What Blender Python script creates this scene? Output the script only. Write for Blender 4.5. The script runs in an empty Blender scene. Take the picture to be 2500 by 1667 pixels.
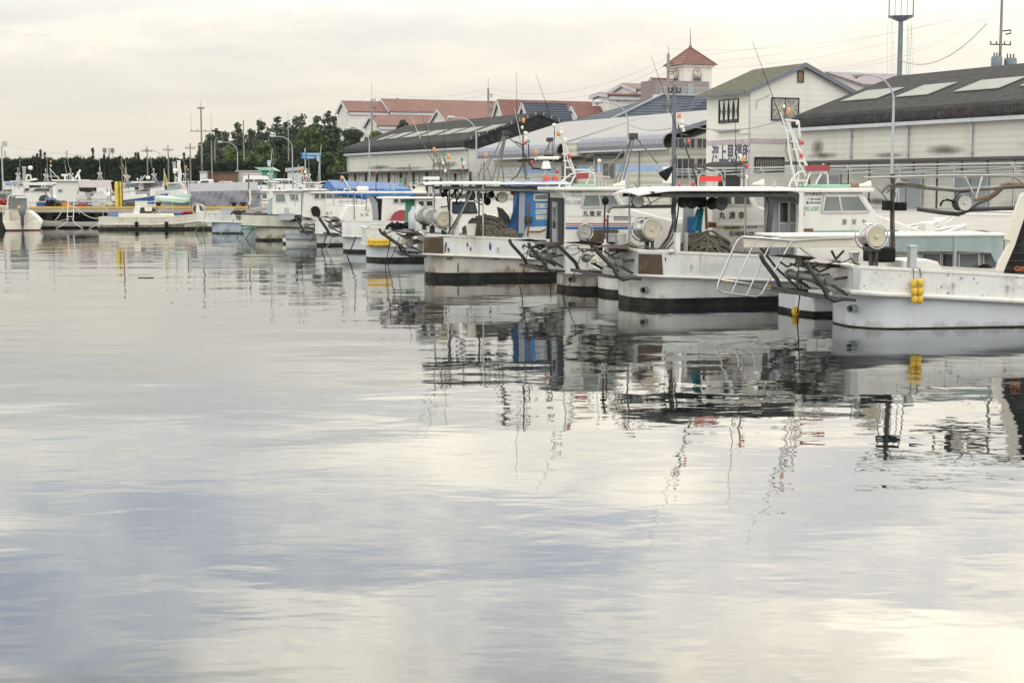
import bpy, math, random
from mathutils import Vector, Matrix, noise
S = bpy.context.scene
COL = S.collection
R = math.radians
rnd = random.Random(7)

# ---------------------------------------------------------------- camera
EYE = 3.0                      # metres above the water
FPX = 3700.0                   # focal length in pixels of a 2500 px wide frame
PITCH = math.atan(383.5 / FPX)
cam = bpy.data.cameras.new('camera')
cam.sensor_width = 36.0
cam.lens = 36.0 * FPX / 2500.0
cam.clip_start = 0.1
cam.clip_end = 5000
camo = bpy.data.objects.new('camera', cam)
COL.objects.link(camo)
camo.location = (0, 0, EYE)
camo.rotation_euler = (R(90) - PITCH, 0, 0)
S.camera = camo
S.view_settings.view_transform = 'Standard'
S.view_settings.look = 'None'
S.view_settings.exposure = 0
S.view_settings.gamma = 1

# ---------------------------------------------------------------- world: daylight sky under a thin broken overcast
SUN_AZ, SUN_EL = 16.0, 30.0    # degrees, azimuth to the right of the view direction
W = bpy.data.worlds.new('World')
S.world = W
W.use_nodes = True
nt = W.node_tree
nt.nodes.clear()
def N(tree, typ, **kw):
    n = tree.nodes.new(typ)
    for k, v in kw.items():
        if k in n.inputs: n.inputs[k].default_value = v
        else: setattr(n, k, v)
    return n
def ramp(tree, stops, interp='LINEAR'):
    n = tree.nodes.new('ShaderNodeValToRGB')
    cr = n.color_ramp
    cr.interpolation = interp
    while len(cr.elements) < len(stops): cr.elements.new(0.5)
    for e, (p, c) in zip(cr.elements, stops):
        e.position = p
        e.color = (c, c, c, 1) if not isinstance(c, tuple) else (c[0], c[1], c[2], 1)
    return n
def mathn(tree, op, a, b=None, clamp=False):
    n = tree.nodes.new('ShaderNodeMath'); n.operation = op; n.use_clamp = clamp
    for i, v in enumerate((a, b)):
        if v is None: continue
        if isinstance(v, (int, float)): n.inputs[i].default_value = v
        else: tree.links.new(v, n.inputs[i])
    return n.outputs[0]
L = nt.links.new
sky = N(nt, 'ShaderNodeTexSky', sky_type='NISHITA', sun_disc=False)
sky.sun_elevation = R(SUN_EL)
sky.sun_rotation = R(SUN_AZ)
sky.dust_density = 3.0
skys = N(nt, 'ShaderNodeVectorMath', operation='SCALE'); skys.inputs[3].default_value = 0.10
L(sky.outputs[0], skys.inputs[0])
tc = N(nt, 'ShaderNodeTexCoord')
sep = N(nt, 'ShaderNodeSeparateXYZ')
L(tc.outputs['Generated'], sep.inputs[0])
z0 = mathn(nt, 'MAXIMUM', sep.outputs[2], 0.0)
zz = mathn(nt, 'ADD', z0, 0.16)
px_ = mathn(nt, 'DIVIDE', sep.outputs[0], zz)
py_ = mathn(nt, 'DIVIDE', sep.outputs[1], zz)
cmb = N(nt, 'ShaderNodeCombineXYZ')
L(px_, cmb.inputs[0]); L(py_, cmb.inputs[1])
n1 = N(nt, 'ShaderNodeTexNoise', Scale=1.0, Detail=8.0, Roughness=0.58, Distortion=0.25)
mp = N(nt, 'ShaderNodeMapping'); mp.inputs['Location'].default_value = (120.3, 33.9, 0); mp.inputs['Scale'].default_value = (1.0, 1.0, 1)
L(cmb.outputs[0], mp.inputs[0]); L(mp.outputs[0], n1.inputs['Vector'])
# clouds: dark blue-grey bases to bright cream, stronger contrast overhead than near the horizon
cl = ramp(nt, [(0.37, (0.50, 0.56, 0.67)), (0.455, (0.76, 0.785, 0.80)), (0.505, (1.06, 1.035, 0.945)), (0.60, (1.62, 1.53, 1.30))])
L(n1.outputs[0], cl.inputs[0])
hz = ramp(nt, [(0.0, (0.815, 0.775, 0.655)), (0.055, (0.80, 0.775, 0.695)), (0.12, (0.92, 0.895, 0.81))])
L(z0, hz.inputs[0])
hf = ramp(nt, [(0.03, 0.03), (0.125, 0.35), (0.22, 1.0)])
L(z0, hf.inputs[0])
mxc = N(nt, 'ShaderNodeMix', data_type='RGBA')
L(hf.outputs[0], mxc.inputs[0]); L(hz.outputs[0], mxc.inputs[6]); L(cl.outputs[0], mxc.inputs[7])
# the veiled sun: a broad glow round its direction
sd = Vector((math.sin(R(SUN_AZ)) * math.cos(R(SUN_EL)), math.cos(R(SUN_AZ)) * math.cos(R(SUN_EL)), math.sin(R(SUN_EL))))
dt = N(nt, 'ShaderNodeVectorMath', operation='DOT_PRODUCT'); dt.inputs[1].default_value = sd
L(tc.outputs['Generated'], dt.inputs[0])
gl = ramp(nt, [(0.55, 0.0), (0.90, 0.02), (0.97, 0.22), (1.0, 0.5)])
L(dt.outputs[1], gl.inputs[0])
glc = N(nt, 'ShaderNodeVectorMath', operation='SCALE'); glc.inputs[0].default_value = (1.0, 0.93, 0.76)
L(gl.outputs[0], glc.inputs[3])
add = N(nt, 'ShaderNodeVectorMath', operation='MULTIPLY_ADD')
one = N(nt, 'ShaderNodeVectorMath', operation='ADD'); one.inputs[1].default_value = (1, 1, 1)
L(glc.outputs[0], one.inputs[0])
mul = N(nt, 'ShaderNodeVectorMath', operation='MULTIPLY')
L(mxc.outputs[2], mul.inputs[0]); L(one.outputs[0], mul.inputs[1])
add2 = N(nt, 'ShaderNodeMix', data_type='RGBA'); add2.inputs[0].default_value = 0.93
L(skys.outputs[0], add2.inputs[6]); L(mul.outputs[0], add2.inputs[7])
# added boost by elevation, strongest above the view, to brighten water reflections and hulls
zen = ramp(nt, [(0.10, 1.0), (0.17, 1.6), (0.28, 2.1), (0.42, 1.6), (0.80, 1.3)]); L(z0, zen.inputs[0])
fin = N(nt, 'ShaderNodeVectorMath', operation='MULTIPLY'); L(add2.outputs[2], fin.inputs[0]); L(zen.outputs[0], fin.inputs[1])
# added boost to the sky behind us, to light the faces turned our way
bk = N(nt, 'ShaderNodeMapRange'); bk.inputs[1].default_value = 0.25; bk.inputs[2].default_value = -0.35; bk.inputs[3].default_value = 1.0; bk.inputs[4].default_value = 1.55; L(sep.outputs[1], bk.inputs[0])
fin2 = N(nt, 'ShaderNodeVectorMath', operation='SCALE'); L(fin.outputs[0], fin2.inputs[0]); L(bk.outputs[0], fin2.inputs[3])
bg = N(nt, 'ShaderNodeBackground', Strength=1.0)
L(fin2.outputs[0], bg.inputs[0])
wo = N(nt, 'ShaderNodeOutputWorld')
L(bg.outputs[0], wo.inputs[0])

sl = bpy.data.lights.new('sun', 'SUN')
sl.energy = 0.8; sl.angle = R(18); sl.color = (1.0, 0.95, 0.87)
so = bpy.data.objects.new('sun', sl); COL.objects.link(so)
so.rotation_euler = (-sd).to_track_quat('-Z', 'Y').to_euler()

# ---------------------------------------------------------------- tracing helpers: pixels of the photograph to real places
CP, SP = math.cos(PITCH), math.sin(PITCH)
def ray(px, py):
    x, y = (px - 1250) / FPX, (833.5 - py) / FPX
    return Vector((x, CP + y * SP, -SP + y * CP))
def pY(px, py, Y):
    d = ray(px, py); t = Y / d.y
    return Vector((d.x * t, Y, EYE + d.z * t))
def pZ(px, py, Z):
    d = ray(px, py); t = (Z - EYE) / d.z
    return Vector((d.x * t, d.y * t, Z))
class Fr:
    """A local frame standing at o, turned by deg about Z."""
    def __init__(s, o, deg):
        s.o = Vector(o); s.deg = deg
        c, n = math.cos(R(deg)), math.sin(R(deg))
        s.X = Vector((c, n, 0)); s.Y = Vector((-n, c, 0))
    def _hit(s, px, py, n, k):
        d = ray(px, py); e = Vector((0, 0, EYE)) - s.o
        t = (k - e.dot(n)) / d.dot(n)
        p = e + d * t
        return Vector((p.dot(s.X), p.dot(s.Y), p.z))
    def onY(s, px, py, k): return s._hit(px, py, s.Y, k)
    def onX(s, px, py, k): return s._hit(px, py, s.X, k)
    def onZ(s, px, py, k): return s._hit(px, py, Vector((0, 0, 1)), k)
    def onP(s, px, py, p0, nrm):
        nw = s.X * nrm[0] + s.Y * nrm[1] + Vector((0, 0, nrm[2]))
        return s._hit(px, py, nw, Vector(p0).dot(Vector(nrm)))
    def world(s, x, y, z=0): return s.o + s.X * x + s.Y * y + Vector((0, 0, z))
QA = -65.7
Q = Fr((0, 0, 0), QA)          # quay frame: x runs along the quay towards us, y away from the water

# ---------------------------------------------------------------- mesh builder
class B:
    def __init__(s): s.v = []; s.f = []
    def add(s, vs, fs):
        k = len(s.v); s.v += [tuple(p) for p in vs]; s.f += [tuple(i + k for i in q) for q in fs]; return s
    def box(s, x0, x1, y0, y1, z0, z1):
        vs = [(x, y, z) for z in (z0, z1) for x, y in ((x0, y0), (x1, y0), (x1, y1), (x0, y1))]
        return s.add(vs, [(3, 2, 1, 0), (4, 5, 6, 7), (0, 1, 5, 4), (1, 2, 6, 5), (2, 3, 7, 6), (3, 0, 4, 7)])
    def obox(s, c, size, M=None):
        M = M or Matrix.Identity(3); c = Vector(c); h = [q / 2 for q in size]
        vs = [c + M @ Vector((x * h[0], y * h[1], z * h[2])) for z in (-1, 1) for x, y in ((-1, -1), (1, -1), (1, 1), (-1, 1))]
        return s.add(vs, [(3, 2, 1, 0), (4, 5, 6, 7), (0, 1, 5, 4), (1, 2, 6, 5), (2, 3, 7, 6), (3, 0, 4, 7)])
    def bar(s, a, b, w, h):
        a, b = Vector(a), Vector(b); d = b - a
        M = d.to_track_quat('X', 'Z').to_matrix()
        return s.obox((a + b) / 2, (d.length, w, h), M)
    def ex(s, pts, vec):
        n = len(pts); vec = Vector(vec); P = [Vector(p) for p in pts]
        return s.add(P + [p + vec for p in P], [tuple(range(n))[::-1], tuple(range(n, 2 * n))] + [(i, (i + 1) % n, n + (i + 1) % n, n + i) for i in range(n)])
    def prof(s, pts, y0, y1):   # an x-z outline extruded along y
        return s.ex([(p[0], y0, p[1]) for p in pts], (0, y1 - y0, 0))
    def face(s, pts): return s.add(pts, [tuple(range(len(pts)))])
    def tube(s, pts, r, n=6, closed=False, r1=None, cap=True):
        P = [Vector(p) for p in pts]; m = len(P); vs = []; up = None
        for i in range(m):
            if closed: t = P[(i + 1) % m] - P[i - 1]
            else: t = P[min(i + 1, m - 1)] - P[max(i - 1, 0)]
            if t.length < 1e-9: t = Vector((0, 0, 1))
            t.normalize()
            if up is None: up = t.orthogonal().normalized()
            else:
                up = up - t * up.dot(t)
                up = up.normalized() if up.length > 1e-6 else t.orthogonal().normalized()
            bi = t.cross(up); rr = r if r1 is None else r + (r1 - r) * i / (m - 1)
            vs += [P[i] + (up * math.cos(2 * math.pi * k / n) + bi * math.sin(2 * math.pi * k / n)) * rr for k in range(n)]
        fs = []
        for i in range(m if closed else m - 1):
            j = (i + 1) % m
            fs += [(i * n + k, i * n + (k + 1) % n, j * n + (k + 1) % n, j * n + k) for k in range(n)]
        if cap and not closed: fs += [tuple(range(n))[::-1], tuple((m - 1) * n + k for k in range(n))]
        return s.add(vs, fs)
    def cyl(s, a, b, r, n=14, r1=None): return s.tube([a, b], r, n, r1=r1)
    def lathe(s, prof, o=(0, 0, 0), ax=(0, 0, 1), n=14):
        o = Vector(o); ax = Vector(ax).normalized(); e = ax.orthogonal().normalized(); g = ax.cross(e); vs = []
        for r, h in prof:
            vs += [o + ax * h + (e * math.cos(2 * math.pi * k / n) + g * math.sin(2 * math.pi * k / n)) * max(r, 1e-4) for k in range(n)]
        m = len(prof)
        fs = [(i * n + k, i * n + (k + 1) % n, (i + 1) * n + (k + 1) % n, (i + 1) * n + k) for i in range(m - 1) for k in range(n)]
        return s.add(vs, fs + [tuple(range(n))[::-1], tuple((m - 1) * n + k for k in range(n))])
    def ball(s, c, r, sz=1.0, n=8):
        return s.lathe([(r * math.sin(math.pi * i / n), -r * sz * math.cos(math.pi * i / n)) for i in range(n + 1)], c, (0, 0, 1), n + 4)
    def grid(s, fn, nu, nv):
        vs = [fn(i / nu, j / nv) for i in range(nu + 1) for j in range(nv + 1)]
        return s.add(vs, [(i * (nv + 1) + j, (i + 1) * (nv + 1) + j, (i + 1) * (nv + 1) + j + 1, i * (nv + 1) + j + 1) for i in range(nu) for j in range(nv)])
    def build(s, name, mat, parent=None, smooth=False, loc=None, rz=0, bevel=0):
        me = bpy.data.meshes.new(name)
        me.from_pydata(s.v, [], s.f); me.materials.append(M_[mat] if isinstance(mat, str) else mat)
        if smooth:
            me.shade_smooth() if hasattr(me, 'shade_smooth') else None
            try: me.set_sharp_from_angle(angle=R(40))
            except Exception: pass
        me.update()
        o = bpy.data.objects.new(name, me); COL.objects.link(o)
        if parent is not None: o.parent = parent
        if loc is not None: o.location = loc
        if rz: o.rotation_euler.z = R(rz)
        if bevel:
            bv = o.modifiers.new('bevel', 'BEVEL'); bv.width = bevel; bv.segments = 2; bv.limit_method = 'ANGLE'; bv.angle_limit = R(35)
        return o
def tag(o, label=None, cat=None, group=None, kind=None):
    for k, v in (('label', label), ('category', cat), ('group', group), ('kind', kind)):
        if v: o[k] = v
    return o
def root(name, loc, rz, label, cat, group=None):
    o = bpy.data.objects.new(name, None); COL.objects.link(o)
    o.empty_display_size = 0.3; o.location = loc; o.rotation_euler.z = R(rz)
    return tag(o, label, cat, group)
def dup(r, loc, rz, label, group=None):
    c = r.copy(); COL.objects.link(c); c.location = loc; c.rotation_euler.z = R(rz)
    tag(c, label, None, group)
    for ch in list(r.children):
        d = ch.copy(); COL.objects.link(d); d.parent = c
        for g in list(ch.children):
            e = g.copy(); COL.objects.link(e); e.parent = d
    return c
def text(name, s, size, mat, parent, loc, rot=(90, 0, 0), w=None, bold=0.0, align='LEFT', sy=1.0):
    """Real lettering a few mm thick, standing on the surface it is painted on."""
    cu = bpy.data.curves.new(name, 'FONT'); cu.body = s; cu.size = size; cu.align_x = align
    cu.extrude = 0.002; cu.offset = bold; cu.resolution_u = 3
    t = bpy.data.objects.new(name, cu); COL.objects.link(t)
    bpy.context.view_layer.update()
    me = bpy.data.meshes.new_from_object(t)
    bpy.data.objects.remove(t); bpy.data.curves.remove(cu)
    if w:
        xs = [v.co.x for v in me.vertices]; k = w / max(1e-6, max(xs) - min(xs)); x0 = min(xs)
        for v in me.vertices: v.co.x = (v.co.x - x0) * k
    if sy != 1.0:
        for v in me.vertices: v.co.y *= sy
    me.materials.clear(); me.materials.append(M_[mat])
    o = bpy.data.objects.new(name, me); COL.objects.link(o)
    o.parent = parent; o.location = loc; o.rotation_euler = [R(a) for a in rot]
    return o

# ---------------------------------------------------------------- materials
M_ = {}
def mat(name, col, rough=0.6, metal=0.0, var=0.12, vs=1.5, dirt=None, streak=None, bump=None, rib=None, spec=None, emit=None, coord='Object', coat=0, foot=None):
    """col base; var brightness variation at scale vs; dirt=(colour, amount, scale); streak=(colour, amount, freq): vertical runs;
    bump=(scale, strength, dist); rib=(axis, wavelength m, bump distance, darkening of the grooves)"""
    m = bpy.data.materials.new(name); m.use_nodes = True; t = m.node_tree; nd = t.nodes; lk = t.links.new
    p = nd['Principled BSDF']; p.inputs['Roughness'].default_value = rough; p.inputs['Metallic'].default_value = metal
    if spec is not None: p.inputs['Specular IOR Level'].default_value = spec
    if coat: p.inputs['Coat Weight'].default_value = coat; p.inputs['Coat Roughness'].default_value = 0.1
    c = nd.new('ShaderNodeTexCoord'); geo = c.outputs[coord]
    def noise_(scale, detail=4, sc=(1, 1, 1), rough_=0.55):
        mpn = nd.new('ShaderNodeMapping'); mpn.inputs['Scale'].default_value = sc; lk(geo, mpn.inputs[0])
        oi = nd.new('ShaderNodeObjectInfo'); ad = nd.new('ShaderNodeVectorMath'); ad.operation = 'ADD'
        cb = nd.new('ShaderNodeCombineXYZ'); mm = nd.new('ShaderNodeMath'); mm.operation = 'MULTIPLY'; mm.inputs[1].default_value = 17.0
        lk(oi.outputs['Random'], mm.inputs[0]); lk(mm.outputs[0], cb.inputs[0]); lk(mm.outputs[0], cb.inputs[1])
        lk(mpn.outputs[0], ad.inputs[0]); lk(cb.outputs[0], ad.inputs[1])
        n = nd.new('ShaderNodeTexNoise'); n.inputs['Scale'].default_value = scale; n.inputs['Detail'].default_value = detail; n.inputs['Roughness'].default_value = rough_
        lk(ad.outputs[0], n.inputs['Vector']); return n.outputs[0]
    def rmp(src, a, b, va=0.0, vb=1.0):
        n = nd.new('ShaderNodeMapRange'); n.inputs[1].default_value = a; n.inputs[2].default_value = b; n.inputs[3].default_value = va; n.inputs[4].default_value = vb
        lk(src, n.inputs[0]); return n.outputs[0]
    def mixc(f, a, b):
        n = nd.new('ShaderNodeMix'); n.data_type = 'RGBA'
        if isinstance(f, float): n.inputs[0].default_value = f
        else: lk(f, n.inputs[0])
        for i, q in ((6, a), (7, b)):
            if isinstance(q, tuple): n.inputs[i].default_value = (*q, 1)
            else: lk(q, n.inputs[i])
        return n.outputs[2]
    cur = tuple(col)
    if var:
        cur = mixc(rmp(noise_(vs), 0.3, 0.7), tuple(q * (1 - var) for q in col), tuple(min(1, q * (1 + var * 0.6)) for q in col))
    if dirt:
        cur = mixc(rmp(noise_(dirt[2], 7, rough_=0.65), 0.62 - 0.2 * dirt[1], 0.72, 0, min(1, dirt[1] * 1.3)), cur, tuple(dirt[0]))
    if streak:
        cur = mixc(rmp(noise_(streak[2], 5, (1, 1, 0.06)), 0.54 - 0.10 * streak[1], 0.74, 0, streak[1]), cur, tuple(streak[0]))
    if foot:   # weed and scum that has grown along the waterline: (colour, height it fades out at, amount)
        sz_ = nd.new('ShaderNodeSeparateXYZ'); lk(geo, sz_.inputs[0])
        a_ = nd.new('ShaderNodeMath'); a_.operation = 'SUBTRACT'; lk(sz_.outputs[2], a_.inputs[0]); lk(rmp(noise_(3.5, 6, (1, 1, .35)), .3, .7, -.5 * foot[1], .9 * foot[1]), a_.inputs[1])
        cur = mixc(rmp(a_.outputs[0], 0.0, foot[1] * .55, foot[2], 0.0), cur, tuple(foot[0]))
    hs = []
    if rib:
        ax, wl, dist, dk = rib
        sp_ = nd.new('ShaderNodeSeparateXYZ'); lk(geo, sp_.inputs[0])
        a = nd.new('ShaderNodeMath'); a.operation = 'MULTIPLY'; a.inputs[1].default_value = 2 * math.pi / wl; lk(sp_.outputs[ax], a.inputs[0])
        b_ = nd.new('ShaderNodeMath'); b_.operation = 'SINE'; lk(a.outputs[0], b_.inputs[0])
        if dk: cur = mixc(rmp(b_.outputs[0], -0.9, 0.2, dk, 0.0), cur, tuple(q * 0.25 for q in col))
        hs.append((b_.outputs[0], dist, 1.0))
    if isinstance(cur, tuple): p.inputs['Base Color'].default_value = (*cur, 1)
    else: lk(cur, p.inputs['Base Color'])
    if bump: hs.append((noise_(bump[0], 6), bump[2], bump[1]))
    prev = None
    for h, dist, st in hs:
        bn = nd.new('ShaderNodeBump'); bn.inputs['Distance'].default_value = dist; bn.inputs['Strength'].default_value = st; lk(h, bn.inputs['Height'])
        if prev: lk(prev, bn.inputs['Normal'])
        prev = bn.outputs[0]
    if prev: lk(prev, p.inputs['Normal'])
    if emit:
        p.inputs['Emission Color'].default_value = (*col, 1); p.inputs['Emission Strength'].default_value = emit
    M_[name] = m
    return m
RUST = (0.16, 0.07, 0.025); GRIME = (0.10, 0.09, 0.07); ALGAE = (0.10, 0.11, 0.05)
mat('hull_white', (0.65, 0.66, 0.65), 0.35, var=0.07, dirt=((0.38, 0.37, 0.32), 0.45, 1.3), streak=((0.33, 0.30, 0.24), 0.45, 2.6), foot=((0.20, 0.185, 0.13), 0.30, 0.55))
mat('hull_worn', (0.64, 0.64, 0.62), 0.45, var=0.05, dirt=((0.20, 0.21, 0.23), 0.42, 3.2), streak=((0.36, 0.34, 0.30), 0.30, 4.0))
mat('hull_smooth', (0.59, 0.615, 0.66), 0.28, var=0.04, dirt=((0.48, 0.48, 0.45), 0.25, 0.8), foot=((0.30, 0.30, 0.27), 0.16, 0.5))
mat('hull_rusty', (0.56, 0.55, 0.51), 0.42, var=0.08, dirt=((0.36, 0.33, 0.26), 0.45, 1.2), streak=((0.30, 0.19, 0.08), 0.60, 2.2), foot=((0.17, 0.12, 0.06), 0.42, 0.75))
mat('hull_algae', (0.54, 0.53, 0.46), 0.5, var=0.08, dirt=((0.34, 0.35, 0.22), 0.5, 0.9), streak=((0.30, 0.29, 0.20), 0.5, 2.0), foot=((0.13, 0.135, 0.06), 0.40, 0.85))
mat('hull_blue', (0.44, 0.52, 0.60), 0.4, var=0.08, dirt=((0.30, 0.33, 0.34), 0.4, 1.2), streak=((0.30, 0.30, 0.28), 0.4, 2.2), foot=((0.14, 0.16, 0.13), 0.30, 0.7))
mat('house_white', (0.64, 0.63, 0.60), 0.38, var=0.05, dirt=((0.50, 0.48, 0.42), 0.25, 1.1), streak=((0.38, 0.31, 0.20), 0.32, 3.0))
mat('cream', (0.62, 0.59, 0.51), 0.5, var=0.06, dirt=((0.48, 0.45, 0.36), 0.3, 1.2))
mat('boot_black', (0.018, 0.018, 0.020), 0.5, var=0.3, dirt=((0.07, 0.065, 0.05), 0.6, 3.0), foot=((0.04, 0.043, 0.025), 0.06, 0.5), spec=0.12)
mat('red_boot', (0.10, 0.02, 0.022), 0.5, spec=0.12)
mat('blue_paint', (0.03, 0.17, 0.40), 0.45, var=0.12, dirt=((0.10, 0.16, 0.24), 0.35, 1.5))
mat('deep_blue', (0.012, 0.085, 0.24), 0.5)
mat('green_paint', (0.045, 0.26, 0.15), 0.5)
mat('mint', (0.24, 0.46, 0.33), 0.45)
mat('brown_panel', (0.095, 0.070, 0.050), 0.75, var=0.3, dirt=((0.24, 0.20, 0.15), 0.4, 2.2), streak=((0.04, 0.03, 0.025), 0.5, 3), spec=0.12)
mat('rusty_steel', (0.20, 0.10, 0.055), 0.8, var=0.35, vs=6, dirt=((0.07, 0.05, 0.04), 0.5, 5), spec=0.12)
mat('dark_steel', (0.040, 0.040, 0.040), 0.55, 0.2, var=0.3, vs=4, dirt=((0.12, 0.075, 0.045), 0.45, 5))
mat('steel', (0.46, 0.46, 0.45), 0.32, 0.85, var=0.15, vs=3, dirt=((0.20, 0.16, 0.11), 0.3, 6))
mat('grey_pipe', (0.15, 0.148, 0.142), 0.42, 0.35, var=0.25, vs=3, dirt=((0.10, 0.08, 0.05), 0.45, 4))
mat('galv', (0.40, 0.42, 0.44), 0.5, 0.4, var=0.12, dirt=((0.26, 0.26, 0.26), 0.3, 2))
mat('white_tube', (0.56, 0.56, 0.54), 0.4, var=0.06, dirt=((0.40, 0.36, 0.28), 0.25, 5))
mat('drum_face', (0.48, 0.43, 0.34), 0.45, 0.25, var=0.2, vs=2.5, dirt=((0.30, 0.22, 0.12), 0.5, 2.5))
mat('drum_grey', (0.42, 0.42, 0.40), 0.4, 0.3, var=0.15, vs=2.5, dirt=((0.22, 0.20, 0.17), 0.4, 3))
mat('black_rubber', (0.014, 0.014, 0.014), 0.75, var=0.3, spec=0.12)
mat('black_net', (0.012, 0.012, 0.014), 0.9, bump=(60, 0.8, 0.01), spec=0.12)
mat('rope', (0.13, 0.12, 0.095), 0.9, var=0.35, vs=9, bump=(90, 0.7, 0.004), spec=0.12)
mat('rope_pale', (0.50, 0.48, 0.42), 0.9, var=0.2, vs=9)
mat('rope_dark', (0.045, 0.043, 0.040), 0.9, spec=0.12)
mat('float_yellow', (0.62, 0.40, 0.035), 0.6, var=0.2, vs=6, dirt=((0.26, 0.17, 0.04), 0.45, 7))
mat('amber', (0.50, 0.18, 0.03), 0.25, var=0, coat=0.5)
mat('red_lamp', (0.42, 0.010, 0.018), 0.25, var=0, coat=0.5)
mat('green_lamp', (0.02, 0.20, 0.10), 0.25, var=0, coat=0.5)
mat('white_lamp', (0.70, 0.68, 0.60), 0.3, var=0.05)
mat('red_board', (0.55, 0.035, 0.030), 0.5, var=0.1, dirt=((0.30, 0.05, 0.05), 0.3, 3))
mat('dull_red', (0.26, 0.035, 0.045), 0.6, var=0.15)
mat('orange_net', (0.50, 0.11, 0.05), 0.8, bump=(50, 1, 0.01))
mat('glass_dark', (0.035, 0.042, 0.048), 0.06, var=0.25, vs=0.8, spec=0.9)
mat('glass_pale', (0.16, 0.18, 0.18), 0.08, var=0.3, vs=1.2, spec=0.8)
mat('glass_building', (0.03, 0.033, 0.04), 0.08, var=0.3, vs=0.5, spec=0.9)
mat('black_frame', (0.02, 0.02, 0.022), 0.5, spec=0.12)
mat('alu', (0.50, 0.50, 0.49), 0.4, 0.6)
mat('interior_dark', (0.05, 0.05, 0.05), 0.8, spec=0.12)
mat('ink', (0.012, 0.012, 0.012), 0.6, var=0, spec=0.12)
mat('ink_grey', (0.20, 0.21, 0.25), 0.6, var=0.2)
mat('ink_blue', (0.03, 0.04, 0.16), 0.6, var=0)
mat('ink_green', (0.08, 0.24, 0.16), 0.6, var=0)
mat('ink_slate', (0.075, 0.075, 0.12), 0.7, var=0.45, vs=6)
mat('ink_red', (0.40, 0.05, 0.05), 0.6)
mat('plate_white', (0.55, 0.55, 0.51), 0.5, var=0.08)
mat('plate_yellow', (0.38, 0.36, 0.06), 0.5)
mat('teal_panel', (0.30, 0.38, 0.385), 0.45, var=0.1, dirt=((0.22, 0.28, 0.27), 0.4, 1.8), streak=((0.18, 0.2, 0.2), 0.4, 3))
mat('teal_cloth', (0.02, 0.26, 0.38), 0.8, bump=(8, 0.6, 0.05))
mat('blue_cloth', (0.015, 0.16, 0.50), 0.75, bump=(6, 0.8, 0.06))
mat('tarp_blue', (0.13, 0.20, 0.38), 0.55, var=0.1, bump=(2.5, 0.5, 0.08))
mat('tarp_grey', (0.15, 0.15, 0.18), 0.55, var=0.12, vs=0.8, bump=(1.6, 1.0, 0.25))
mat('tarp_pale', (0.27, 0.27, 0.29), 0.6, var=0.06)
mat('tarp_mint', (0.20, 0.34, 0.28), 0.7, var=0.1, bump=(3, 0.6, 0.08))
mat('tarp_pink', (0.56, 0.50, 0.50), 0.7, var=0.06, bump=(2, 0.4, 0.05))
mat('wood', (0.22, 0.15, 0.09), 0.8, var=0.25, vs=3, spec=0.12)
# buildings and ground
mat('concrete', (0.33, 0.32, 0.30), 0.85, var=0.15, vs=0.6, dirt=((0.15, 0.14, 0.13), 0.4, 0.5), bump=(12, 0.2, 0.02))
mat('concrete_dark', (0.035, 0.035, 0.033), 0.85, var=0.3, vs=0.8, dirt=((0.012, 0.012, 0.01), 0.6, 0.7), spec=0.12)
mat('asphalt', (0.10, 0.10, 0.10), 0.85, var=0.2, vs=0.3, bump=(30, 0.3, 0.01))
mat('wall_cream', (0.55, 0.545, 0.50), 0.8, var=0.07, vs=0.35, rib=(2, 0.42, 0.006, 0.06), streak=((0.44, 0.41, 0.33), 0.4, 0.8), dirt=((0.36, 0.34, 0.28), 0.25, 0.35))
mat('wall_white', (0.62, 0.615, 0.58), 0.8, var=0.05, vs=0.4, rib=(2, 0.46, 0.004, 0.04), streak=((0.50, 0.47, 0.40), 0.3, 0.8))
mat('wall_school', (0.60, 0.575, 0.55), 0.85, var=0.05, vs=0.2, streak=((0.52, 0.50, 0.46), 0.3, 0.5))
mat('wall_panel', (0.47, 0.46, 0.40), 0.75, var=0.06, vs=0.4, rib=(2, 0.62, 0.015, 0.35), streak=((0.42, 0.40, 0.32), 0.3, 0.8))
mat('wall_stain', (0.09, 0.09, 0.085), 0.9, var=0.4, vs=1.2)
mat('roof_dark', (0.050, 0.050, 0.053), 0.85, var=0.35, vs=1.3, rib=(0, 0.30, 0.05, 0.30), dirt=((0.13, 0.13, 0.125), 0.40, 1.8), bump=(6, 0.7, 0.08), spec=0.15)
mat('roof_moss', (0.12, 0.12, 0.085), 0.9, var=0.3, vs=2.2, rib=(1, 0.30, 0.03, 0.25), dirt=((0.21, 0.20, 0.16), 0.5, 3.0), bump=(8, 0.5, 0.04), spec=0.12)
mat('roof_lilac', (0.30, 0.298, 0.296), 0.75, var=0.06, vs=0.5, rib=(0, 0.60, 0.015, 0.06), dirt=((0.24, 0.23, 0.25), 0.40, 5.0))
mat('eave_lilac', (0.24, 0.25, 0.30), 0.5, var=0.1, vs=0.5, rib=(0, 0.66, 0.03, 0.25), streak=((0.20, 0.21, 0.28), 0.4, 1.2))
mat('skylight', (0.27, 0.28, 0.26), 0.7, var=0.12, vs=0.7, rib=(0, 0.40, 0.03, 0.30), streak=((0.26, 0.26, 0.22), 0.3, 1))
mat('roof_red', (0.195, 0.085, 0.068), 0.7, var=0.14, vs=0.35, rib=(1, 0.55, 0.05, 0.45), dirt=((0.22, 0.10, 0.08), 0.35, 0.6))
mat('roof_red_x', (0.225, 0.085, 0.068), 0.7, var=0.14, vs=0.35, rib=(0, 0.55, 0.05, 0.45), dirt=((0.22, 0.10, 0.08), 0.35, 0.6))
mat('roof_blue', (0.075, 0.09, 0.125), 0.8, var=0.25, vs=0.7, rib=(2, 0.36, 0.06, 0.7), spec=0.2)
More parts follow.
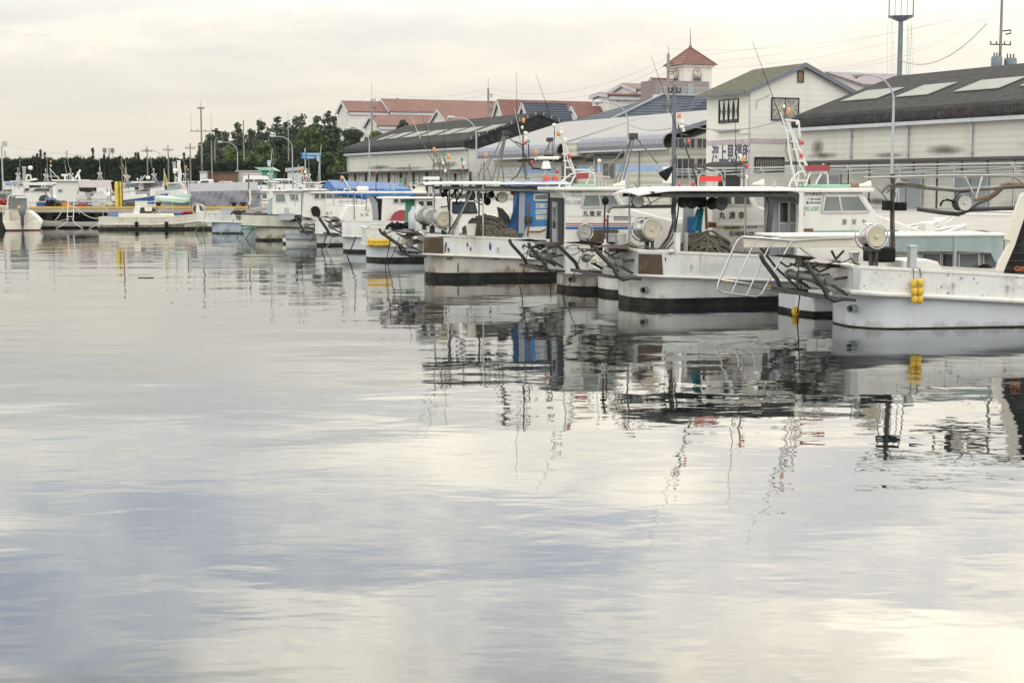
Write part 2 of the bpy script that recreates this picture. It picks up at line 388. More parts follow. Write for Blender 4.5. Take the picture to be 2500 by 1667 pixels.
mat('roof_purple', (0.17, 0.13, 0.155), 0.7, var=0.12, vs=0.5, rib=(0, 1.2, 0.04, 0.2))
mat('gutter', (0.44, 0.46, 0.50), 0.5, 0.1, var=0.1, vs=1.0, dirt=((0.25, 0.26, 0.28), 0.3, 1.5))
mat('slate_trim', (0.13, 0.14, 0.17), 0.6, var=0.1)
mat('dark_trim', (0.07, 0.07, 0.075), 0.7, var=0.25, spec=0.12)
mat('brick_grey', (0.24, 0.20, 0.20), 0.85, var=0.1, vs=1.0, rib=(2, 0.35, 0.01, 0.2))
mat('shutter_grey', (0.25, 0.27, 0.30), 0.6, var=0.08, streak=((0.15, 0.15, 0.16), 0.3, 2))
mat('band_mauve', (0.40, 0.35, 0.37), 0.8, var=0.2, vs=2)
mat('band_blue', (0.26, 0.38, 0.60), 0.75, var=0.15, vs=1.5, dirt=((0.45, 0.48, 0.52), 0.35, 2))
mat('curtain', (0.26, 0.25, 0.25), 0.9, var=0.3, vs=3)
mat('tape_cream', (0.52, 0.48, 0.34), 0.7, var=0)
mat('clock_face', (0.62, 0.56, 0.40), 0.5)
mat('pole_concrete', (0.21, 0.20, 0.19), 0.8, var=0.15, vs=1)
mat('pole_blue', (0.10, 0.11, 0.13), 0.6, var=0.12, vs=1)
mat('transformer', (0.13, 0.155, 0.19), 0.5, 0.1, var=0.1)
mat('lamp_grey', (0.34, 0.37, 0.41), 0.5, 0.15, var=0.08, dirt=((0.22, 0.22, 0.22), 0.3, 3))
mat('wire', (0.22, 0.22, 0.22), 0.7, var=0)
mat('yellow_rail', (0.48, 0.30, 0.03), 0.55, var=0.12, vs=0.8, dirt=((0.30, 0.20, 0.04), 0.35, 1.2))
mat('brown_wall', (0.17, 0.085, 0.05), 0.8, var=0.06, rib=(0, 0.3, 0.01, 0.1))
mat('sign_blue', (0.015, 0.16, 0.38), 0.5, var=0.05)
mat('car_white', (0.72, 0.72, 0.71), 0.2, var=0, coat=1)
mat('car_silver', (0.30, 0.32, 0.34), 0.25, 0.5, var=0, coat=1)
mat('car_dark', (0.03, 0.04, 0.055), 0.2, var=0, coat=1)
mat('car_green', (0.03, 0.09, 0.07), 0.2, var=0, coat=1)
mat('leaf_pine', (0.060, 0.084, 0.056), 0.85, var=0.45, vs=0.8, spec=0.2)
mat('leaf_hedge', (0.026, 0.044, 0.026), 0.9, var=0.5, vs=0.6, spec=0.15)
mat('leaf_mid', (0.080, 0.118, 0.045), 0.8, var=0.4, vs=0.7, spec=0.2)
mat('leaf_light', (0.150, 0.190, 0.060), 0.8, var=0.35, vs=0.7, spec=0.2)
mat('bark', (0.09, 0.07, 0.055), 0.9, var=0.3, vs=2)
mat('soil', (0.20, 0.19, 0.15), 0.9, var=0.3, vs=0.4)

# ---------------------------------------------------------------- water and ground
def water_material():
    m = bpy.data.materials.new('harbour_water'); m.use_nodes = True; t = m.node_tree; nd = t.nodes; lk = t.links.new
    p = nd['Principled BSDF']
    p.inputs['Base Color'].default_value = (0.010, 0.013, 0.014, 1); p.inputs['Roughness'].default_value = 0.0
    p.inputs['IOR'].default_value = 1.75
    c = nd.new('ShaderNodeTexCoord')
    def nz(scale, sc, detail, rough=0.5, loc=(0, 0, 0), dist=0.0):
        mp_ = nd.new('ShaderNodeMapping'); mp_.inputs['Scale'].default_value = sc; mp_.inputs['Location'].default_value = loc; lk(c.outputs['Object'], mp_.inputs[0])
        n = nd.new('ShaderNodeTexNoise'); n.inputs['Scale'].default_value = scale; n.inputs['Detail'].default_value = detail
        n.inputs['Roughness'].default_value = rough; n.inputs['Distortion'].default_value = dist; lk(mp_.outputs[0], n.inputs['Vector']); return n.outputs[0]
    big = nz(0.42, (0.7, 1, 1), 1.0)           # slow swell about 2 m long
    mid = nz(1.9, (0.55, 1.0, 1), 2.0, 0.45, (5, 2, 0), 0.3)
    fine = nz(7.0, (0.5, 1.0, 1), 2.0, 0.5, (1, 9, 0))
    patch = nz(0.05, (1, 1.6, 1), 2.0, 0.5, (8, 3, 0))   # cat's paws: calm and ruffled areas
    pr = nd.new('ShaderNodeMapRange'); lk(patch, pr.inputs[0])
    pr.inputs[1].default_value = 0.40; pr.inputs[2].default_value = 0.62; pr.inputs[3].default_value = 0.25; pr.inputs[4].default_value = 1.0
    def mul(a, b):
        n = nd.new('ShaderNodeMath'); n.operation = 'MULTIPLY'
        for i, q in enumerate((a, b)):
            if isinstance(q, float): n.inputs[i].default_value = q
            else: lk(q, n.inputs[i])
        return n.outputs[0]
    def addn(a, b):
        n = nd.new('ShaderNodeMath'); n.operation = 'ADD'; lk(a, n.inputs[0]); lk(b, n.inputs[1]); return n.outputs[0]
    h = addn(addn(mul(big, WAVE[0]), mul(mid, WAVE[1])), mul(mul(fine, pr.outputs[0]), WAVE[2]))
    b = nd.new('ShaderNodeBump'); b.inputs['Strength'].default_value = 1.0; b.inputs['Distance'].default_value = 1.0; lk(h, b.inputs['Height'])
    lk(b.outputs[0], p.inputs['Normal'])
    M_['water'] = m
WAVE = (0.024, 0.0042, 0.0008)
water_material()
tag(B().face([(-1500, -60, 0), (1500, -60, 0), (1500, 2500, 0), (-1500, 2500, 0)]).build('water', 'water'), 'calm harbour water mirroring the clouds and boats', 'water', kind='structure')
GZ = 1.4
# ---------------------------------------------------------------- land
def slab(name, pts, z0, z1, m, lab):
    o = B().ex([(x, y, z0) for x, y in pts], (0, 0, z1 - z0)).build(name, m)
    return tag(o, lab, name.replace('_', ' '), kind='structure')
def qw(a, off): p = Q.world(a, off); return (p.x, p.y)
QE = 33.0
slab('quay', [qw(40, QE), qw(40, 300), qw(-300, 300), qw(-300, QE + 8), qw(-140, QE + 8), qw(-140, QE)], -1.5, GZ, 'concrete', 'concrete quay apron between the moored boats and the warehouses')
slab('car_park', [(-400, 172), (300, 172), (600, 2400), (-1500, 2400)], -1.0, 1.9, 'asphalt', 'raised asphalt car park beyond the far basin')
slab('ground', [(-2400, 1200), (2400, 1200), (2400, 2480), (-2400, 2480)], -1.0, 1.95, 'soil', 'low land reaching to the horizon')
# ---------------------------------------------------------------- stains: dirt with a shape of its own on a wall
def stain_mat():
    m = bpy.data.materials.new('wall_grime'); m.use_nodes = True; t = m.node_tree; nd = t.nodes; lk = t.links.new
    p = nd['Principled BSDF']; p.inputs['Base Color'].default_value = (0.06, 0.06, 0.057, 1); p.inputs['Roughness'].default_value = 0.9
    c = nd.new('ShaderNodeTexCoord'); g = nd.new('ShaderNodeTexGradient'); g.gradient_type = 'SPHERICAL'
    mp_ = nd.new('ShaderNodeMapping'); mp_.inputs['Location'].default_value = (-1, 0, -1); mp_.inputs['Scale'].default_value = (2, 0, 2)
    lk(c.outputs['Generated'], mp_.inputs[0]); lk(mp_.outputs[0], g.inputs[0])
    n = nd.new('ShaderNodeTexNoise'); n.inputs['Scale'].default_value = 0.9; n.inputs['Detail'].default_value = 9; n.inputs['Roughness'].default_value = 0.7
    lk(c.outputs['Object'], n.inputs['Vector'])
    a = nd.new('ShaderNodeMath'); a.operation = 'MULTIPLY'; lk(g.outputs[0], a.inputs[0]); lk(n.outputs[0], a.inputs[1])
    r = nd.new('ShaderNodeMapRange'); r.inputs[1].default_value = 0.12; r.inputs[2].default_value = 0.46; r.inputs[4].default_value = 0.62
    lk(a.outputs[0], r.inputs[0]); lk(r.outputs[0], p.inputs['Alpha'])
    M_['wall_grime'] = m
stain_mat()
def P2(pts): return [(p[0], p[1]) for p in pts]

def roof_profile(r, name, m, x0, x1, prof, th=0.14):
    """prof: (y, z) points of the upper skin; closed below by the same line th lower."""
    up = [(x0, y, z) for y, z in prof]; dn = [(x0, y, z - th) for y, z in reversed(prof)]
    return B().ex(up + dn, (x1 - x0, 0, 0)).build(name, m, r)
def warehouse(label, x0, x1, name='warehouse', y0=0.0, y1=17.6, ze=5.7, zr=9.85, roofm='roof_dark'):
    """local: x along the quay, y away from the water, z up from the quay deck"""
    r = root(name, Q.world(x0, 67.4, GZ), QA, label, 'warehouse', 'harbour warehouses')
    Lx = x1 - x0; ym = (y0 + y1) / 2
    w = B(); w.ex([(0, y0, 0), (0, y0, ze), (0, ym, zr - 0.25), (0, y1, ze), (0, y1, 0)], (Lx, 0, 0)); w.build('wall', 'wall_cream', r)
    k = (zr - ze - 1.15) / (ym - y0 - 0.2)
    pr = [(y0 - 0.55, ze + 0.12), (y0 - 0.72, ze + 0.45), (y0 - 0.66, ze + 0.80), (y0 - 0.35, ze + 1.07), (y0 + 0.2, ze + 1.25)]
    full = pr + [(ym, zr + 0.1)] + [(2 * ym - y, z) for y, z in reversed(pr)]
    rf = roof_profile(r, 'roof', roofm, -0.25, Lx + 0.25, full)
    g = B()
    g.box(-0.2, Lx + 0.2, y0 - 0.62, y0 - 0.02, ze - 0.14, ze + 0.10); g.build('gutter', 'gutter', r)
    return r, Lx, k, ym
def skylights(r, fr, p0, nrm, specs, x_off, y_off):
    for bl, br, tl in specs:
        a = fr.onP(bl[0], bl[1], p0, nrm); b = fr.onP(br[0], br[1], p0, nrm); c = fr.onP(tl[0], tl[1], p0, nrm)
        s = -nrm[1] / nrm[2]
        q = B()
        def z(y): return p0[2] + (y - p0[1]) * s + 0.05
        pts = [(a.x - x_off, a.y - y_off, z(a.y) - GZ), (b.x - x_off, a.y - y_off, z(a.y) - GZ), (b.x - x_off, c.y - y_off, z(c.y) - GZ), (a.x - x_off, c.y - y_off, z(c.y) - GZ)]
        q.ex(pts, (0, 0, 0.05)); q.build('skylight', 'skylight', r)
def stain(r, x0, x1, z0, z1, y=-0.012):
    B().face([(x0, y, z0), (x1, y, z0), (x1, y, z1), (x0, y, z1)]).build('grime_stain', 'wall_grime', r)

# right-hand warehouse
X3, O3 = -96.28, 67.4
r, Lx, k, ym = warehouse('long cream warehouse with black corrugated roof and three pale skylights, beside the office', X3, -48)
p0 = (0, 67.6, 8.35); nrm = (0, -(11.35 - 8.35) / 8.6, 1)
skylights(r, Q, p0, nrm, [((2052, 250), (2136, 245), (2107, 225)), ((2184, 240), (2266, 233), (2236, 213)), ((2328, 227), (2436, 219), (2388, 200)), ((2490, 213), (2600, 204), (2560, 186))], X3, O3)
for px in (2076, 2215, 2371, 2560):
    x = Q.onY(px, 340, O3 - 0.15).x - X3
    q = B(); q.tube([(x, -0.35, 5.6), (x, -0.14, 5.35), (x, -0.14, 3.25)], 0.085, 8)
    for z in (5.0, 3.6): q.box(x - 0.13, x + 0.13, -0.24, -0.02, z, z + 0.07)
    q.build('downpipe', 'gutter', r)
q = B(); q.prof([(-0.3, 0), (0, 0)], 0, 1) if 0 else None
B().ex([(-1.0, -1.9, 3.08), (-1.0, -1.9, 3.2), (-1.0, 0, 3.34), (-1.0, 0, 3.08)], (Lx + 1, 0, 0)).build('canopy', 'dark_trim', r)
for i in range(11):
    x = 1.2 + i * 2.4
    B().box(x, x + 0.10, -0.07, -0.004, 0.02, 3.06).build('wall_rib', 'dark_trim', r)
for pa, pb in ((2180, 2252), (2333, 2413), (2000, 2052)):
    a = Q.onY(pa, 470, O3).x - X3; b = Q.onY(pb, 470, O3).x - X3
    d = B().box(a, b, -0.13, -0.01, 0.0, 2.15).build('door', 'shutter_grey', r)
    B().box(a + 0.1, a + 0.16, -0.2, -0.13, 0.95, 1.15).build('handle', 'dark_steel', d)
    f = B(); f.box(a - 0.12, a, -0.18, -0.003, 0, 2.3); f.box(b, b + 0.12, -0.18, -0.003, 0, 2.3); f.box(a, b, -0.17, -0.003, 2.15, 2.3); f.build('frame', 'galv', d)
    B().box((a + b) / 2 - 0.02, (a + b) / 2 + 0.02, -0.15, -0.128, 0.03, 2.13).build('seam', 'dark_trim', d)
for c, pz in ((2202, 441), (2496, 415)):
    p = Q.onY(c, pz, O3); B().box(p.x - X3 - 0.22, p.x - X3 + 0.22, -0.3, -0.02, p.z - GZ - 0.35, p.z - GZ + 0.35).build('meter_box', 'leaf_light' if 0 else 'cream', r)
for (xa, xb, za, zb) in ((1.0, 3.4, 3.35, 5.3), (0.2, 5.5, 3.3, 4.1), (13.5, 19.0, 3.3, 4.35), (21, 34, 3.3, 4.6), (8, 13, 3.3, 3.9), (28, 40, 3.3, 5.0), (20, 30, 0.0, 0.9), (4, 14, 0, 0.8)):
    stain(r, xa, xb, za, zb, -0.014 if xb - xa < 5 else -0.010)

# left-hand warehouse
X1 = -205.3
r, Lx, k, ym = warehouse('far cream warehouse with dark corrugated roof, louvred gable and a row of skylights', X1, -161.35)
p0 = (0, 67.6, 8.35)
skylights(r, Q, p0, nrm, [((918, 344), (932, 343), (960, 330)), ((943, 341), (968, 339), (985, 326)), ((980, 338), (1010, 336), (1040, 322)), ((1022, 335), (1054, 333), (1082, 319)), ((1066, 332), (1096, 330), (1130, 315)), ((1108, 328), (1142, 326), (1176, 311)), ((1156, 325), (1190, 322), (1222, 306))], X1, 67.4)
lg = [(Lx + 0.005, y, z) for y, z in ((ym - 1.9, 7.0), (ym - 1.9, 7.9), (ym, 8.6), (ym + 1.9, 7.9), (ym + 1.9, 7.0))]
B().ex(lg, (0.12, 0, 0)).build('gable_louvre', 'glass_building', r)
lv = B()
for i in range(5): lv.box(Lx + 0.13, Lx + 0.18, ym - 1.85, ym + 1.85, 7.05 + i * 0.17, 7.12 + i * 0.17)
lv.build('louvre_slat', 'dark_trim', r)
vg = B()
for s in (-1, 1):
    vg.bar((Lx + 0.3, ym + s * 9.2, 6.65), (Lx + 0.3, ym, 9.85), 0.14, 0.42)
vg.build('verge', 'dark_trim', r)
for s in (-1, 1):
    for i in range(9):
        t_ = (i + 0.5) / 9; B().obox((Lx + 0.42, ym + s * 9.2 * t_, 9.9 - 3.2 * t_), (0.08, 0.08, 0.34)).build('verge_clip', 'galv', r)
B().ex([(-0.8, -1.5, 3.05), (-0.8, -1.5, 3.17), (-0.8, 0, 3.34), (-0.8, 0, 3.05)], (Lx + 0.8, 0, 0)).build('canopy', 'dark_trim', r)
for i in range(10):
    x = 4.6 + i * 4.6 - 1.5
    B().box(x, x + 0.34, -0.2, -0.003, 0, 3.04).build('wall_rib', 'dark_trim', r); B().box(x + 2.0, x + 2.07, -0.05, -0.003, 0, 3.04).build('wall_joint', 'dark_trim', r)
dp = B(); dp.tube([(Lx - 0.6, -0.35, 5.6), (Lx - 0.1, -0.15, 5.1), (Lx - 0.1, -0.12, 3.2)], 0.09, 8); dp.tube([(0.3, -0.4, 5.6), (0.1, -0.15, 5.1), (0.1, -0.12, 3.2)], 0.09, 8); dp.build('downpipe', 'gutter', r)
for s_ in ((6, 20, 3.3, 4.3), (30, 43, 3.3, 4.5), (12, 34, 3.3, 3.9)): stain(r, *s_)
ga = root('green_notice_board', Q.world(Q.onY(981, 439, 67.2).x, 67.2, 0), QA, 'small green notice on the far warehouse wall beneath its canopy', 'sign')
B().box(-0.9, 0.9, 0, 0.06, 3.0, 3.75).build('board', 'mint', ga); text('lettering', 'P', 0.5, 'ink_green', ga, (-0.2, -0.004, 3.2))

# middle building with the silver-lilac roof
X2a, X2m, X2b = -154.2, -133.5, -115.85
r = root('market_hall', Q.world(X2a, 67.4, GZ), QA, 'low market hall with a speckled lilac metal roof and rounded eaves', 'hall')
Lm = X2m - X2a; Lx = X2b - X2a; ze = 4.75
ym = 8.6; zr = Q.onY(1560, 283, 76).z - GZ
B().ex([(0, 0, 0), (0, 0, ze), (0, ym, zr - 0.6), (0, 17.2, ze), (0, 17.2, 0)], (Lx, 0, 0)).build('wall', 'wall_panel', r)
def nose(y0, z): return [(y0 - 0.55, z), (y0 - 0.75, z + 0.35), (y0 - 0.7, z + 0.8), (y0 - 0.4, z + 1.15), (y0 + 0.15, z + 1.35)]
def seg(nm, xa, xb, y0, z):
    n_ = nose(y0, z)
    up = [(xa, y, q) for y, q in n_]; dn = [(xa, y + 0.14, q - 0.02) for y, q in reversed(n_)]
    B().ex(up + dn, (xb - xa, 0, 0)).build('rounded_eave', 'eave_lilac', r)
    s0 = n_[-1]
    B().ex([(xa, s0[0], s0[1]), (xa, ym, zr), (xa, ym, zr - 0.15), (xa, s0[0], s0[1] - 0.15)], (xb - xa, 0, 0)).build('roof', 'roof_lilac', r)
    B().box(xa, xb, y0 - 0.62, y0 - 0.2, z - 0.16, z - 0.003).build('gutter', 'gutter', r)
seg('a', -0.3, Lm - 1.0, -1.2, 4.35); seg('b', Lm + 1.6, Lx + 0.35, -0.2, 4.75)
B().ex([(Lm - 1.0, -0.9, 5.6), (Lm - 1.0, ym, zr), (Lm - 1.0, ym, zr - 0.15), (Lm - 1.0, -0.9, 5.3)], (2.6, 0, 0)).build('roof', 'roof_lilac', r)
B().box(Lm - 1.0, Lm + 1.6, -1.0, 0.0, 4.3, 5.5).build('eave_box', 'wall_panel', r)
B().ex([(-0.3, ym, zr), (-0.3, 18, ze + 0.8), (-0.3, 18, ze + 0.6), (-0.3, ym, zr - 0.2)], (Lx + 0.65, 0, 0)).build('roof', 'roof_lilac', r)
B().bar((Lx + 0.36, 0.0, 6.05), (Lx + 0.36, ym, zr - 0.1), 0.1, 0.4).build('verge', 'eave_lilac', r)
def fwin(r, fr, axis, plane, pl, pr_, pt, pb, ox, oy, frame='alu', glass='glass_building', bars=1, zoff=GZ, th=0.05, name='window', hb=0):
    """a window traced on a facade: axis 'y' = a wall along x (faces -y), axis 'x' = a wall along y (faces +x)"""
    if axis == 'y':
        A = fr.onY(pl, (pt + pb) / 2, plane); C_ = fr.onY(pr_, (pt + pb) / 2, plane); zt = fr.onY((pl + pr_) / 2, pt, plane).z; zb = fr.onY((pl + pr_) / 2, pb, plane).z
        u0, u1 = A.x - ox, C_.x - ox
        def bx(b, a, c, z0, z1, d0, d1): b.box(a, c, plane - oy - d1, plane - oy - d0, z0, z1)
    else:
        A = fr.onX(pl, (pt + pb) / 2, plane); C_ = fr.onX(pr_, (pt + pb) / 2, plane); zt = fr.onX((pl + pr_) / 2, pt, plane).z; zb = fr.onX((pl + pr_) / 2, pb, plane).z
        u0, u1 = A.y - oy, C_.y - oy
        def bx(b, a, c, z0, z1, d0, d1): b.box(plane - ox + d0, plane - ox + d1, a, c, z0, z1)
    zt -= zoff; zb -= zoff
    g = B(); bx(g, u0, u1, zb, zt, 0.004, 0.03); w = g.build(name, glass, r)
    f = B(); t_ = 0.07
    bx(f, u0 - t_, u0, zb - t_, zt + t_, 0.003, 0.09); bx(f, u1, u1 + t_, zb - t_, zt + t_, 0.003, 0.09)
    bx(f, u0, u1, zt, zt + t_, 0.003, 0.088); bx(f, u0, u1, zb - t_, zb, 0.003, 0.11)
    for i in range(bars):
        m_ = u0 + (u1 - u0) * (i + 1) / (bars + 1); bx(f, m_ - 0.03, m_ + 0.03, zb, zt, 0.03, 0.07)
    for i in range(hb):
        m_ = zb + (zt - zb) * (i + 1) / (hb + 1); bx(f, u0, u1, m_ - 0.025, m_ + 0.025, 0.03, 0.065)
    f.build('frame', frame, w)
    return w, u0, u1, zb, zt
O2 = 67.4
fwin(r, Q, 'y', O2, 1474, 1502, 399, 436, X2a, O2)
fwin(r, Q, 'y', O2, 1372, 1410, 404, 448, X2a, O2, name='door')
fwin(r, Q, 'x', X2b, 1641, 1669, 339, 362, X2a, O2); fwin(r, Q, 'x', X2b, 1673, 1695, 339, 362, X2a, O2); fwin(r, Q, 'x', X2b, 1701, 1727, 339, 362, X2a, O2)
fwin(r, Q, 'x', X2b, 1641, 1664, 388, 435, X2a, O2); fwin(r, Q, 'x', X2b, 1666, 1694, 388, 435, X2a, O2); fwin(r, Q, 'x', X2b, 1701, 1728, 388, 435, X2a, O2)
for pa, pb, py in ((1444, 1512, 381), (1357, 1438, 391), (1270, 1330, 390)):
    A = Q.onY(pa, py, O2 - 0.5); C_ = Q.onY(pb, py, O2 - 0.5)
    B().ex([(A.x - X2a, -0.9, A.z - GZ - 0.25), (A.x - X2a, -0.9, A.z - GZ - 0.1), (A.x - X2a, 0, A.z - GZ + 0.12), (A.x - X2a, 0, A.z - GZ - 0.25)], (C_.x - A.x, 0, 0)).build('awning', 'dark_trim', r)
for pa, pb, py in ((1213, 1362, 418), (1384, 1470, 414), (1503, 1600, 412), (1604, 1632, 411)):
    A = Q.onY(pa, py, O2); C_ = Q.onY(pb, py, O2)
    B().box(A.x - X2a, C_.x - X2a, -0.03, -0.002, A.z - GZ - 0.3, A.z - GZ + 0.3).build('painted_band', 'band_blue', r)
A = Q.onY(1221, 417, O2)
pl_ = B().box(A.x - X2a, A.x - X2a + 5.2, -0.06, -0.03, A.z - GZ - 0.24, A.z - GZ + 0.24).build('name_plate', 'plate_white', r)
text('lettering', 'フク3517', 0.42, 'ink_slate', pl_, (A.x - X2a + 0.9, -0.063, A.z - GZ - 0.14), w=3.4)
A = Q.onY(1561, 400, O2); B().tube([(A.x - X2a, -0.3, 4.6), (A.x - X2a, -0.12, 4.4), (A.x - X2a, -0.12, 0)], 0.09, 8).build('downpipe', 'galv', r)
A = Q.onY(1455, 400, O2); B().tube([(A.x - X2a, -0.3, 4.6), (A.x - X2a, -0.12, 4.4), (A.x - X2a, -0.12, 0)], 0.09, 8).build('downpipe', 'galv', r)

# harbour office
XO, XE, OO = -109.3, -102.6, 67.1
r = root('harbour_office', Q.world(XO, OO, GZ), QA, 'two-storey cream harbour office with mossy gable roof and large wall lettering', 'office building')
Lo = XE - XO; D_ = 9.1; ym = 4.75; zr = 11.2; ze = 9.05
B().ex([(0, 0, 0), (0, 0, ze), (0, ym, zr - 0.25), (0, D_ + 0.4, ze), (0, D_ + 0.4, 0)], (Lo, 0, 0)).build('wall', 'wall_white', r)
B().ex([(-0.35, -0.75, ze - 0.12), (-0.35, ym, zr + 0.02), (-0.35, ym, zr - 0.14), (-0.35, -0.75, ze - 0.28)], (Lo + 0.75, 0, 0)).build('roof', 'roof_moss', r)
B().ex([(-0.35, 2 * ym + 1.0, ze - 0.25), (-0.35, ym, zr + 0.02), (-0.35, ym, zr - 0.14), (-0.35, 2 * ym + 1.0, ze - 0.4)], (Lo + 0.75, 0, 0)).build('roof', 'roof_moss', r)
vb = B(); vb.bar((Lo + 0.44, -0.8, ze - 0.26), (Lo + 0.44, ym + .02, zr - 0.1), 0.08, 0.34); vb.bar((Lo + 0.445, 2 * ym + 1.0, ze - 0.38), (Lo + 0.445, ym - .02, zr - 0.1), 0.08, 0.34)
vb.box(-0.4, Lo + 0.38, -0.9, -0.76, ze - 0.34, ze - 0.14); vb.build('fascia', 'slate_trim', r)
w, u0, u1, zb, zt = fwin(r, Q, 'y', OO, 1757, 1803, 245, 298, XO, OO, 'black_frame', 'glass_building', 3)
cu = B()
for i in range(4):
    c0 = u0 + (u1 - u0) * i / 4 + 0.05; c1 = u0 + (u1 - u0) * (i + 1) / 4 - 0.05; cm = (c0 + c1) / 2; zm = (zb + zt) / 2
    cu.ex([(c0, -0.034, zt), (c1, -0.034, zt), (cm + 0.06, -0.034, zm), (cm - 0.06, -0.034, zm)], (0, -0.006, 0))
    cu.ex([(c0 + .1, -0.034, zb + .2), (cm - 0.06, -0.034, zm - .05), (cm + 0.06, -0.034, zm - .05), (c1 - .1, -0.034, zb + .2)], (0, -0.006, 0))
cu.build('curtain', 'plate_white', w)
sil = B().box(u0 - 0.2, u1 + 0.5, -0.45, 0, zb - 0.75, zb - 0.63); sil.build('sill_shelf', 'band_mauve', r)
B().box(Lo - 1.55, Lo + 0.003, -0.14, -0.002, 5.6, ze - 0.2).build('corner_pilaster', 'wall_white', r)
w, u0, u1, zb, zt = fwin(r, Q, 'x', XE, 1884, 1948, 241, 293, XO, OO, 'black_frame', 'curtain', 1)
tp = B(); px_ = Lo + 0.045
for c in (0.28, 0.74):
    cy = u0 + (u1 - u0) * c; cz = (zb + zt) / 2 + 0.1
    for ang in (0, 38, 90, 142):
        l_ = 0.95 if ang not in (90,) else 0.8
        dy, dz = math.cos(R(ang)) * l_, math.sin(R(ang)) * l_
        if c == 0.28: dy *= 0.7
        tp.bar((px_, max(u0, min(u1, cy - dy)), max(zb, cz - dz)), (px_, max(u0, min(u1, cy + dy)), min(zt, cz + dz)), 0.012, 0.07)
tp.build('window_tape', 'tape_cream', w)
w, u0, u1, zb, zt = fwin(r, Q, 'x', XE, 1843, 1912, 386, 419, XO, OO, 'black_frame', 'glass_building', 0)
gb = B()
for i in range(16): y = u0 + 0.1 + (u1 - u0 - 0.2) * i / 15; gb.tube([(Lo + 0.1, y, zb), (Lo + 0.1, y, zt - .15)], 0.014, 4)
gb.build('window_bar', 'tape_cream', w)
lv = fwin(r, Q, 'x', XE, 1948, 1960, 175, 200, XO, OO, 'dark_trim', 'wood', 0, name='vent')
# mauve band round both walls
zb_ = Q.onY(1790, 347, OO).z - GZ
B().box(-0.003, Lo + 0.02, -0.026, -0.003, zb_ - 0.22, zb_ + 0.2).build('painted_band', 'band_mauve', r)
B().box(Lo + 0.003, Lo + 0.022, -0.02, 7.2, zb_ - 0.2, zb_ + 0.22).build('painted_band', 'band_mauve', r)
ga = Q.onY(1737, 395, OO); gb_ = Q.onY(1831, 395, OO); gh = (Q.onY(1790, 354, OO).z - Q.onY(1790, 395, OO).z)
text('wall_lettering', '海上見張所', 1.0, 'ink_slate', r, (ga.x - XO, -0.008, Q.onY(1790, 394, OO).z - GZ + 0.1), w=gb_.x - ga.x, bold=0.034, sy=gh / 0.92)
A = Q.onY(1716, 405, OO - 1); C_ = Q.onY(1834, 405, OO)
aw = B(); aw.ex([(A.x - XO - 0.2, -1.3, A.z - GZ - 0.12), (A.x - XO - 0.2, -1.3, A.z - GZ + 0.05), (A.x - XO - 0.2, 0, A.z - GZ + 0.32), (A.x - XO - 0.2, 0, A.z - GZ + 0.1)], (Lo - 0.1 - (A.x - XO), 0, 0)); aw.build('awning', 'dark_trim', r)
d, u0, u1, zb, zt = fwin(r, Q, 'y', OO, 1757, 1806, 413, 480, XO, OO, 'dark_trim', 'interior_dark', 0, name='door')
pp = B(); pp.tube([(Lo + 0.03, -0.2, ze - 0.3), (Lo + 0.03, -0.2, 0.1)], 0.06, 8); pp.build('downpipe', 'band_mauve', r)
y_ = Q.onX(1913, 235, XE); q = B(); q.tube([(Lo + 0.06, Q.onX(1847, 248, XE).y - OO, Q.onX(1847, 248, XE).z - GZ - .6), (Lo + 0.06, Q.onX(1847, 246, XE).y - OO, Q.onX(1847, 246, XE).z - GZ), (Lo + 0.06, Q.onX(1873, 235, XE).y - OO, Q.onX(1873, 235, XE).z - GZ), (Lo + 0.2, Q.onX(1876, 233, XE).y - OO, Q.onX(1876, 233, XE).z - GZ)], 0.035, 6); q.build('conduit', 'wall_panel', r)

# white steel pipe frame of the quay awning, in front of the right-hand warehouse
r = root('awning_frame', Q.world(-106, 60.5, GZ), QA, 'long bare steel pipe frame of an awning along the quay before the warehouse', 'frame')
z_ = 2.75; Lf = 50
fr_ = B()
for y, dz in ((0, 0), (1.6, -0.15), (3.4, 0.1)): fr_.tube([(0, y, z_ + dz), (Lf, y, z_ + dz)], 0.035, 6)
fr_.tube([(0, 0.05, z_ - 0.45), (Lf, 0.05, z_ - 0.45)], 0.025, 6)
fr_.build('rail', 'galv', r)
for i in range(11):
    x = i * Lf / 10
    q = B(); q.tube([(x, 0, z_ - 0.04), (x, 3.4, z_ + 0.06)], 0.03, 6); q.tube([(x, 0, z_ - 0.45), (x + 2.5, 3.4, z_ - 0.1)], 0.022, 5); q.build('cross_bar', 'galv', r)
    q = B(); q.tube([(x, 0.08, 0), (x, 0.08, z_ - 0.05)], 0.045, 6); q.build('post', 'galv', r)
    q = B(); q.box(x - 0.08, x + 0.08, -0.1, 0.02, z_ - 0.12, z_ + 0.1); q.build('bracket', 'galv', r)

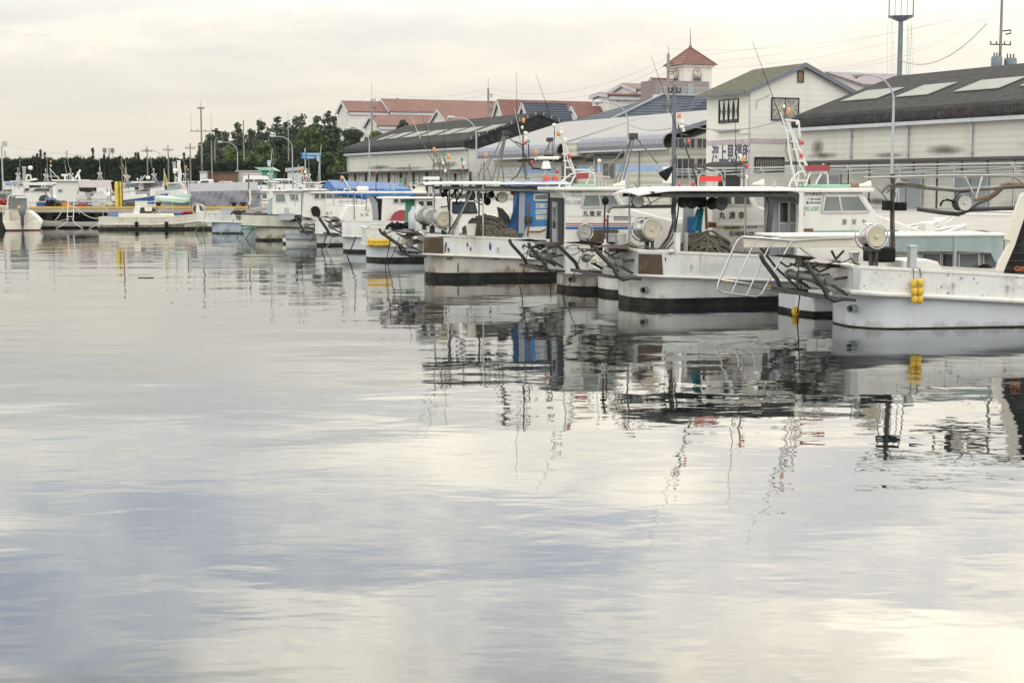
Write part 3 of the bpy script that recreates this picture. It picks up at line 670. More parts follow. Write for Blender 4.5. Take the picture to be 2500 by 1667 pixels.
# ---------------------------------------------------------------- school and town behind
def block(name, label, cat, Y, pe, pr, px_r, ztop_off=0, wallm='wall_school', roofm='roof_red', group=None, over=0.35, back=None):
    """gabled block: pe = near-left eave pixel, pr = left end of the ridge, px_r = right end column"""
    o = pY(pe[0], pe[1], Y); ze_ = o.z; f = Fr((o.x, o.y, 0), QA)
    rg = f.onY(pr[0], pr[1], 0); hd = -rg.x; zr_ = rg.z
    Ly = f.onX(px_r, pe[1], 0).y
    r = root(name, f.o, QA, label, cat, group)
    zg = 1.5
    B().ex([(0, 0, zg), (0, 0, ze_ - 0.1), (-hd, 0, zr_ - 0.25), (-2 * hd, 0, ze_ - 0.1), (-2 * hd, 0, zg)], (0, Ly, 0)).build('wall', wallm, r)
    k = (zr_ - ze_) / hd
    B().ex([(over, -over, ze_ - k * over), (-hd, -over, zr_), (-hd, -over, zr_ - 0.28), (over, -over, ze_ - k * over - 0.28)], (0, Ly + 2 * over, 0)).build('roof', roofm, r)
    B().ex([(-2 * hd - over, -over, ze_ - k * over), (-hd, -over, zr_ + 0.01), (-hd, -over, zr_ - 0.29), (-2 * hd - over, -over, ze_ - k * over - 0.28)], (0, Ly + 2 * over, 0)).build('roof', roofm, r)
    B().box(0.003, 0.35, -0.1, Ly, ze_ - 0.95, ze_ - 0.45).build('eave_band', 'gutter', r)
    gb = B()
    for s in (0, 1): gb.bar((over - s * (2 * over + 2 * hd), -over - 0.08, ze_ - k * over - 0.35), (-hd, -over - 0.08, zr_ - 0.32), 0.12, 0.5)
    gb.build('gable_board', 'gutter', r)
    return r, f, hd, ze_, zr_, Ly
G_ = 'white school blocks with red tiled roofs'
block('school_block', 'white school block with red tiled roof at the left end of the school', 'school building', 305, (852, 269), (838, 246), 950, group=G_)
r, f, hd, ze_, zr_, Ly = block('school_block', 'tallest red tiled school block, with a pyramid dormer on its long roof', 'school building', 308, (953, 269), (934, 241), 1270, group=G_)
a = f.onX(957, 269, 0.1); b = f.onX(1022, 269, 0.1)
yc = (a.y + b.y) / 2; hw = (b.y - a.y) / 2
dm = B(); dm.add([(0.6, a.y, ze_ - .35), (0.6, b.y, ze_ - .35), (-hd, yc, zr_ + 0.25), (-hd - .3, a.y, ze_), (-hd - .3, b.y, ze_)], [(0, 1, 2), (1, 4, 2), (3, 0, 2), (0, 3, 4, 1)]); dm.build('dormer_roof', 'roof_red', r)
block('school_block', 'lower red tiled school block behind the leafy garden tree', 'school building', 290, (924, 304), (907, 281), 1085, group=G_)
block('school_block', 'red tiled school block with a white gable just above the far warehouse roof', 'school building', 286, (1092, 294), (1071, 266), 1210, group=G_)
r, *_ = block('school_block', 'right-hand long red tiled school block with a white gable, behind the blue-roofed house', 'school building', 268, (1231, 285), (1218, 243), 1545, group=G_)
block('school_block', 'small red tiled school wing low above the lilac hall roof', 'school building', 235, (1412, 281), (1400, 258), 1520, group=G_)
block('tiled_house', 'white house with steep ribbed blue-grey tiled roof and a white gable', 'house', 215, (1294, 288), (1280, 250), 1392, roofm='roof_blue')
# annexe and clock tower
r, f, hd, ze_, zr_, Ly = block('annexe', 'white annexe with low red roof and two small windows beside the clock tower', 'building', 236, (1486, 229), (1466, 226), 1610)
for px in (1505, 1523): fwin(r, Fr(f.o, QA), 'x', 0.0, px, px + 7, 236, 247, 0, 0, zoff=0)
block('gabled_annexe', 'little red roofed gable rising over the annexe beside the clock tower', 'building', 240, (1556, 216), (1522, 203), 1590)
block('stair_block', 'white stair block with sloping red roof left of the clock tower', 'building', 234, (1600, 208), (1592, 190), 1640)
fo = pY(1671, 200, 230); ft = Fr((fo.x, fo.y, 0), QA)
r = root('clock_tower', ft.o, QA, 'square white clock tower with a red pyramid roof and spire', 'tower')
s_ = 4.75; zt = 20.85
B().box(-s_, 0, 0, s_, 1.5, zt).build('wall', 'wall_school', r)
B().box(-s_ - 0.25, 0.25, -0.25, s_ + 0.25, zt - 0.35, zt - 0.003).build('cornice', 'wall_white', r)
rf = B(); e_ = 0.6; rf.add([(-s_ - e_, -e_, zt), (e_, -e_, zt), (e_, s_ + e_, zt), (-s_ - e_, s_ + e_, zt), (-s_ / 2, s_ / 2, zt + 2.75)], [(0, 1, 4), (1, 2, 4), (2, 3, 4), (3, 0, 4), (3, 2, 1, 0)]); rr = rf.build('roof', 'roof_red', r)
hp = B()
for cx, cy in ((-s_ - e_, -e_), (e_, -e_), (e_, s_ + e_), (-s_ - e_, s_ + e_)): hp.tube([(cx, cy, zt + 0.03), (-s_ / 2, s_ / 2, zt + 2.8)], 0.11, 6)
hp.build('hip_ridge', 'roof_red_x', rr)
sp = B(); sp.lathe([(0.3, 0), (0.22, 0.25), (0.09, 0.5), (0.03, 2.9)], (-s_ / 2, s_ / 2, zt + 2.7)); sp.build('spire', 'slate_trim', r)
def clock(cen, ax, up=(0, 0, 1)):
    cen = Vector(cen); ax = Vector(ax); e = ax.cross(Vector((0, 0, 1))).normalized() * -1
    c_ = B(); c_.lathe([(0.62, 0), (0.62, 0.1)], cen, ax, 28); pc = c_.build('clock', 'clock_face', r)
    rg = B(); rg.tube([cen + ax * 0.08 + (e * math.cos(t * math.pi / 14) + Vector((0, 0, 1)) * math.sin(t * math.pi / 14)) * 0.64 for t in range(28)], 0.06, 6, closed=True); rg.build('rim', 'band_mauve', pc)
    hn = B(); o = cen + ax * 0.13
    for i in range(12):
        t = i * math.pi / 6; d = e * math.sin(t) + Vector((0, 0, 1)) * math.cos(t); hn.bar(o + d * 0.44, o + d * 0.57, 0.05, 0.05)
    hn.bar(o, o + (e * -0.2 + Vector((0, 0, 0.32))), 0.06, 0.05); hn.bar(o + ax * .02, o + ax * .02 + (e * 0.24 + Vector((0, 0, 0.42))), 0.05, 0.05); hn.bar(o, o + Vector((0, 0, -0.3)), 0.05, 0.05)
    hn.build('hand', 'ink', pc)
clock((0.075, 2.15, 19.75), (1, 0, 0)); clock((-s_ / 2, -0.075, 19.75), (0, -1, 0))
nb = B(); nb.box(0.003, 0.07, 1.25, 3.05, 17.2, 19.4); nb.build('niche', 'band_mauve', r)
nb = B(); nb.box(-3.2, -1.5, -0.07, -0.003, 17.2, 19.4); nb.build('niche', 'band_mauve', r)
wb = B(); wb.box(0.07, 0.11, 1.5, 2.8, 18.45, 18.95); wb.build('window', 'glass_building', r)
wb = B(); wb.box(-2.95, -1.75, -0.11, -0.07, 18.45, 18.95); wb.build('window', 'glass_building', r)
# brown block under the tower
fo = pY(1601, 250, 222); fb = Fr((fo.x, fo.y, 0), QA)
r = root('roof_block', fb.o, QA, 'brown-grey tiled block with a roof terrace below the clock tower', 'building')
yb = fb.onX(1731, 220, 0).y; zt = fb.onX(1640, 197, 0).z
B().box(-4.5, 0, 0, yb, 1.5, zt).build('wall', 'brick_grey', r)
B().box(0.003, 2.4, -0.5, yb - .1, 1.5, fb.onX(1640, 232, 1).z).build('terrace', 'wall_school', r)
zt2 = fb.onX(1640, 232, 1).z; rl = B()
for i in range(34): y = -0.4 + (yb + 0.2) * i / 33; rl.box(2.2, 2.25, y, y + 0.05, zt2, zt2 + 1.0)
rl.box(2.18, 2.27, -0.5, yb, zt2 + 1.0, zt2 + 1.08); rl.build('railing', 'lamp_grey', r)
dr = B(); y0 = fb.onX(1679, 225, 0).y; dr.box(0.003, 0.06, y0, y0 + 1.0, zt2, zt2 + 1.7); dr.build('door', 'shutter_grey', r)
# big blue hipped roof
fo = pY(1490, 296, 168); fh = Fr((fo.x, fo.y, 0), QA)
r = root('hipped_house', fh.o, QA, 'wide hall with a large ribbed blue-grey hipped roof below the clock tower', 'hall')
ze_ = fo.z; yR = 22; ap = fh.onX(1616, 234, -6.5); zr_ = ap.z
B().box(-12, 0, 0.4, yR, 1.5, ze_).build('wall', 'wall_panel', r)
hr = B(); e_ = 0.6
hr.add([(e_, -0.4, ze_), (e_, yR + 4, ze_), (-13, yR + 4, ze_), (-13, -0.4, ze_), (-6.5, ap.y, zr_), (-6.5, yR + 4, zr_)], [(0, 1, 5, 4), (2, 3, 4, 5), (3, 0, 4), (1, 2, 5), (3, 2, 1, 0)])
rr = hr.build('roof', 'roof_blue', r)
B().tube([(e_, -0.4, ze_ + 0.08), (-6.5, ap.y, zr_ + 0.1)], 0.16, 6).build('hip_ridge', 'transformer', rr)
B().tube([(-6.5, ap.y, zr_ + 0.08), (-6.5, yR + 4, zr_ + 0.08)], 0.16, 6).build('ridge_cap', 'transformer', rr)
sg = B(); c0 = fh.onX(1715, 259, -3.2); sg.add([(0.5, c0.y - 5.2, ze_ + 0.3), (0.5, c0.y + 5.2, ze_ + .3), (-4.6, c0.y, ze_ + 3.4), (-1.2, c0.y, ze_ + 3.3)], [(0, 3, 2), (3, 1, 2), (0, 1, 3)]); sg.build('dormer_roof', 'roof_blue', rr)
# purple roof far right
fo = pY(2108, 204, 190); fp = Fr((fo.x, fo.y, 0), QA)
r = root('purple_roofed_hall', fp.o, QA, 'distant white hall with dull purple roof showing between office and black roof', 'hall')
rgl = fp.onY(2022, 175, 0); hd = -rgl.x; zr_ = rgl.z
B().ex([(0, 0, 1.5), (0, 0, fo.z), (-hd, 0, zr_ - .2), (-2 * hd, 0, fo.z), (-2 * hd, 0, 1.5)], (0, 40, 0)).build('wall', 'wall_school', r)
B().ex([(0.5, -0.5, fo.z - 0.1), (-hd, -0.5, zr_), (-hd, -0.5, zr_ - 0.3), (0.5, -0.5, fo.z - 0.4)], (0, 41, 0)).build('roof', 'roof_purple', r)
B().box(0.003, 0.3, -0.2, 40, fo.z - 2.2, fo.z - 1.6).build('eave_band', 'gutter', r)
# ---------------------------------------------------------------- boat kit
mat('float_orange', (0.35, 0.11, 0.03), 0.6)
def rust_mat():
    m = bpy.data.materials.new('rust_run'); m.use_nodes = True; t = m.node_tree; nd = t.nodes; lk = t.links.new
    p = nd['Principled BSDF']; p.inputs['Base Color'].default_value = (0.20, 0.11, 0.045, 1); p.inputs['Roughness'].default_value = 0.8
    c = nd.new('ShaderNodeTexCoord'); sp = nd.new('ShaderNodeSeparateXYZ'); lk(c.outputs['Generated'], sp.inputs[0])
    x1 = mathn(t, 'SUBTRACT', sp.outputs[0], 0.5); x2 = mathn(t, 'ABSOLUTE', x1); x3 = mathn(t, 'MULTIPLY', x2, -2.0); x4 = mathn(t, 'ADD', x3, 1.0, True)
    mp_ = nd.new('ShaderNodeMapping'); mp_.inputs['Scale'].default_value = (1, 1, .12); lk(c.outputs['Object'], mp_.inputs[0])
    n = nd.new('ShaderNodeTexNoise'); n.inputs['Scale'].default_value = 22; n.inputs['Detail'].default_value = 4; lk(mp_.outputs[0], n.inputs[0])
    a = mathn(t, 'MULTIPLY', mathn(t, 'MULTIPLY', x4, sp.outputs[2]), n.outputs[0]); a2 = mathn(t, 'MULTIPLY', a, 1.1, True); lk(a2, p.inputs['Alpha'])
    M_['rust_run'] = m
rust_mat()
def rust(r, x, w, z0, z1, y):
    B().face([(x, y, z0), (x + w, y, z0), (x + w, y, z1), (x, y, z1)]).build('rust_streak', 'rust_run', r)
def corner_frame(px, py, th, hb):
    """frame of a boat from the photographed waterline corner of its near quarter; x = forward, -y = the side we see"""
    c = pZ(px, py, 0); f = Fr((0, 0, 0), th); o = c + f.Y * (hb * .88 - .1)
    return Fr((o.x, o.y, 0), th)
def hull(r, Lh, hb, zg=1.40, zr=0.78, drop=0.055, x0=-1.0, mat_b='hull_white', mat_l='hull_white', stripe=0.2, stripe_mat='boot_black', cap='house_white', rise=0.75, deck=True, round_rail=0.035, cap_w=0.07, zd=0.35, xs=0.0):
    n = 22
    def wide(x):
        m = Lh * 0.42
        return hb if x < m else hb * max(0.03, 1 - ((x - m) / (Lh - m)) ** 2.3)
    def shr(x, z):
        m = Lh * 0.40; b = z - drop * (min(x, m) - x0)
        return b if x < m else b + rise * ((x - m) / (Lh - m)) ** 1.8
    ux = [x0 + (Lh - x0) * i / n for i in range(n + 1)]
    lx = [xs - 0.80, xs - 0.72, xs - 0.5, xs - 0.25, xs] + [xs + (Lh * 0.95 - xs) * (i + 1) / n for i in range(n)]
    def lw(x, k):
        base = wide(x) * k - 0.08
        if x < xs: base *= math.sqrt(max(0.0, 1 - ((x - xs) / -0.82) ** 2)) * 0.93 + 0.07
        return max(0.02, base)
    def skin(xs, wf0, zf0, wf1, zf1, name, m, rows=1, smooth=True):
        b = B()
        for s in (-1, 1):
            b.grid(lambda u, v: (lambda x: (x, s * (wf0(x) + (wf1(x) - wf0(x)) * v), zf0(x) + (zf1(x) - zf0(x)) * v))(xs[round(u * (len(xs) - 1))]), len(xs) - 1, rows)
        e = [xs[0]]
        for x in e: b.face([(x, -wf0(x), zf0(x)), (x, wf0(x), zf0(x)), (x, wf1(x), zf1(x)), (x, -wf1(x), zf1(x))])
        return b.build(name, m, r, smooth)
    sz = stripe if stripe else 0.03
    zl = lambda x: sz + 0.04 * max(0, (x / Lh)) ** 2
    skin(lx, lambda x: lw(x, .90), zl, lambda x: lw(x, 0.985) , lambda x: shr(x, zr), 'hull', mat_l, 4)
    skin(lx, lambda x: lw(x, .86), lambda x: -0.5, lambda x: lw(x, .90) + (0.004 if stripe else 0), zl, 'waterline_stripe', stripe_mat, 2)
    bw = skin(ux, lambda x: wide(x) + 0.0, lambda x: shr(x, zr) - 0.02, lambda x: wide(x) + 0.02, lambda x: shr(x, zg), 'bulwark', mat_b, 2)
    inn = B()
    for s in (-1, 1):
        inn.grid(lambda u, v: (lambda x: (x, s * (wide(x) - 0.07), shr(x, zg) - 0.55 * v))(ux[round(u * n)]), n, 1)
    inn.face([(ux[0] + 0.07, -hb + .07, zg - 0.55), (ux[0] + 0.07, hb - .07, zg - 0.55), (ux[0] + 0.07, hb - .07, zg), (ux[0] + 0.07, -hb + .07, zg)])
    inn.build('inner_bulwark', 'house_white', r)
    if deck:
        d = B(); d.grid(lambda u, v: (lambda x: (x, (2 * v - 1) * (wide(x) - 0.02), shr(x, zg) - zd))(ux[round(u * n)]), n, 2); d.build('deck', 'concrete', r)
        # bottom of the overhang
        d = B(); d.grid(lambda u, v: (lambda x: (x, (2 * v - 1) * wide(x), shr(x, zr) - 0.02))(ux[round(u * n)]), n, 2); d.build('underside', mat_l, r)
    rl = B()
    path = [(x, -wide(x) - .03, shr(x, zr)) for x in ux] + [(x, wide(x) + .03, shr(x, zr)) for x in reversed(ux)]
    rl.tube(path, round_rail, 8, closed=True); rl.build('rub_rail', cap, r, True)
    cp = B()
    for s in (-1, 1):
        def ring(x, k):
            w0, w1 = wide(x) - cap_w, wide(x) + 0.04; z = shr(x, zg); q = [(x, s * w0, z - .03), (x, s * w1, z - .03), (x, s * w1, z + .03), (x, s * w0, z + .03)]
            return q[k % 4]
        cp.grid(lambda u, v: ring(ux[round(u * n)], round(v * 4)), n, 4)
    cp.box(x0 - .03, x0 + .08, -hb - .04, hb + .04, zg - .03, zg + .03)
    cp.build('gunwale', cap, r)
    rg = random.Random(int(r.location.x * 97 + r.location.y * 31))
    for i in range(3):
        x = rg.uniform(x0 + .2, Lh * .42); w = rg.uniform(.04, .13); zt = shr(x, zg) - .035 if rg.random() < .6 else shr(x, zr) + .30
        zb_ = max(shr(x, zr) + .04, zt - rg.uniform(.15, .5)); rust(r, x, w, zb_, zt, -wide(x) - .026)
    return wide, shr
def prism(r, f, pts, y0, y1, name, m, parent=None, bevel=0):
    """outline traced on the plane y0 of the boat, solid to y1"""
    P = [f.onY(a, b, y0) for a, b in pts]
    return B().ex([(p.x, y0, p.z) for p in P], (0, y1 - y0, 0)).build(name, m, parent or r, bevel=bevel)
def swin(r, f, pts, y, mull=(), m='glass_dark', fm='alu', name='window', t=0.035, parent=None):
    P = [f.onY(a, b, y) for a, b in pts]; Q_ = [Vector((p.x, y - 0.012, p.z)) for p in P]
    g = B().ex(Q_, (0, 0.01, 0)).build(name, m, parent or r)
    fr_ = B()
    for i in range(len(Q_)): fr_.bar(Q_[i] + Vector((0, -.008, 0)), Q_[(i + 1) % len(Q_)] + Vector((0, -.008, 0)), 0.03, t)
    for k in mull:
        a = Q_[0].lerp(Q_[1], k); b = Q_[3].lerp(Q_[2], k); fr_.bar(a + Vector((0, -.006, 0)), b + Vector((0, -.006, 0)), 0.02, t * 0.8)
    fr_.build('frame', fm, g)
    return g
def lettering(r, f, s, pxl, pxr, pt, pb, y, m='ink', bold=0.0, parent=None):
    a = f.onY(pxl, pb, y); b = f.onY(pxr, pb, y); t = f.onY(pxl, pt, y)
    h = t.z - a.z
    return text('lettering', s, 1.0, m, parent or r, (a.x, y - 0.006, a.z), w=b.x - a.x, bold=bold, sy=h / (0.88 if ord(max(s)) > 0x2000 else 0.72))
def T_(f, pts, k): return [f.onY(a, b, k) for a, b in pts]
def tubes(r, f, k, runs, rad, m, name, n=6, parent=None, smooth=True):
    b = B()
    for pts in runs: b.tube(T_(f, pts, k) if not isinstance(pts[0], Vector) else pts, rad, n)
    return b.build(name, m, parent or r, smooth)
def beacon(parent, p, kind='amber', s=1.0):
    p = Vector(p); s = s * .52 if kind != 'horn' else s * .8
    if kind in ('amber', 'red', 'green'):
        b = B(); b.lathe([(0.055 * s, 0), (0.06 * s, .02 * s), (0.06 * s, 0.13 * s), (0.045 * s, 0.16 * s), (0.0, 0.17 * s)], p, (0, 0, 1), 10)
        o = b.build({'amber': 'amber_beacon', 'red': 'red_lamp', 'green': 'green_lamp'}[kind], {'amber': 'amber', 'red': 'red_lamp', 'green': 'green_lamp'}[kind], parent, True)
    elif kind == 'dome':
        o = B().lathe([(0.04 * s, -.05 * s), (0.09 * s, 0), (0.10 * s, .04 * s), (0.07 * s, .10 * s), (0, .12 * s)], p, (0, 0, 1), 12).build('radio_dome', 'white_lamp', parent, True)
    elif kind == 'horn':
        o = B().lathe([(0.05 * s, -.14 * s), (0.055 * s, 0), (0.09 * s, .10 * s), (0.14 * s, .24 * s)], p, (0.95, -.25, .12), 14).build('loudhailer', 'white_lamp', parent, True)
    else:
        o = B().lathe([(0.045 * s, 0), (0.06 * s, .03 * s), (0.06 * s, .12 * s), (.03 * s, .15 * s)], p, (0, 0, 1), 10).build('white_lamp', 'white_lamp', parent, True)
    B().cyl(p - Vector((0, 0, .07 * s)), p, 0.045 * s, 8).build('lamp_foot', 'dark_steel', parent) if kind != 'horn' and s > .95 else None
    return o
def mast(r, f, k, runs, rad=0.03, m='steel', lamps=(), name='mast', s=1.0, n=6):
    o = tubes(r, f, k, runs, rad, m, name, n)
    for q in lamps: beacon(o, f.onY(q[1], q[2], k), q[0], (q[3] if len(q) > 3 else 1.0) * s)
    return o
def whip(r, f, k, a, b, rad=0.016, m='ink', name='whip_aerial'):
    A, C_ = f.onY(*a, k), f.onY(*b, k)
    o = B().tube([A, A.lerp(C_, .35), C_], rad * .72, 5, r1=rad * 0.25).build(name, m, r)
    return o
def hauler(r, c, rad, ln, ax=(0.06, -1, 0.02), face='drum_face', body='steel', guard=True, ped=0.6, name='line_hauler', n=28):
    c = Vector(c); ax = Vector(ax).normalized()
    prof_ = [(rad * .55, -ln), (rad * .92, -ln), (rad * .95, -ln + .03), (rad * .80, -ln * .80), (rad * .78, -ln * .40), (rad * .95, -ln * .12), (rad * 1.0, -0.03), (rad * .99, 0.0)]
    d = B().lathe(prof_, c, ax, n).build(name, body, r, True)
    B().lathe([(rad * .93, 0.002), (rad * .90, .012), (rad * .25, .004), (rad * .2, .03), (rad * .08, .035)], c, ax, n).build('drum_face', face, d, True)
    e = ax.orthogonal().normalized(); g = ax.cross(e)
    if guard:
        gb = B()
        for h in (0.03, -ln * .5, -ln):
            gb.tube([c + ax * h + (e * math.cos(t * math.pi / 12) + g * math.sin(t * math.pi / 12)) * rad * (1.12 if h > 0 else 1.18) for t in range(24)], 0.016, 6, closed=True)
        for t in (2, 9, 15, 21):
            o = (e * math.cos(t * math.pi / 12) + g * math.sin(t * math.pi / 12)) * rad * 1.15
            gb.tube([c + o + ax * .03, c + o - ax * ln], 0.014, 6)
        gb.build('guard_ring', 'steel', d, True)
    if ped:
        p = B(); q = c - ax * (ln * .45)
        p.cyl((q.x, q.y, q.z - rad * .8), (q.x, q.y, q.z - rad - ped), 0.055, 10); p.box(q.x - .12, q.x + .12, q.y - .2, q.y + .2, q.z - rad * 1.1 - .05, q.z - rad * .9)
        p.cyl((c.x + .05, c.y + .1, c.z - rad * .9), (c.x + .05, c.y + .1, c.z - rad - ped), 0.04, 10)
        p.build('pedestal', 'dark_steel', d)
    return d
def stern_gear(r, hb, z=1.30, x=-1.0, len_=1.05, m='grey_pipe'):
    """the net roller and its two hooked arms over the stern"""
    xr = x - 0.42; zr = z - 0.30
    g = B()
    g.tube([(xr, -hb + .15, zr), (xr, hb - .15, zr)], 0.085, 14)
    for y in (-hb + .3, -hb * .35, hb * .35, hb - .3): g.tube([(xr, y - .05, zr), (xr, y + .05, zr)], 0.115, 14)
    gr = g.build('stern_roller', m, r, True)
    for y in (-hb + .02, hb - .02):
        a = B(); a.tube([(x - len_, y, z + 0.12), (x - len_ + .06, y, z - 0.02), (x - .62, y, z - .42), (x - .52, y, z - .62), (x - .38, y, z - .70), (x - .2, y, z - .66)], 0.05, 10)
        a.build('roller_arm', 'dark_steel', gr, True)
    b = B()
    for y in (-hb * .8, -hb * .1, hb * .7):
        b.bar((xr, y, zr - .05), (x + .02, y, zr - .30), .05, .06); b.bar((xr, y, zr), (x + .02, y, zr + .06), .05, .06)
    b.bar((x - .75, -hb + .05, z - .62), (x + .1, -hb + .05, z - .70), .07, .07); b.bar((x - .75, hb - .05, z - .62), (x + .1, hb - .05, z - .70), .07, .07)
    b.box(x - .74, x - .66, -hb, hb, z - .66, z - .58)
    b.build('roller_bracket', 'dark_steel', gr)
    c = B(); c.add([(x - len_ * .95, -hb * .9, z + .10), (x - .1, -hb, z + .02), (x - .1, hb, z + .02), (x - len_ * .95, hb * .9, z + .10), (x - .55, -hb * .6, z + .15), (x - .55, hb * .6, z + .15)], [(0, 1, 4), (4, 1, 2, 5), (5, 2, 3)])
    c.build('chafing_plate', 'dark_steel', gr)
    B().box(x - .42, x - .12, -hb * .75, -hb * .45, z - .05, z + .10).build('fairlead_box', 'brown_panel', gr); B().box(x - .40, x - .15, hb * .3, hb * .6, z - .08, z + .12).build('fairlead_box', 'brown_panel', gr)
    t = B()
    for i in range(4):
        y = -hb * .7 + i * hb * .45
        t.tube([(xr - .3, y, zr + .28), (xr - .1, y + .1, zr + .16 + .05 * math.sin(i)), (x - .05, y + .15, z + .03)], 0.022, 6)
    t.build('hose', 'rope_dark', gr, True)
    return gr
def rope_pile(f, cx, cy, z, lx, ly, h, label, n=26, rad=0.026, m='rope', seed=1, name='rope_pile', group=None):
    """a heap of coiled warp: many loops of real rope"""
    rr = random.Random(seed); b = B()
    def env(x, y): return h * max(0.0, 1 - (2 * x / lx) ** 2 * .9 - (2 * y / ly) ** 2 * .9) ** .6
    b.grid(lambda u, v: ((u - .5) * lx, (v - .5) * ly, env((u - .5) * lx, (v - .5) * ly) * .82 - .02), 10, 8)
    for i in range(int(n * 1.5)):
        t = (i + 1) / (n * 1.5); rx = lx * rr.uniform(.16, .40) * (1 - .35 * t); ry = ly * rr.uniform(.16, .40) * (1 - .35 * t)
        ox, oy = rr.uniform(-1, 1) * (lx / 2 - rx), rr.uniform(-1, 1) * (ly / 2 - ry) - ly * .06; ph = rr.uniform(0, 6.28); rot = rr.uniform(-.5, .5); up = rr.uniform(0, .10) if rr.random() < .8 else rr.uniform(.1, .28)
        pts = []
        for j in range(22):
            a_ = j / 22 * 2 * math.pi; c_, s_ = rx * math.cos(a_) * (1 + .14 * math.sin(3 * a_ + i)), ry * math.sin(a_) * (1 + .1 * math.cos(2 * a_ + i))
            x, y = ox + c_ * math.cos(rot) - s_ * math.sin(rot), oy + c_ * math.sin(rot) + s_ * math.cos(rot)
            pts.append((x, y, env(x, y) * rr.uniform(.92, 1.0) + rad * .6 + up * h * (.5 + .5 * math.sin(a_ + ph))))
        b.tube(pts, rad, 6, closed=True)
    w = f.world(cx, cy, z)
    return tag(b.build(name, m, None, True, loc=w, rz=f.deg), label, 'rope', group)
def canopy(r, x0, x1, hb, z, crown=0.08, th=0.05, m='house_white', droop=0.10, posts=(), um='interior_dark', zb=1.2, taper=0.35):
    nu, nv = 14, 8
    def zz2(u, v):
        return z + crown * (1 - (2 * v - 1) ** 2) - droop * max(0, 1 - u * 5) ** 2
    def wd(u): return hb * (1 - taper * max(0, 1 - u * 7) ** 2)
    t = B()
    t.grid(lambda u, v: (x0 + (x1 - x0) * u, (2 * v - 1) * wd(u), zz2(u, v) + th), nu, nv)
    t.grid(lambda u, v: (x0 + (x1 - x0) * u, (1 - 2 * v) * wd(u), zz2(u, 1 - v)), nu, nv)
    for s in (0, 1):
        t.grid(lambda u, v: (x0 + (x1 - x0) * u, (2 * s - 1) * wd(u), zz2(u, s) + th * (v if s == 0 else 1 - v)), nu, 1)
    t.grid(lambda u, v: (x0, (2 * u - 1) * wd(0), zz2(0, u) + th * (1 - v)), nv, 1)
    t.grid(lambda u, v: (x1, (2 * u - 1) * wd(1), zz2(1, u) + th * v), nv, 1)
    o = t.build('canopy', m, r, True)
    b = B()
    for i in range(6):
        x = x0 + .25 + (x1 - x0 - .5) * i / 5; b.box(x - .025, x + .025, -hb * .93, hb * .93, z - .06, z - .003)
    for y in (-hb * .93, 0, hb * .93): b.box(x0 + .45, x1 - .05, y - .025, y + .025, z - .15, z - .061)
    b.build('canopy_frame', 'dark_steel', o)
    for x, y in posts:
        B().tube([(x, y, zb), (x, y, z - .003)], 0.028, 8).build('canopy_post', 'steel', o)
    return o
def roofslab(r, x0, x1, hb, z0, z1, m='house_white', name='wheelhouse_roof', bevel=0.03):
    return B().box(x0, x1, -hb, hb, z0, z1).build(name, m, r, bevel=bevel)
def floats(f, pts, label, rad=0.07, name='float_string', group=None, rope_pts=None, m='float_yellow', horiz=False):
    r = root(name, f.o, f.deg, label, 'fishing floats', group)
    for p in pts:
        b = B(); ax = (1, 0, 0) if horiz else (0, 0, 1); h = rad * 1.15
        b.lathe([(rad * .25, -h * 1.1), (rad * .75, -h * .9), (rad, -h * .35), (rad, h * .35), (rad * .75, h * .9), (rad * .25, h * 1.1)], p, ax, 14); b.build('float_ball', m, r, True)
    if rope_pts: 
        b = B()
        for q in rope_pts: b.tube(q, 0.011, 6)
        b.build('cord', 'rope', r)
    return r
def line3(label, pts, rad=0.012, m='rope_dark', name='mooring_line', group='mooring lines running down into the water', sag=0.0, cat='rope'):
    a, b = Vector(pts[0]), Vector(pts[-1]); P = []
    if len(pts) == 2:
        for i in range(9):
            t = i / 8; p = a.lerp(b, t); p.z -= sag * 4 * t * (1 - t); P.append(p)
    else: P = pts
    return tag(B().tube(P, rad, 5).build(name, m, None, True), label, cat, group)
def mark(r, f, pts, y, m, name='paint_stain'):
    P = [f.onY(a, b, y) for a, b in pts]
    return B().face([(p.x, y, p.z) for p in P]).build(name, m, r)
def blotch(r, f, px, py, w, h, y, m='ink_blue', seed=0, name='paint_scuff'):
    rr = random.Random(seed + int(px)); pts = []
    for i in range(14):
        a = i / 14 * 2 * math.pi; k = rr.uniform(.55, 1.1); pts.append((px + w / 2 * k * math.cos(a), py + h / 2 * k * math.sin(a)))
    P = [f.onY(a, b, y) for a, b in pts]; c = f.onY(px, py, y)
    b = B(); b.add([(p.x, y, p.z) for p in P] + [(c.x, y, c.z)], [(i, (i + 1) % 14, 14) for i in range(14)])
    return b.build(name, m, r)
def exhaust(r, p, ax, rad=0.10, ln=0.32):
    p = Vector(p); ax = Vector(ax).normalized()
    o = B().lathe([(rad, -ln), (rad, 0), (rad * .86, 0.0), (rad * .86, -.1)], p, ax, 16).build('exhaust_pipe', 'galv', r, True)
    B().lathe([(rad * .84, -.10), (0.001, -.099)], p, ax, 16).build('opening', 'ink', o)
    return o
def bitt(r, x, y, z, h=0.36, m='galv', w=0.12):
    return B().box(x - w, x + w * .2, y - w * .7, y + w * .7, z, z + h).box(x - w * 1.15, x + w * .35, y - w * .85, y + w * .85, z + h, z + h + .03).build('bollard', m, r)
G_B = 'white fishing boats moored stern-out along the quay'
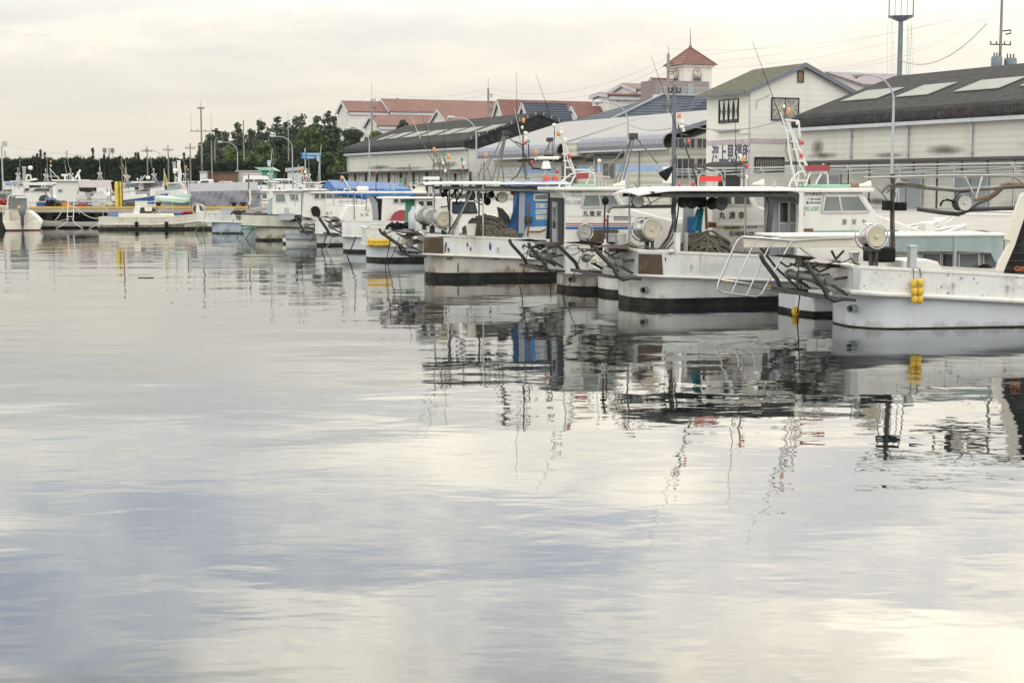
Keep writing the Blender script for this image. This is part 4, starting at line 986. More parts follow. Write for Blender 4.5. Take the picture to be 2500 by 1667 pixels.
# ================================================================ boat A: the nearest one, cut by the right edge
f = corner_frame(2190, 803, 10, 1.4); fA = f
r = root('fishing_boat', f.o, f.deg, 'nearest white fishing boat with chipped bulwark paint and yellow floats on its side', 'boat', G_B)
wA, sA = hull(r, 11.5, 1.4, 1.33, 0.80, 0.062, -1.12, 'hull_worn', 'hull_smooth', stripe=0, stripe_mat='boot_black', cap='house_white', round_rail=0.055, cap_w=0.05)
ch = B(); rr = random.Random(5)
for i in range(95):
    x = rr.uniform(-1.0, 4.2); z0_, z1_ = sA(x, 0.84), sA(x, 1.30)
    t = rr.choice((rr.random(), rr.betavariate(1, 4), rr.betavariate(4, 1))); z = z0_ + (z1_ - z0_) * t
    k_ = rr.choice((.35, .5, .7, 1.0, 1.6)); w_ = rr.uniform(.008, .032) * k_; h_ = rr.uniform(.004, .022) * k_; n_ = 7
    y = -1.4 - .02 * t - .005
    P = [(x + w_ * math.cos(k * 2 * math.pi / n_) * rr.uniform(.5, 1.2), y, z + h_ * math.sin(k * 2 * math.pi / n_) * rr.uniform(.5, 1.2) + .4 * w_ * math.cos(k)) for k in range(n_)]
    ch.add(P + [(x, y, z)], [(k, (k + 1) % n_, n_) for k in range(n_)])
ch.build('chipped_paint', 'ink_grey', r)
exhaust(r, (-0.88, -0.72, 0.40), (-.85, -.5, 0), 0.085, 0.5)
stern_gear(r, 1.4, 1.33, -1.12, 1.0)
B().prof([(-1.13, .86), (-1.13, 1.28), (-.95, 1.26), (-.99, .86)], -1.436, -1.40).build('corner_plate', 'galv', r)
# hydraulic post, long boom, hauling disc
p = B(); p.tube(T_(f, [(2178, 620), (2179, 470), (2179, 425)], 0.2), 0.05, 12); p.build('hydraulic_post', 'dark_steel', r, True)
p = B()
p.tube(T_(f, [(2150, 470), (2168, 452), (2200, 449), (2260, 458), (2340, 465), (2420, 460), (2500, 452), (2600, 446)], 0.2), 0.045, 10)
boom = p.build('boom', 'grey_pipe', r, True)
p = B()
p.tube(T_(f, [(2163, 472), (2185, 458), (2215, 454), (2260, 462)], 0.1), 0.016, 6); p.tube(T_(f, [(2166, 466), (2190, 447), (2230, 449), (2260, 455)], 0.1), 0.016, 6)
p.tube(T_(f, [(2175, 560), (2173, 600), (2178, 628), (2184, 600), (2181, 500), (2186, 470)], 0.0), 0.018, 6)
p.build('hose', 'rope', boom, True)
p = B(); p.tube(T_(f, [(2380, 488), (2412, 482), (2430, 470), (2445, 453), (2462, 449), (2500, 450), (2560, 455)], 0.2), 0.040, 8); p.build('bent_arm', 'wood', boom, True)
p = B(); p.tube(T_(f, [(2370, 511), (2390, 496), (2412, 489), (2434, 474), (2450, 459), (2500, 457), (2560, 462)], 0.1), 0.028, 8); p.tube(T_(f, [(2240, 510), (2300, 519), (2340, 523), (2368, 512), (2500, 507), (2620, 503)], 0.2), 0.05, 8); p.build('lower_boom', 'dark_steel', boom, True)
c = f.onY(2356, 496, -0.1); hauler(r, (c.x, -0.1, c.z), 0.175, 0.28, (0.05, -1, 0.02), 'drum_grey', 'dark_steel', False, 0, 'hauling_disc')
tubes(r, f, 0.1, [[(2294, 500), (2302, 489), (2318, 490), (2332, 496)], [(2330, 480), (2345, 470), (2368, 468)], [(2296, 505), (2300, 494), (2312, 486), (2335, 494)]], 0.014, 'black_rubber', 'disc_bracket')
m_ = B(); c = f.onY(2192, 512, 0.1); m_.box(c.x - .10, c.x + .12, -.1, .25, c.z - .02, c.z + .16); c = f.onY(2163, 508, .1); m_.box(c.x - .06, c.x + .08, -.1, .2, c.z - .05, c.z + .16); m_.build('hydraulic_motor', 'black_rubber', r, bevel=.02)
# upper pipe rack
p = B()
p.tube(T_(f, [(2108, 435), (2300, 432), (2620, 429)], 0.3), 0.022, 6); p.tube(T_(f, [(2108, 434), (2300, 429), (2620, 425)], -0.5), 0.020, 6)
p.tube(T_(f, [(2124, 436), (2178, 503)], 0.3), 0.018, 6); p.tube(T_(f, [(2195, 430), (2183, 503)], 0.3), 0.022, 6)
p.tube(T_(f, [(2355, 432), (2382, 486)], 0.0), 0.022, 6); p.tube(T_(f, [(2398, 432), (2382, 486)], 0.0), 0.020, 6)
p.tube(T_(f, [(2474, 430), (2500, 450)], 0.0), 0.018, 6)
p.build('pipe_rack', 'steel', r, True)
# big line hauler
c = f.onY(2140, 578, -0.75); hauler(r, (c.x, -0.75, c.z), 0.225, 0.42, (0.12, -1, 0.03), 'drum_face', 'steel', True, 0.45)
c = f.onY(2155, 630, -.7); B().box(c.x - .12, c.x + .35, -.6, .1, c.z - .1, c.z + .22).build('winch_housing', 'black_rubber', r, bevel=.05)
c = f.onY(2232, 618, -1.0); bitt(r, c.x, -1.0, 1.18, c.z + .03 - 1.18 + .1)
c = f.onY(2095, 610, 0); bitt(r, c.x, 0.1, 1.1, 0.42)
b = B(); a0 = f.onY(2185, 655, -.2); b.prof([(a0.x, 1.16), (a0.x, 1.40), (a0.x + .55, 1.42), (a0.x + .80, 1.36), (a0.x + .92, 1.16)], -.6, .3); b.build('engine_hatch', 'house_white', r, bevel=.03)
# ribbed side screen at the right edge
P = T_(f, [(2500, 470), (2492, 480), (2455, 585), (2468, 590), (2440, 640), (2433, 662), (2450, 664), (2478, 600), (2512, 500)], -1.15)
B().ex([(q.x, -1.15, q.z) for q in P], (0, .10, 0)).build('screen_frame', 'cream', r, bevel=.01)
sc_ = f.onY(2455, 664, -1.0); sb = B(); P = T_(f, [(2452, 668), (2520, 480), (2620, 478), (2620, 680)], -1.02)
scr = B().ex([(q.x, -1.02, q.z) for q in P], (0, .05, 0)).build('side_screen', 'boot_black', r)
bt = B()
for i in range(9):
    zt = 1.22 + i * .165; q0 = P[0].x + .02 + i * .075
    bt.box(q0, q0 + 1.6, -1.05, -1.02, zt, zt + .014)
bt.build('batten', 'dark_steel', scr)
tag(B().tube([f.world(sc_.x + .25 + .10 * math.cos(i * .7) * (1 + i * .02), -1.10 + .02 * math.sin(i), 1.17 + .10 * abs(math.sin(i * .55))) for i in range(14)], 0.012, 6).build('orange_hose', 'float_orange', None, True), 'orange hose looped on the rail at the right edge of the photo', 'hose')
# floats hung over the side
cs = []
for px, py in ((2231, 692), (2247, 690), (2232, 711), (2247, 711), (2233, 731), (2246, 731)):
    q = f.onY(px, py, -1.53); cs.append((q.x, -1.53, q.z))
f1, f2 = f.onY(2230, 655, -1.46), f.onY(2246, 655, -1.46)
floats(f, cs, 'six mustard yellow floats hanging in two strings on the nearest boat', 0.068, rope_pts=[[(f1.x, -1.3, 1.28), (f1.x, -1.46, 1.27), (cs[0][0], -1.53, cs[0][2]), (cs[4][0], -1.53, cs[4][2] - .1)], [(f2.x, -1.3, 1.28), (f2.x, -1.46, 1.27), (cs[1][0], -1.53, cs[1][2]), (cs[5][0], -1.53, cs[5][2] - .1)]])
# ================================================================ boat B: low green-awning boat with the boarding rack
f = corner_frame(1993, 771, 10, 1.2); fB = f
r = root('fishing_boat', f.o, f.deg, 'low white boat with pale teal awning screens and a steel boarding rack over its stern', 'boat', G_B)
hull(r, 10.5, 1.25, 1.12, 0.62, 0.03, 1.2, 'house_white', 'house_white', stripe=.14, zd=.3, xs=2.0)
sp = B(); sp.ex([(-.30, -.35, .06), (-.30, .75, .06), (-.05, 1.0, .06), (.9, 1.0, .06), (.9, -.95, .06), (-.05, -.95, .06)], (0, 0, .40)); sp.build('stern_float', 'hull_smooth', r, bevel=.03)
sp = B(); sp.ex([(-.305, -.355, -.2), (-.305, .755, -.2), (-.05, 1.005, -.2), (.9, 1.005, -.2), (.9, -.955, -.2), (-.055, -.955, -.2)], (0, 0, .30)); sp.build('float_stripe', 'boot_black', r)
sp = B(); sp.box(-.3, .5, -.97, -.90, .44, .47); sp.build('step_plate', 'plate_yellow', r)
# awning
a, b_ = f.onY(1815, 578, -1.2), f.onY(2462, 568, -1.2)
aw = B(); aw.ex([(-1.75, -1.2, 1.80), (-1.75, 1.2, 1.80), (-1.9, 1.2, 1.86), (-1.9, -1.2, 1.86)], (0, 0, 0)) if 0 else None
aw = B().box(f.onY(1868, 577, -1.2).x + .35, b_.x, -1.22, .55, 1.80, 1.86).build('awning_roof', 'house_white', r, bevel=.02)
B().box(f.onY(1818, 577, -1.2).x, .9, -1.19, -1.13, 1.58, 1.798).build('awning_beam', 'cream', r, bevel=.01)
c0, c1 = f.onY(2120, 600, -1.18), f.onY(2447, 600, -1.18); cm = f.onY(2332, 600, -1.18)
B().box(c0.x, cm.x - .04, -1.19, -1.16, 1.46, 1.795).build('awning_screen', 'teal_panel', r)
q = B(); q.ex([(cm.x + .04, -1.19, 1.80), (c1.x, -1.19, 1.80), (c1.x - .03, -1.19, 1.17), (c1.x - .18, -1.19, 1.22), (c1.x - .28, -1.19, 1.42), (cm.x + .04, -1.19, 1.46)], (0, .03, 0)); q.build('awning_screen', 'teal_panel', r)
for px in (2332, 2455): q = f.onY(px, 600, -1.2); B().box(q.x - .035, q.x + .035, -1.22, -1.15, 1.0, 1.798).build('awning_post', 'galv', r)
for (x0_, x1_, m_, nm) in ((2250, 2295, 'glass_pale', 'window'), (2299, 2330, 'glass_dark', 'window'), (2340, 2388, 'glass_pale', 'window'), (2400, 2440, 'glass_pale', 'window')):
    swin(r, f, [(x0_, 618), (x1_, 618), (x1_, 655), (x0_, 655)], -0.9, m=m_, name=nm)
q0, q1 = f.onY(2190, 640, -.88), f.onY(2450, 640, -.88); B().box(q0.x, q1.x, -.88, .8, .95, 1.75).build('cabin', 'house_white', r)
q = B(); q.ball(tuple(f.onY(2405, 655, -1.05)), .16, .6); q.build('engine_cover', 'black_rubber', r, True)
for pts in ([(1850, 596), (1896, 655), (1950, 705), (1956, 712)], [(2060, 612), (2020, 655)], [(2030, 612), (2052, 655)]):
    q = B(); q.tube(T_(f, pts, -1.0), 0.028, 6); q.build('strut', 'dark_steel', r)
# boarding rack of bent tube
K = -1.25
rk = B()
fr = [(1985, 592), (1937, 588), (1925, 600), (1866, 710), (1850, 724), (1760, 714), (1750, 706), (1756, 680), (1800, 590), (1812, 578), (1840, 582), (1937, 588)]
rk.tube(T_(f, [(1937, 588), (1929, 594), (1920, 610), (1860, 716), (1846, 725), (1765, 714), (1751, 706), (1754, 690), (1795, 598), (1803, 585), (1813, 579)], K), 0.022, 8)
rk.tube(T_(f, [(1813, 579), (1850, 581), (1937, 588), (2010, 583), (2085, 581)], K), 0.026, 8)
rk.tube(T_(f, [(1854, 580), (1842, 592), (1786, 715)], K), 0.018, 8); rk.tube(T_(f, [(1893, 583), (1880, 596), (1823, 721)], K), 0.018, 8)
rk.tube(T_(f, [(1756, 683), (1870, 700), (1960, 712), (2040, 724)], K + .1), 0.024, 8); rk.tube(T_(f, [(1790, 690), (1900, 712), (2042, 730)], K + .25), 0.024, 8)
rk.tube(T_(f, [(1937, 590), (1962, 612), (1990, 630)], K + .1), 0.020, 8)
ro = rk.build('boarding_rack', 'steel', r, True)
q = B()
for px, py in ((1770, 686), (1876, 701)):
    a = f.onY(px - 5, py - 1, K + .1); b_ = f.onY(px + 5, py + 1, K + .1); q.tube([a, b_], 0.030, 8)
q.build('yellow_tape', 'float_yellow', ro)
p = f.onY(1944, 757, -.9); floats(f, [(p.x, -.85, .10)], 'small yellow float under the stern of the low awning boat', .09)
# ================================================================ boat C
f = corner_frame(1640, 748, 16, 1.5); fC = f; K = -1.12
r = root('fishing_boat', f.o, f.deg, 'white fishing boat with long flat canopy, brown stern corner and big line drum', 'boat', G_B)
rC = r
hull(r, 12.0, 1.5, 1.40, 0.80, 0.052, -1.0, 'hull_white', 'hull_white', stripe=.20, rise=.55)
stern_gear(r, 1.5, 1.40, -1.0, 1.1)
B().prof([(-1.0, .83), (-1.0, 1.33), (-.40, 1.30), (-.36, .80)], -1.535, -1.49).build('brown_patch', 'brown_panel', r)
for i, (px, py, w_, h_) in enumerate(((1612, 643, 5, 22), (1625, 633, 4, 14), (1611, 655, 4, 12))): blotch(r, f, px, py, w_, h_, -1.530, seed=i)
exhaust(r, (-0.70, -1.05, 0.40), (-.72, -.68, 0), 0.09, .5)
# canopy and wheelhouse
canopy(r, f.onY(1574, 470, -1.4).x, f.onY(1948, 466, -1.4).x, 1.45, 2.83, .07, .04, posts=((-.2, 1.3), (3.1, 1.3)), droop=.12)
prism(r, f, [(1958, 468), (2107, 470), (2141, 525), (2172, 536), (2222, 552), (2292, 583), (2300, 640), (1958, 640)], K, 1.1, 'wheelhouse', 'house_white', bevel=.03)
a, b_ = f.onY(1925, 464, K), f.onY(2128, 464, K); roofslab(r, a.x, b_.x, 1.28, 2.79, 2.90)
swin(r, f, [(2013, 478), (2095, 478), (2121, 517), (2006, 518)], K, (0.42,), 'glass_pale', t=.06)
dk = prism(r, f, [(1868, 476), (1954, 476), (1954, 640), (1868, 640)], -.75, -.70, 'door_wall', 'shutter_grey')
swin(r, f, [(1901, 493), (1924, 493), (1924, 544), (1901, 544)], -.75, (), 'glass_dark', parent=dk); swin(r, f, [(1926, 493), (1948, 493), (1948, 544), (1926, 544)], -.75, (), 'glass_pale', parent=dk)
swin(r, f, [(1901, 546), (1924, 546), (1924, 620), (1901, 620)], -.75, (), 'shutter_grey', parent=dk, name='door'); swin(r, f, [(1926, 546), (1948, 546), (1948, 620), (1926, 620)], -.75, (), 'shutter_grey', parent=dk, name='door')
P = [(1840, 474), (1860, 477), (1874, 484), (1879, 500), (1872, 560), (1868, 640), (1876, 640), (1884, 560), (1890, 500), (1900, 486), (1922, 481), (1940, 486), (1950, 500), (1952, 474)]
prism(r, f, P, -1.30, -1.24, 'arch_panel', 'dark_trim')
prism(r, f, [(1950, 470), (1962, 470), (1962, 640), (1944, 640), (1951, 520), (1949, 490)], -1.27, -1.12, 'arch_pillar', 'house_white')
lettering(r, f, 'フク参2571', 1966, 2006, 469, 478, K); lettering(r, f, 'フ 290-45000', 1970, 2004, 483, 489, K); lettering(r, f, '漁 290-45600', 1968, 2004, 491, 498, K, 'ink_blue', bold=.01)
lettering(r, f, 'F02-6287', 1963, 2000, 504, 515, K, 'ink_green')
for ch, px in (('勝', 2056), ('栄', 2079), ('丸', 2104)): lettering(r, f, ch, px, px + 11, 534, 548, K, 'ink_slate')
a, b_ = f.onY(1975, 566, K), f.onY(2192, 566, K); B().box(a.x, b_.x, K - .008, K, a.z - .015, a.z + .02).build('green_stripe', 'green_paint', r)
b = B(); q = f.onY(1960, 563, K); b.box(q.x - .05, q.x + .28, K - .02, K - .002, q.z - .03, q.z + .05); q = f.onY(1958, 522, K); b.box(q.x - .02, q.x + .06, K - .02, K - .002, q.z - .06, q.z + .05); b.build('rust_patch', 'rusty_steel', r)
# gear on the roof
def zroof(f, px, k): q = f.onY(px, 455, k); return q.x
rb = mast(r, f, 0.0, [[(1703, 458), (1706, 430), (1712, 424), (1750, 420)], [(1727, 458), (1727, 424), (1724, 421)], [(1724, 421), (1757, 421), (1762, 428), (1768, 458)], [(1742, 458), (1743, 424), (1758, 421)]], 0.016, 'steel', (), 'flag_rail')
P = T_(f, [(1709, 430), (1762, 430), (1761, 443), (1706, 443)], -.03); B().ex(P, (0, .02, 0)).build('red_board', 'red_board', rb)
m1 = mast(r, f, 0.25, [[(1655, 305), (1668, 345), (1690, 405), (1706, 458)], [(1690, 405), (1720, 430)], [(1690, 405), (1702, 458)], [(1663, 328), (1678, 330)], [(1686, 400), (1762, 425), (1770, 440)]], 0.020, 'dark_steel', (('amber', 1658, 289, 1.5), ('white', 1666, 302, 1.2), ('dome', 1665, 312, 1.0), ('white', 1669, 322, 1.1), ('red', 1681, 352, 1.3)))
whip(r, f, 0.25, (1657, 330), (1590, 138))
mast(r, f, -.4, [[(1816, 458), (1816, 398)], [(1796, 425), (1816, 436), (1826, 428)]], 0.022, 'grey_pipe', (('amber', 1816, 395, 1.4), ('white', 1808, 385, 1.1), ('red', 1823, 411, 1.4), ('white', 1823, 436, 1.2)))
whip(r, f, 0.6, (1797, 420), (1794, 230))
for px, py in ((1658, 456), (1692, 455)): beacon(rb, f.onY(px, py, .3), 'red', 1.3)
beacon(r, f.onY(1848, 448, -.5), 'horn', .9)
B().cyl(tuple(f.onY(1890, 458, -.6)), tuple(f.onY(1890, 443, -.6)), 0.055, 12).build('roof_vent', 'drum_grey', r)
# tall white ladder mast
wm = [[(1905, 275), (1912, 300), (1920, 320), (1932, 400), (1945, 455)], [(1921, 293), (1930, 320), (1952, 400), (1968, 430)], [(1950, 297), (1953, 335)], [(1916, 293), (1948, 296)], [(1930, 320), (1975, 415), (1979, 420)], [(1935, 322), (1960, 385), (1972, 420)], [(1920, 320), (1937, 322)],
      [(1926, 458), (1932, 440), (1950, 420), (1979, 417)], [(1979, 417), (1975, 430), (1965, 456)], [(1946, 393), (1966, 394)], [(1936, 365), (1957, 367)], [(1931, 345), (1948, 346)], [(1950, 420), (1946, 456)], [(2010, 420), (2020, 425), (2022, 460)], [(2006, 423), (1996, 440), (1990, 456)], [(1979, 417), (2015, 418)], [(1932, 441), (1970, 442)]]
wmo = mast(r, f, 0.3, wm, 0.026, 'white_tube', (('amber', 1926, 279, 1.7), ('white', 1914, 264, 1.1), ('white', 1947, 305, 1.5), ('red', 1958, 354, 1.4), ('red', 1956, 386, 1.4), ('amber', 2010, 407, .9)), 'ladder_mast')
whip(r, f, 0.3, (1912, 305), (1837, 102), .018)
tubes(r, f, 0.35, [[(1918, 305), (1921, 335), (1918, 370), (1932, 405), (1944, 450)], [(1930, 330), (1942, 390), (1946, 430), (1950, 455)], [(1945, 455), (1955, 440), (1960, 457)]], 0.010, 'rope_dark', 'cable')
P = T_(f, [(1966, 405), (2026, 403), (2026, 417), (1968, 419)], .25); B().ex(P, (0, .02, 0)).build('red_board', 'dull_red', wmo)
a, b_ = f.onY(1975, 457, .2), f.onY(2046, 457, .2); B().box(a.x, b_.x, -.5, .9, 2.903, 2.99).build('life_raft_tray', 'mint', r, bevel=.02)
q = f.onY(2065, 452, .2); B().box(q.x - .13, q.x + .18, -.2, .3, 2.903, 3.02).build('battery_box', 'wood', r)
beacon(r, f.onY(2108, 452, -.6), 'horn', .95)
# haulers under the canopy
for px, py, m_, k in ((1762, 497, 'dark_trim', -.9), (1690, 493, 'boot_black', -.5), (1712, 492, 'boot_black', -.2)):
    q = f.onY(px, py, k); hauler(r, (q.x, k, q.z), 0.175, .5, (.1, -1, 0), 'dark_trim' if m_ == 'dark_trim' else 'boot_black', 'boot_black', False, 0, 'net_hauler')
q = f.onY(1592, 560, -.9); hauler(r, (q.x, -.9, q.z), 0.245, .62, (.10, -1, .02), 'drum_face', 'steel', True, .35)
tubes(r, f, -.2, [[(1484, 520), (1487, 510), (1496, 504), (1560, 505), (1640, 504)]], .045, 'grey_pipe', 'boom', 10)
q = f.onY(1558, 492, -.35); hauler(r, (q.x, -.35, q.z), 0.16, .12, (.05, -1, 0), 'drum_grey', 'dark_steel', False, 0, 'hauling_disc')
tubes(r, f, -.2, [[(1655, 470), (1648, 510), (1650, 545), (1640, 580), (1618, 612)], [(1650, 470), (1644, 510), (1646, 545), (1634, 580), (1612, 612)], [(1646, 470), (1640, 510), (1642, 545), (1630, 580), (1606, 612)], [(1660, 470), (1654, 530), (1645, 590), (1624, 612)]], .019, 'dark_steel', 'hydraulic_pipe')
tubes(r, f, 0.0, [[(1536, 500), (1540, 480), (1560, 462), (1575, 470), (1590, 500)], [(1556, 478), (1556, 458), (1550, 448)], [(1545, 485), (1530, 470), (1590, 455)], [(1572, 505), (1640, 468)]], .012, 'dark_steel', 'boom_linkage')
tubes(r, f, -.1, [[(1474, 610), (1476, 520), (1478, 480)], [(1482, 610), (1484, 525)]], .024, 'dark_steel', 'stern_post')
q = B(); p_ = f.onY(1478, 490, -.15); q.ball(p_, .09, 1.2); q.build('hydraulic_motor', 'black_rubber', r, True)
q = B(); p_ = f.onY(1481, 537, -.15); q.ball(p_, .05, .9, 6); q.build('red_float', 'red_lamp', r, True)
q = f.onY(1523, 600, -1.2); bitt(r, q.x + .15, -.6, 1.3, .45, 'steel', .13)
q = f.onY(1658, 608, -1.25); bitt(r, q.x, -1.2, 1.36, .42, 'house_white', .1); bitt(r, q.x + .22, -1.2, 1.36, .42, 'steel', .07)
q = f.onY(1482, 600, -.8); bitt(r, q.x, -.8, 1.3, .22, 'house_white', .09)
B().cyl((q.x - .05, -.8, 1.5), (q.x - .05, -.8, 1.66), .03, 8).build('valve', 'white_tube', r)
q = f.onY(1725, 610, -.7); rope_pile(f, q.x, -.55, 1.2, 1.35, 1.3, .50, 'heap of thick grey-brown warp on the deck of the canopied boat second from right', 34, .024, seed=3, group='heaps of warp on deck')
q = f.onY(1510, 612, -.5); rope_pile(f, q.x + .1, -.35, 1.36, .85, .8, .13, 'flat tangle of thin rope beside the drum on the brown-cornered boat', 20, .014, seed=8, group='heaps of warp on deck')
q = f.onY(1515, 630, .2); rope_pile(f, -1.45, -.3, 1.05, .5, 1.2, .2, 'grey rope tangle hanging in the stern roller, second boat from the right', 16, .016, 'rope_pale', seed=9, group='heaps of warp on deck')
q = f.onY(1640, 610, -1.56); b = B(); b.ball((0, 0, 0), .10, .65); b.tube([(-.6, .03, -.0), (-.3, .03, .03), (0, 0, .03)], .022, 6); tag(b.build('rope_knot', 'rope_pale', None, True, loc=f.world(q.x, -1.53, 1.37), rz=f.deg), 'pale rope end knotted over the gunwale of the brown-cornered boat', 'rope')
# cloth curtain hanging under the canopy
def cloth(f, pts, y, label, m, name='cloth', cat='cloth', amp=.05):
    a, b2, c, d = [f.onY(p[0], p[1], y) for p in pts]; bb = B()
    def fn(u, v):
        top = a.lerp(b2, u); bot = d.lerp(c, u); p = top.lerp(bot, v); return f.world(p.x, y + amp * math.sin(u * 14 + v * 2) + amp * .6 * math.sin(v * 5 + u * 4), p.z)
    bb.grid(fn, 12, 10); bb.grid(lambda u, v: fn(1 - u, v) + f.Y * .006, 12, 10)
    return tag(bb.build(name, m, None, True), label, cat)
cloth(f, [(1703, 510), (1720, 508), (1713, 570), (1690, 560)], .2, 'turquoise cloth hanging under the long flat canopy', 'teal_cloth')
# ================================================================ boat D: its cabin shows under the canopy of C
f = Fr(fC.world(0.6, 3.35), 16); fD = f; K = -1.05
r = root('fishing_boat', f.o, f.deg, 'white boat with three brush characters on its cabin, seen under the long canopy', 'boat', G_B)
hull(r, 10.5, 1.4, 1.2, 0.7, .03, -.9, 'hull_white', 'hull_white', stripe=.15)
prism(r, f, [(1738, 466), (1835, 466), (1852, 505), (1868, 510), (1925, 522), (1990, 560), (1990, 700), (1738, 700)], K, 1.05, 'wheelhouse', 'house_white', bevel=.03)
q = f.onY(1850, 550, K); a = f.onY(1750, 550, K); B().box(a.x, q.x + 1.0, K - .04, K + .02, a.z - .03, a.z + .04).build('rub_ledge', 'house_white', r, bevel=.01)
swin(r, f, [(1768, 476), (1786, 476), (1786, 501), (1768, 501)], K, (), 'glass_dark', t=.05); swin(r, f, [(1790, 476), (1826, 476), (1834, 501), (1790, 501)], K, (), 'glass_dark', t=.05)
for ch, px in (('丸', 1755), ('源', 1779), ('幸', 1802)): lettering(r, f, ch, px, px + 16, 516, 533, K, 'ink', bold=.012)
a, b_ = f.onY(1767, 555, K), f.onY(1806, 555, K); B().box(a.x, b_.x, K - .016, K - .006, a.z - .05, a.z + .06).build('number_plate', 'plate_yellow', r)
o = lettering(r, f, 'F02-6034', 1769, 1806, 550, 559, K - .014, 'ink'); lettering(r, f, 'フク参2578', 1809, 1847, 549, 558, K, 'ink_slate')
lettering(r, f, '福岡1294', 1793, 1846, 564, 575, K, 'ink', bold=.004)
lettering(r, f, '釣', 1782, 1790, 566, 574, K, 'ink'); cq = f.onY(1786, 570, K)
B().tube([(cq.x + .072 * math.cos(i * math.pi / 10), K - .008, cq.z + .072 * math.sin(i * math.pi / 10)) for i in range(20)], .005, 4, closed=True).build('ring_mark', 'ink', r)
prism(r, f, [(1672, 470), (1700, 470), (1694, 620), (1664, 620)], .2, .26, 'door_post', 'shutter_grey')
prism(r, f, [(1680, 530), (1700, 530), (1696, 620), (1680, 620)], .1, .14, 'door', 'deep_blue')
tubes(r, f, -1.2, [[(1723, 500), (1725, 560)], [(1730, 545), (1748, 547)], [(1730, 552), (1748, 552)]], .04, 'rusty_steel', 'side_winch')
tubes(r, f, -.6, [[(1868, 522), (1880, 500), (1900, 498)], [(1868, 526), (1878, 510)]], .015, 'steel', 'hand_rail')
# ================================================================ boat E
f = corner_frame(1455, 712, 12, 1.3); fE = f; K = -.95
r = root('fishing_boat', f.o, f.deg, 'white boat with blue and red stripes and sloping foredeck beside the brown-cornered boat', 'boat', G_B)
hull(r, 11.0, 1.3, 1.26, 0.54, .02, -.95, 'hull_white', 'hull_rusty', stripe=.15)
stern_gear(r, 1.3, 1.28, -.95, 1.05)
exhaust(r, (-.72, -.92, .34), (-.7, -.7, 0), .075, .5)
prism(r, f, [(1353, 466), (1381, 466), (1380, 490), (1376, 480), (1366, 472)], K, -.85, 'arch_bracket', 'house_white')
prism(r, f, [(1381, 466), (1505, 467), (1530, 508), (1545, 512), (1622, 533), (1668, 546), (1700, 560), (1700, 640), (1378, 640), (1381, 560)], K, .95, 'wheelhouse', 'house_white', bevel=.03)
a, b_ = f.onY(1352, 462, K), f.onY(1524, 462, K); roofslab(r, a.x, b_.x, 1.12, 2.82, 2.92)
xa = f.onY(1380, 520, K).x
dw = B().box(xa - .05, xa - .002, -.78, .70, 1.0, 2.62).build('doorway', 'interior_dark', r)  # dark panel on the aft wall, standing in for the shade inside the arch
B().box(xa - .09, xa - .05, -.30, .25, 1.0, 2.5).build('door', 'shutter_grey', dw); B().box(xa - .10, xa - .09, -.22, .15, 1.75, 2.35).build('window', 'glass_dark', dw)
swin(r, f, [(1426, 475), (1498, 475), (1514, 505), (1420, 506)], K, (.5,), 'glass_pale', t=.055)
for ch, px in (('丸', 1423), ('徳', 1439), ('栄', 1455)): lettering(r, f, ch, px, px + 13, 514, 527, K, 'ink', bold=.014)
lettering(r, f, 'フク参2569', 1382, 1420, 473, 482, K, 'ink_green'); lettering(r, f, 'F02 6288', 1380, 1418, 489, 500, K, 'ink_grey'); lettering(r, f, 'フ 290-45001', 1386, 1421, 467, 472, K, 'ink')
a, b_ = f.onY(1499, 533, K), f.onY(1539, 533, K); B().box(a.x, b_.x, K - .012, K - .004, a.z - .05, a.z + .05).build('name_plate', 'ink_slate', r, bevel=.004)
lettering(r, f, 'MAEKAWA', 1502, 1536, 530, 537, K - .010, 'plate_white')
for y0_, y1_, m_, nm in ((545, 548, 'ink_red', 'red_stripe'), (550, 552, 'deep_blue', 'thin_blue_stripe'), (554, 560, 'deep_blue', 'blue_stripe')):
    prism(r, f, [(1381, y0_), (1556, y0_), (1554, y1_), (1381, y1_)], K - .006, K, nm, m_)
prism(r, f, [(1382, 528), (1550, 528), (1550, 529), (1382, 529)], K - .004, K, 'joint_line', 'ink_grey')
prism(r, f, [(1440, 561), (1510, 561), (1510, 610), (1440, 610)], K - .03, K, 'locker', 'brown_panel')
q = f.onY(1424, 566, -.8); hauler(r, (q.x, -1.0, q.z), .205, .36, (.12, -1, 0), 'drum_grey', 'drum_grey', True, .25)
q = f.onY(1320, 640, -1.0)
q = f.onY(1530, 572, -.7); b = B(); b.box(q.x - .16, q.x + .22, -.9, -.2, q.z - .2, q.z + .12); b.build('deck_locker', 'cream', r, bevel=.03)
em = [[(1372, 330), (1374, 350), (1380, 400), (1379, 440), (1385, 460)], [(1374, 345), (1388, 395), (1402, 425)], [(1378, 345), (1394, 395), (1406, 425)], [(1372, 376), (1386, 376)], [(1375, 393), (1392, 393)], [(1379, 409), (1399, 410)], [(1363, 458), (1374, 440), (1395, 425), (1440, 420), (1452, 424), (1452, 460)], [(1406, 425), (1395, 445), (1386, 460)], [(1441, 424), (1430, 455)], [(1398, 415), (1450, 415)], [(1364, 325), (1374, 346)]]
eo = mast(r, f, .1, em, .022, 'white_tube', (('amber', 1363, 333, 1.7), ('dome', 1369, 326, 1.2), ('dome', 1353, 308, 1.3), ('white', 1380, 348, 1.6), ('red', 1389, 387, 1.5), ('amber', 1444, 415, 1.0), ('white', 1370, 318, 1.0)), 'ladder_mast')
P = T_(f, [(1407, 423), (1437, 422), (1437, 436), (1408, 438)], .05); B().ex(P, (0, .02, 0)).build('red_board', 'dull_red', eo)
whip(r, f, .1, (1354, 315), (1308, 180), .016); whip(r, f, .3, (1354, 318), (1352, 380), .02)
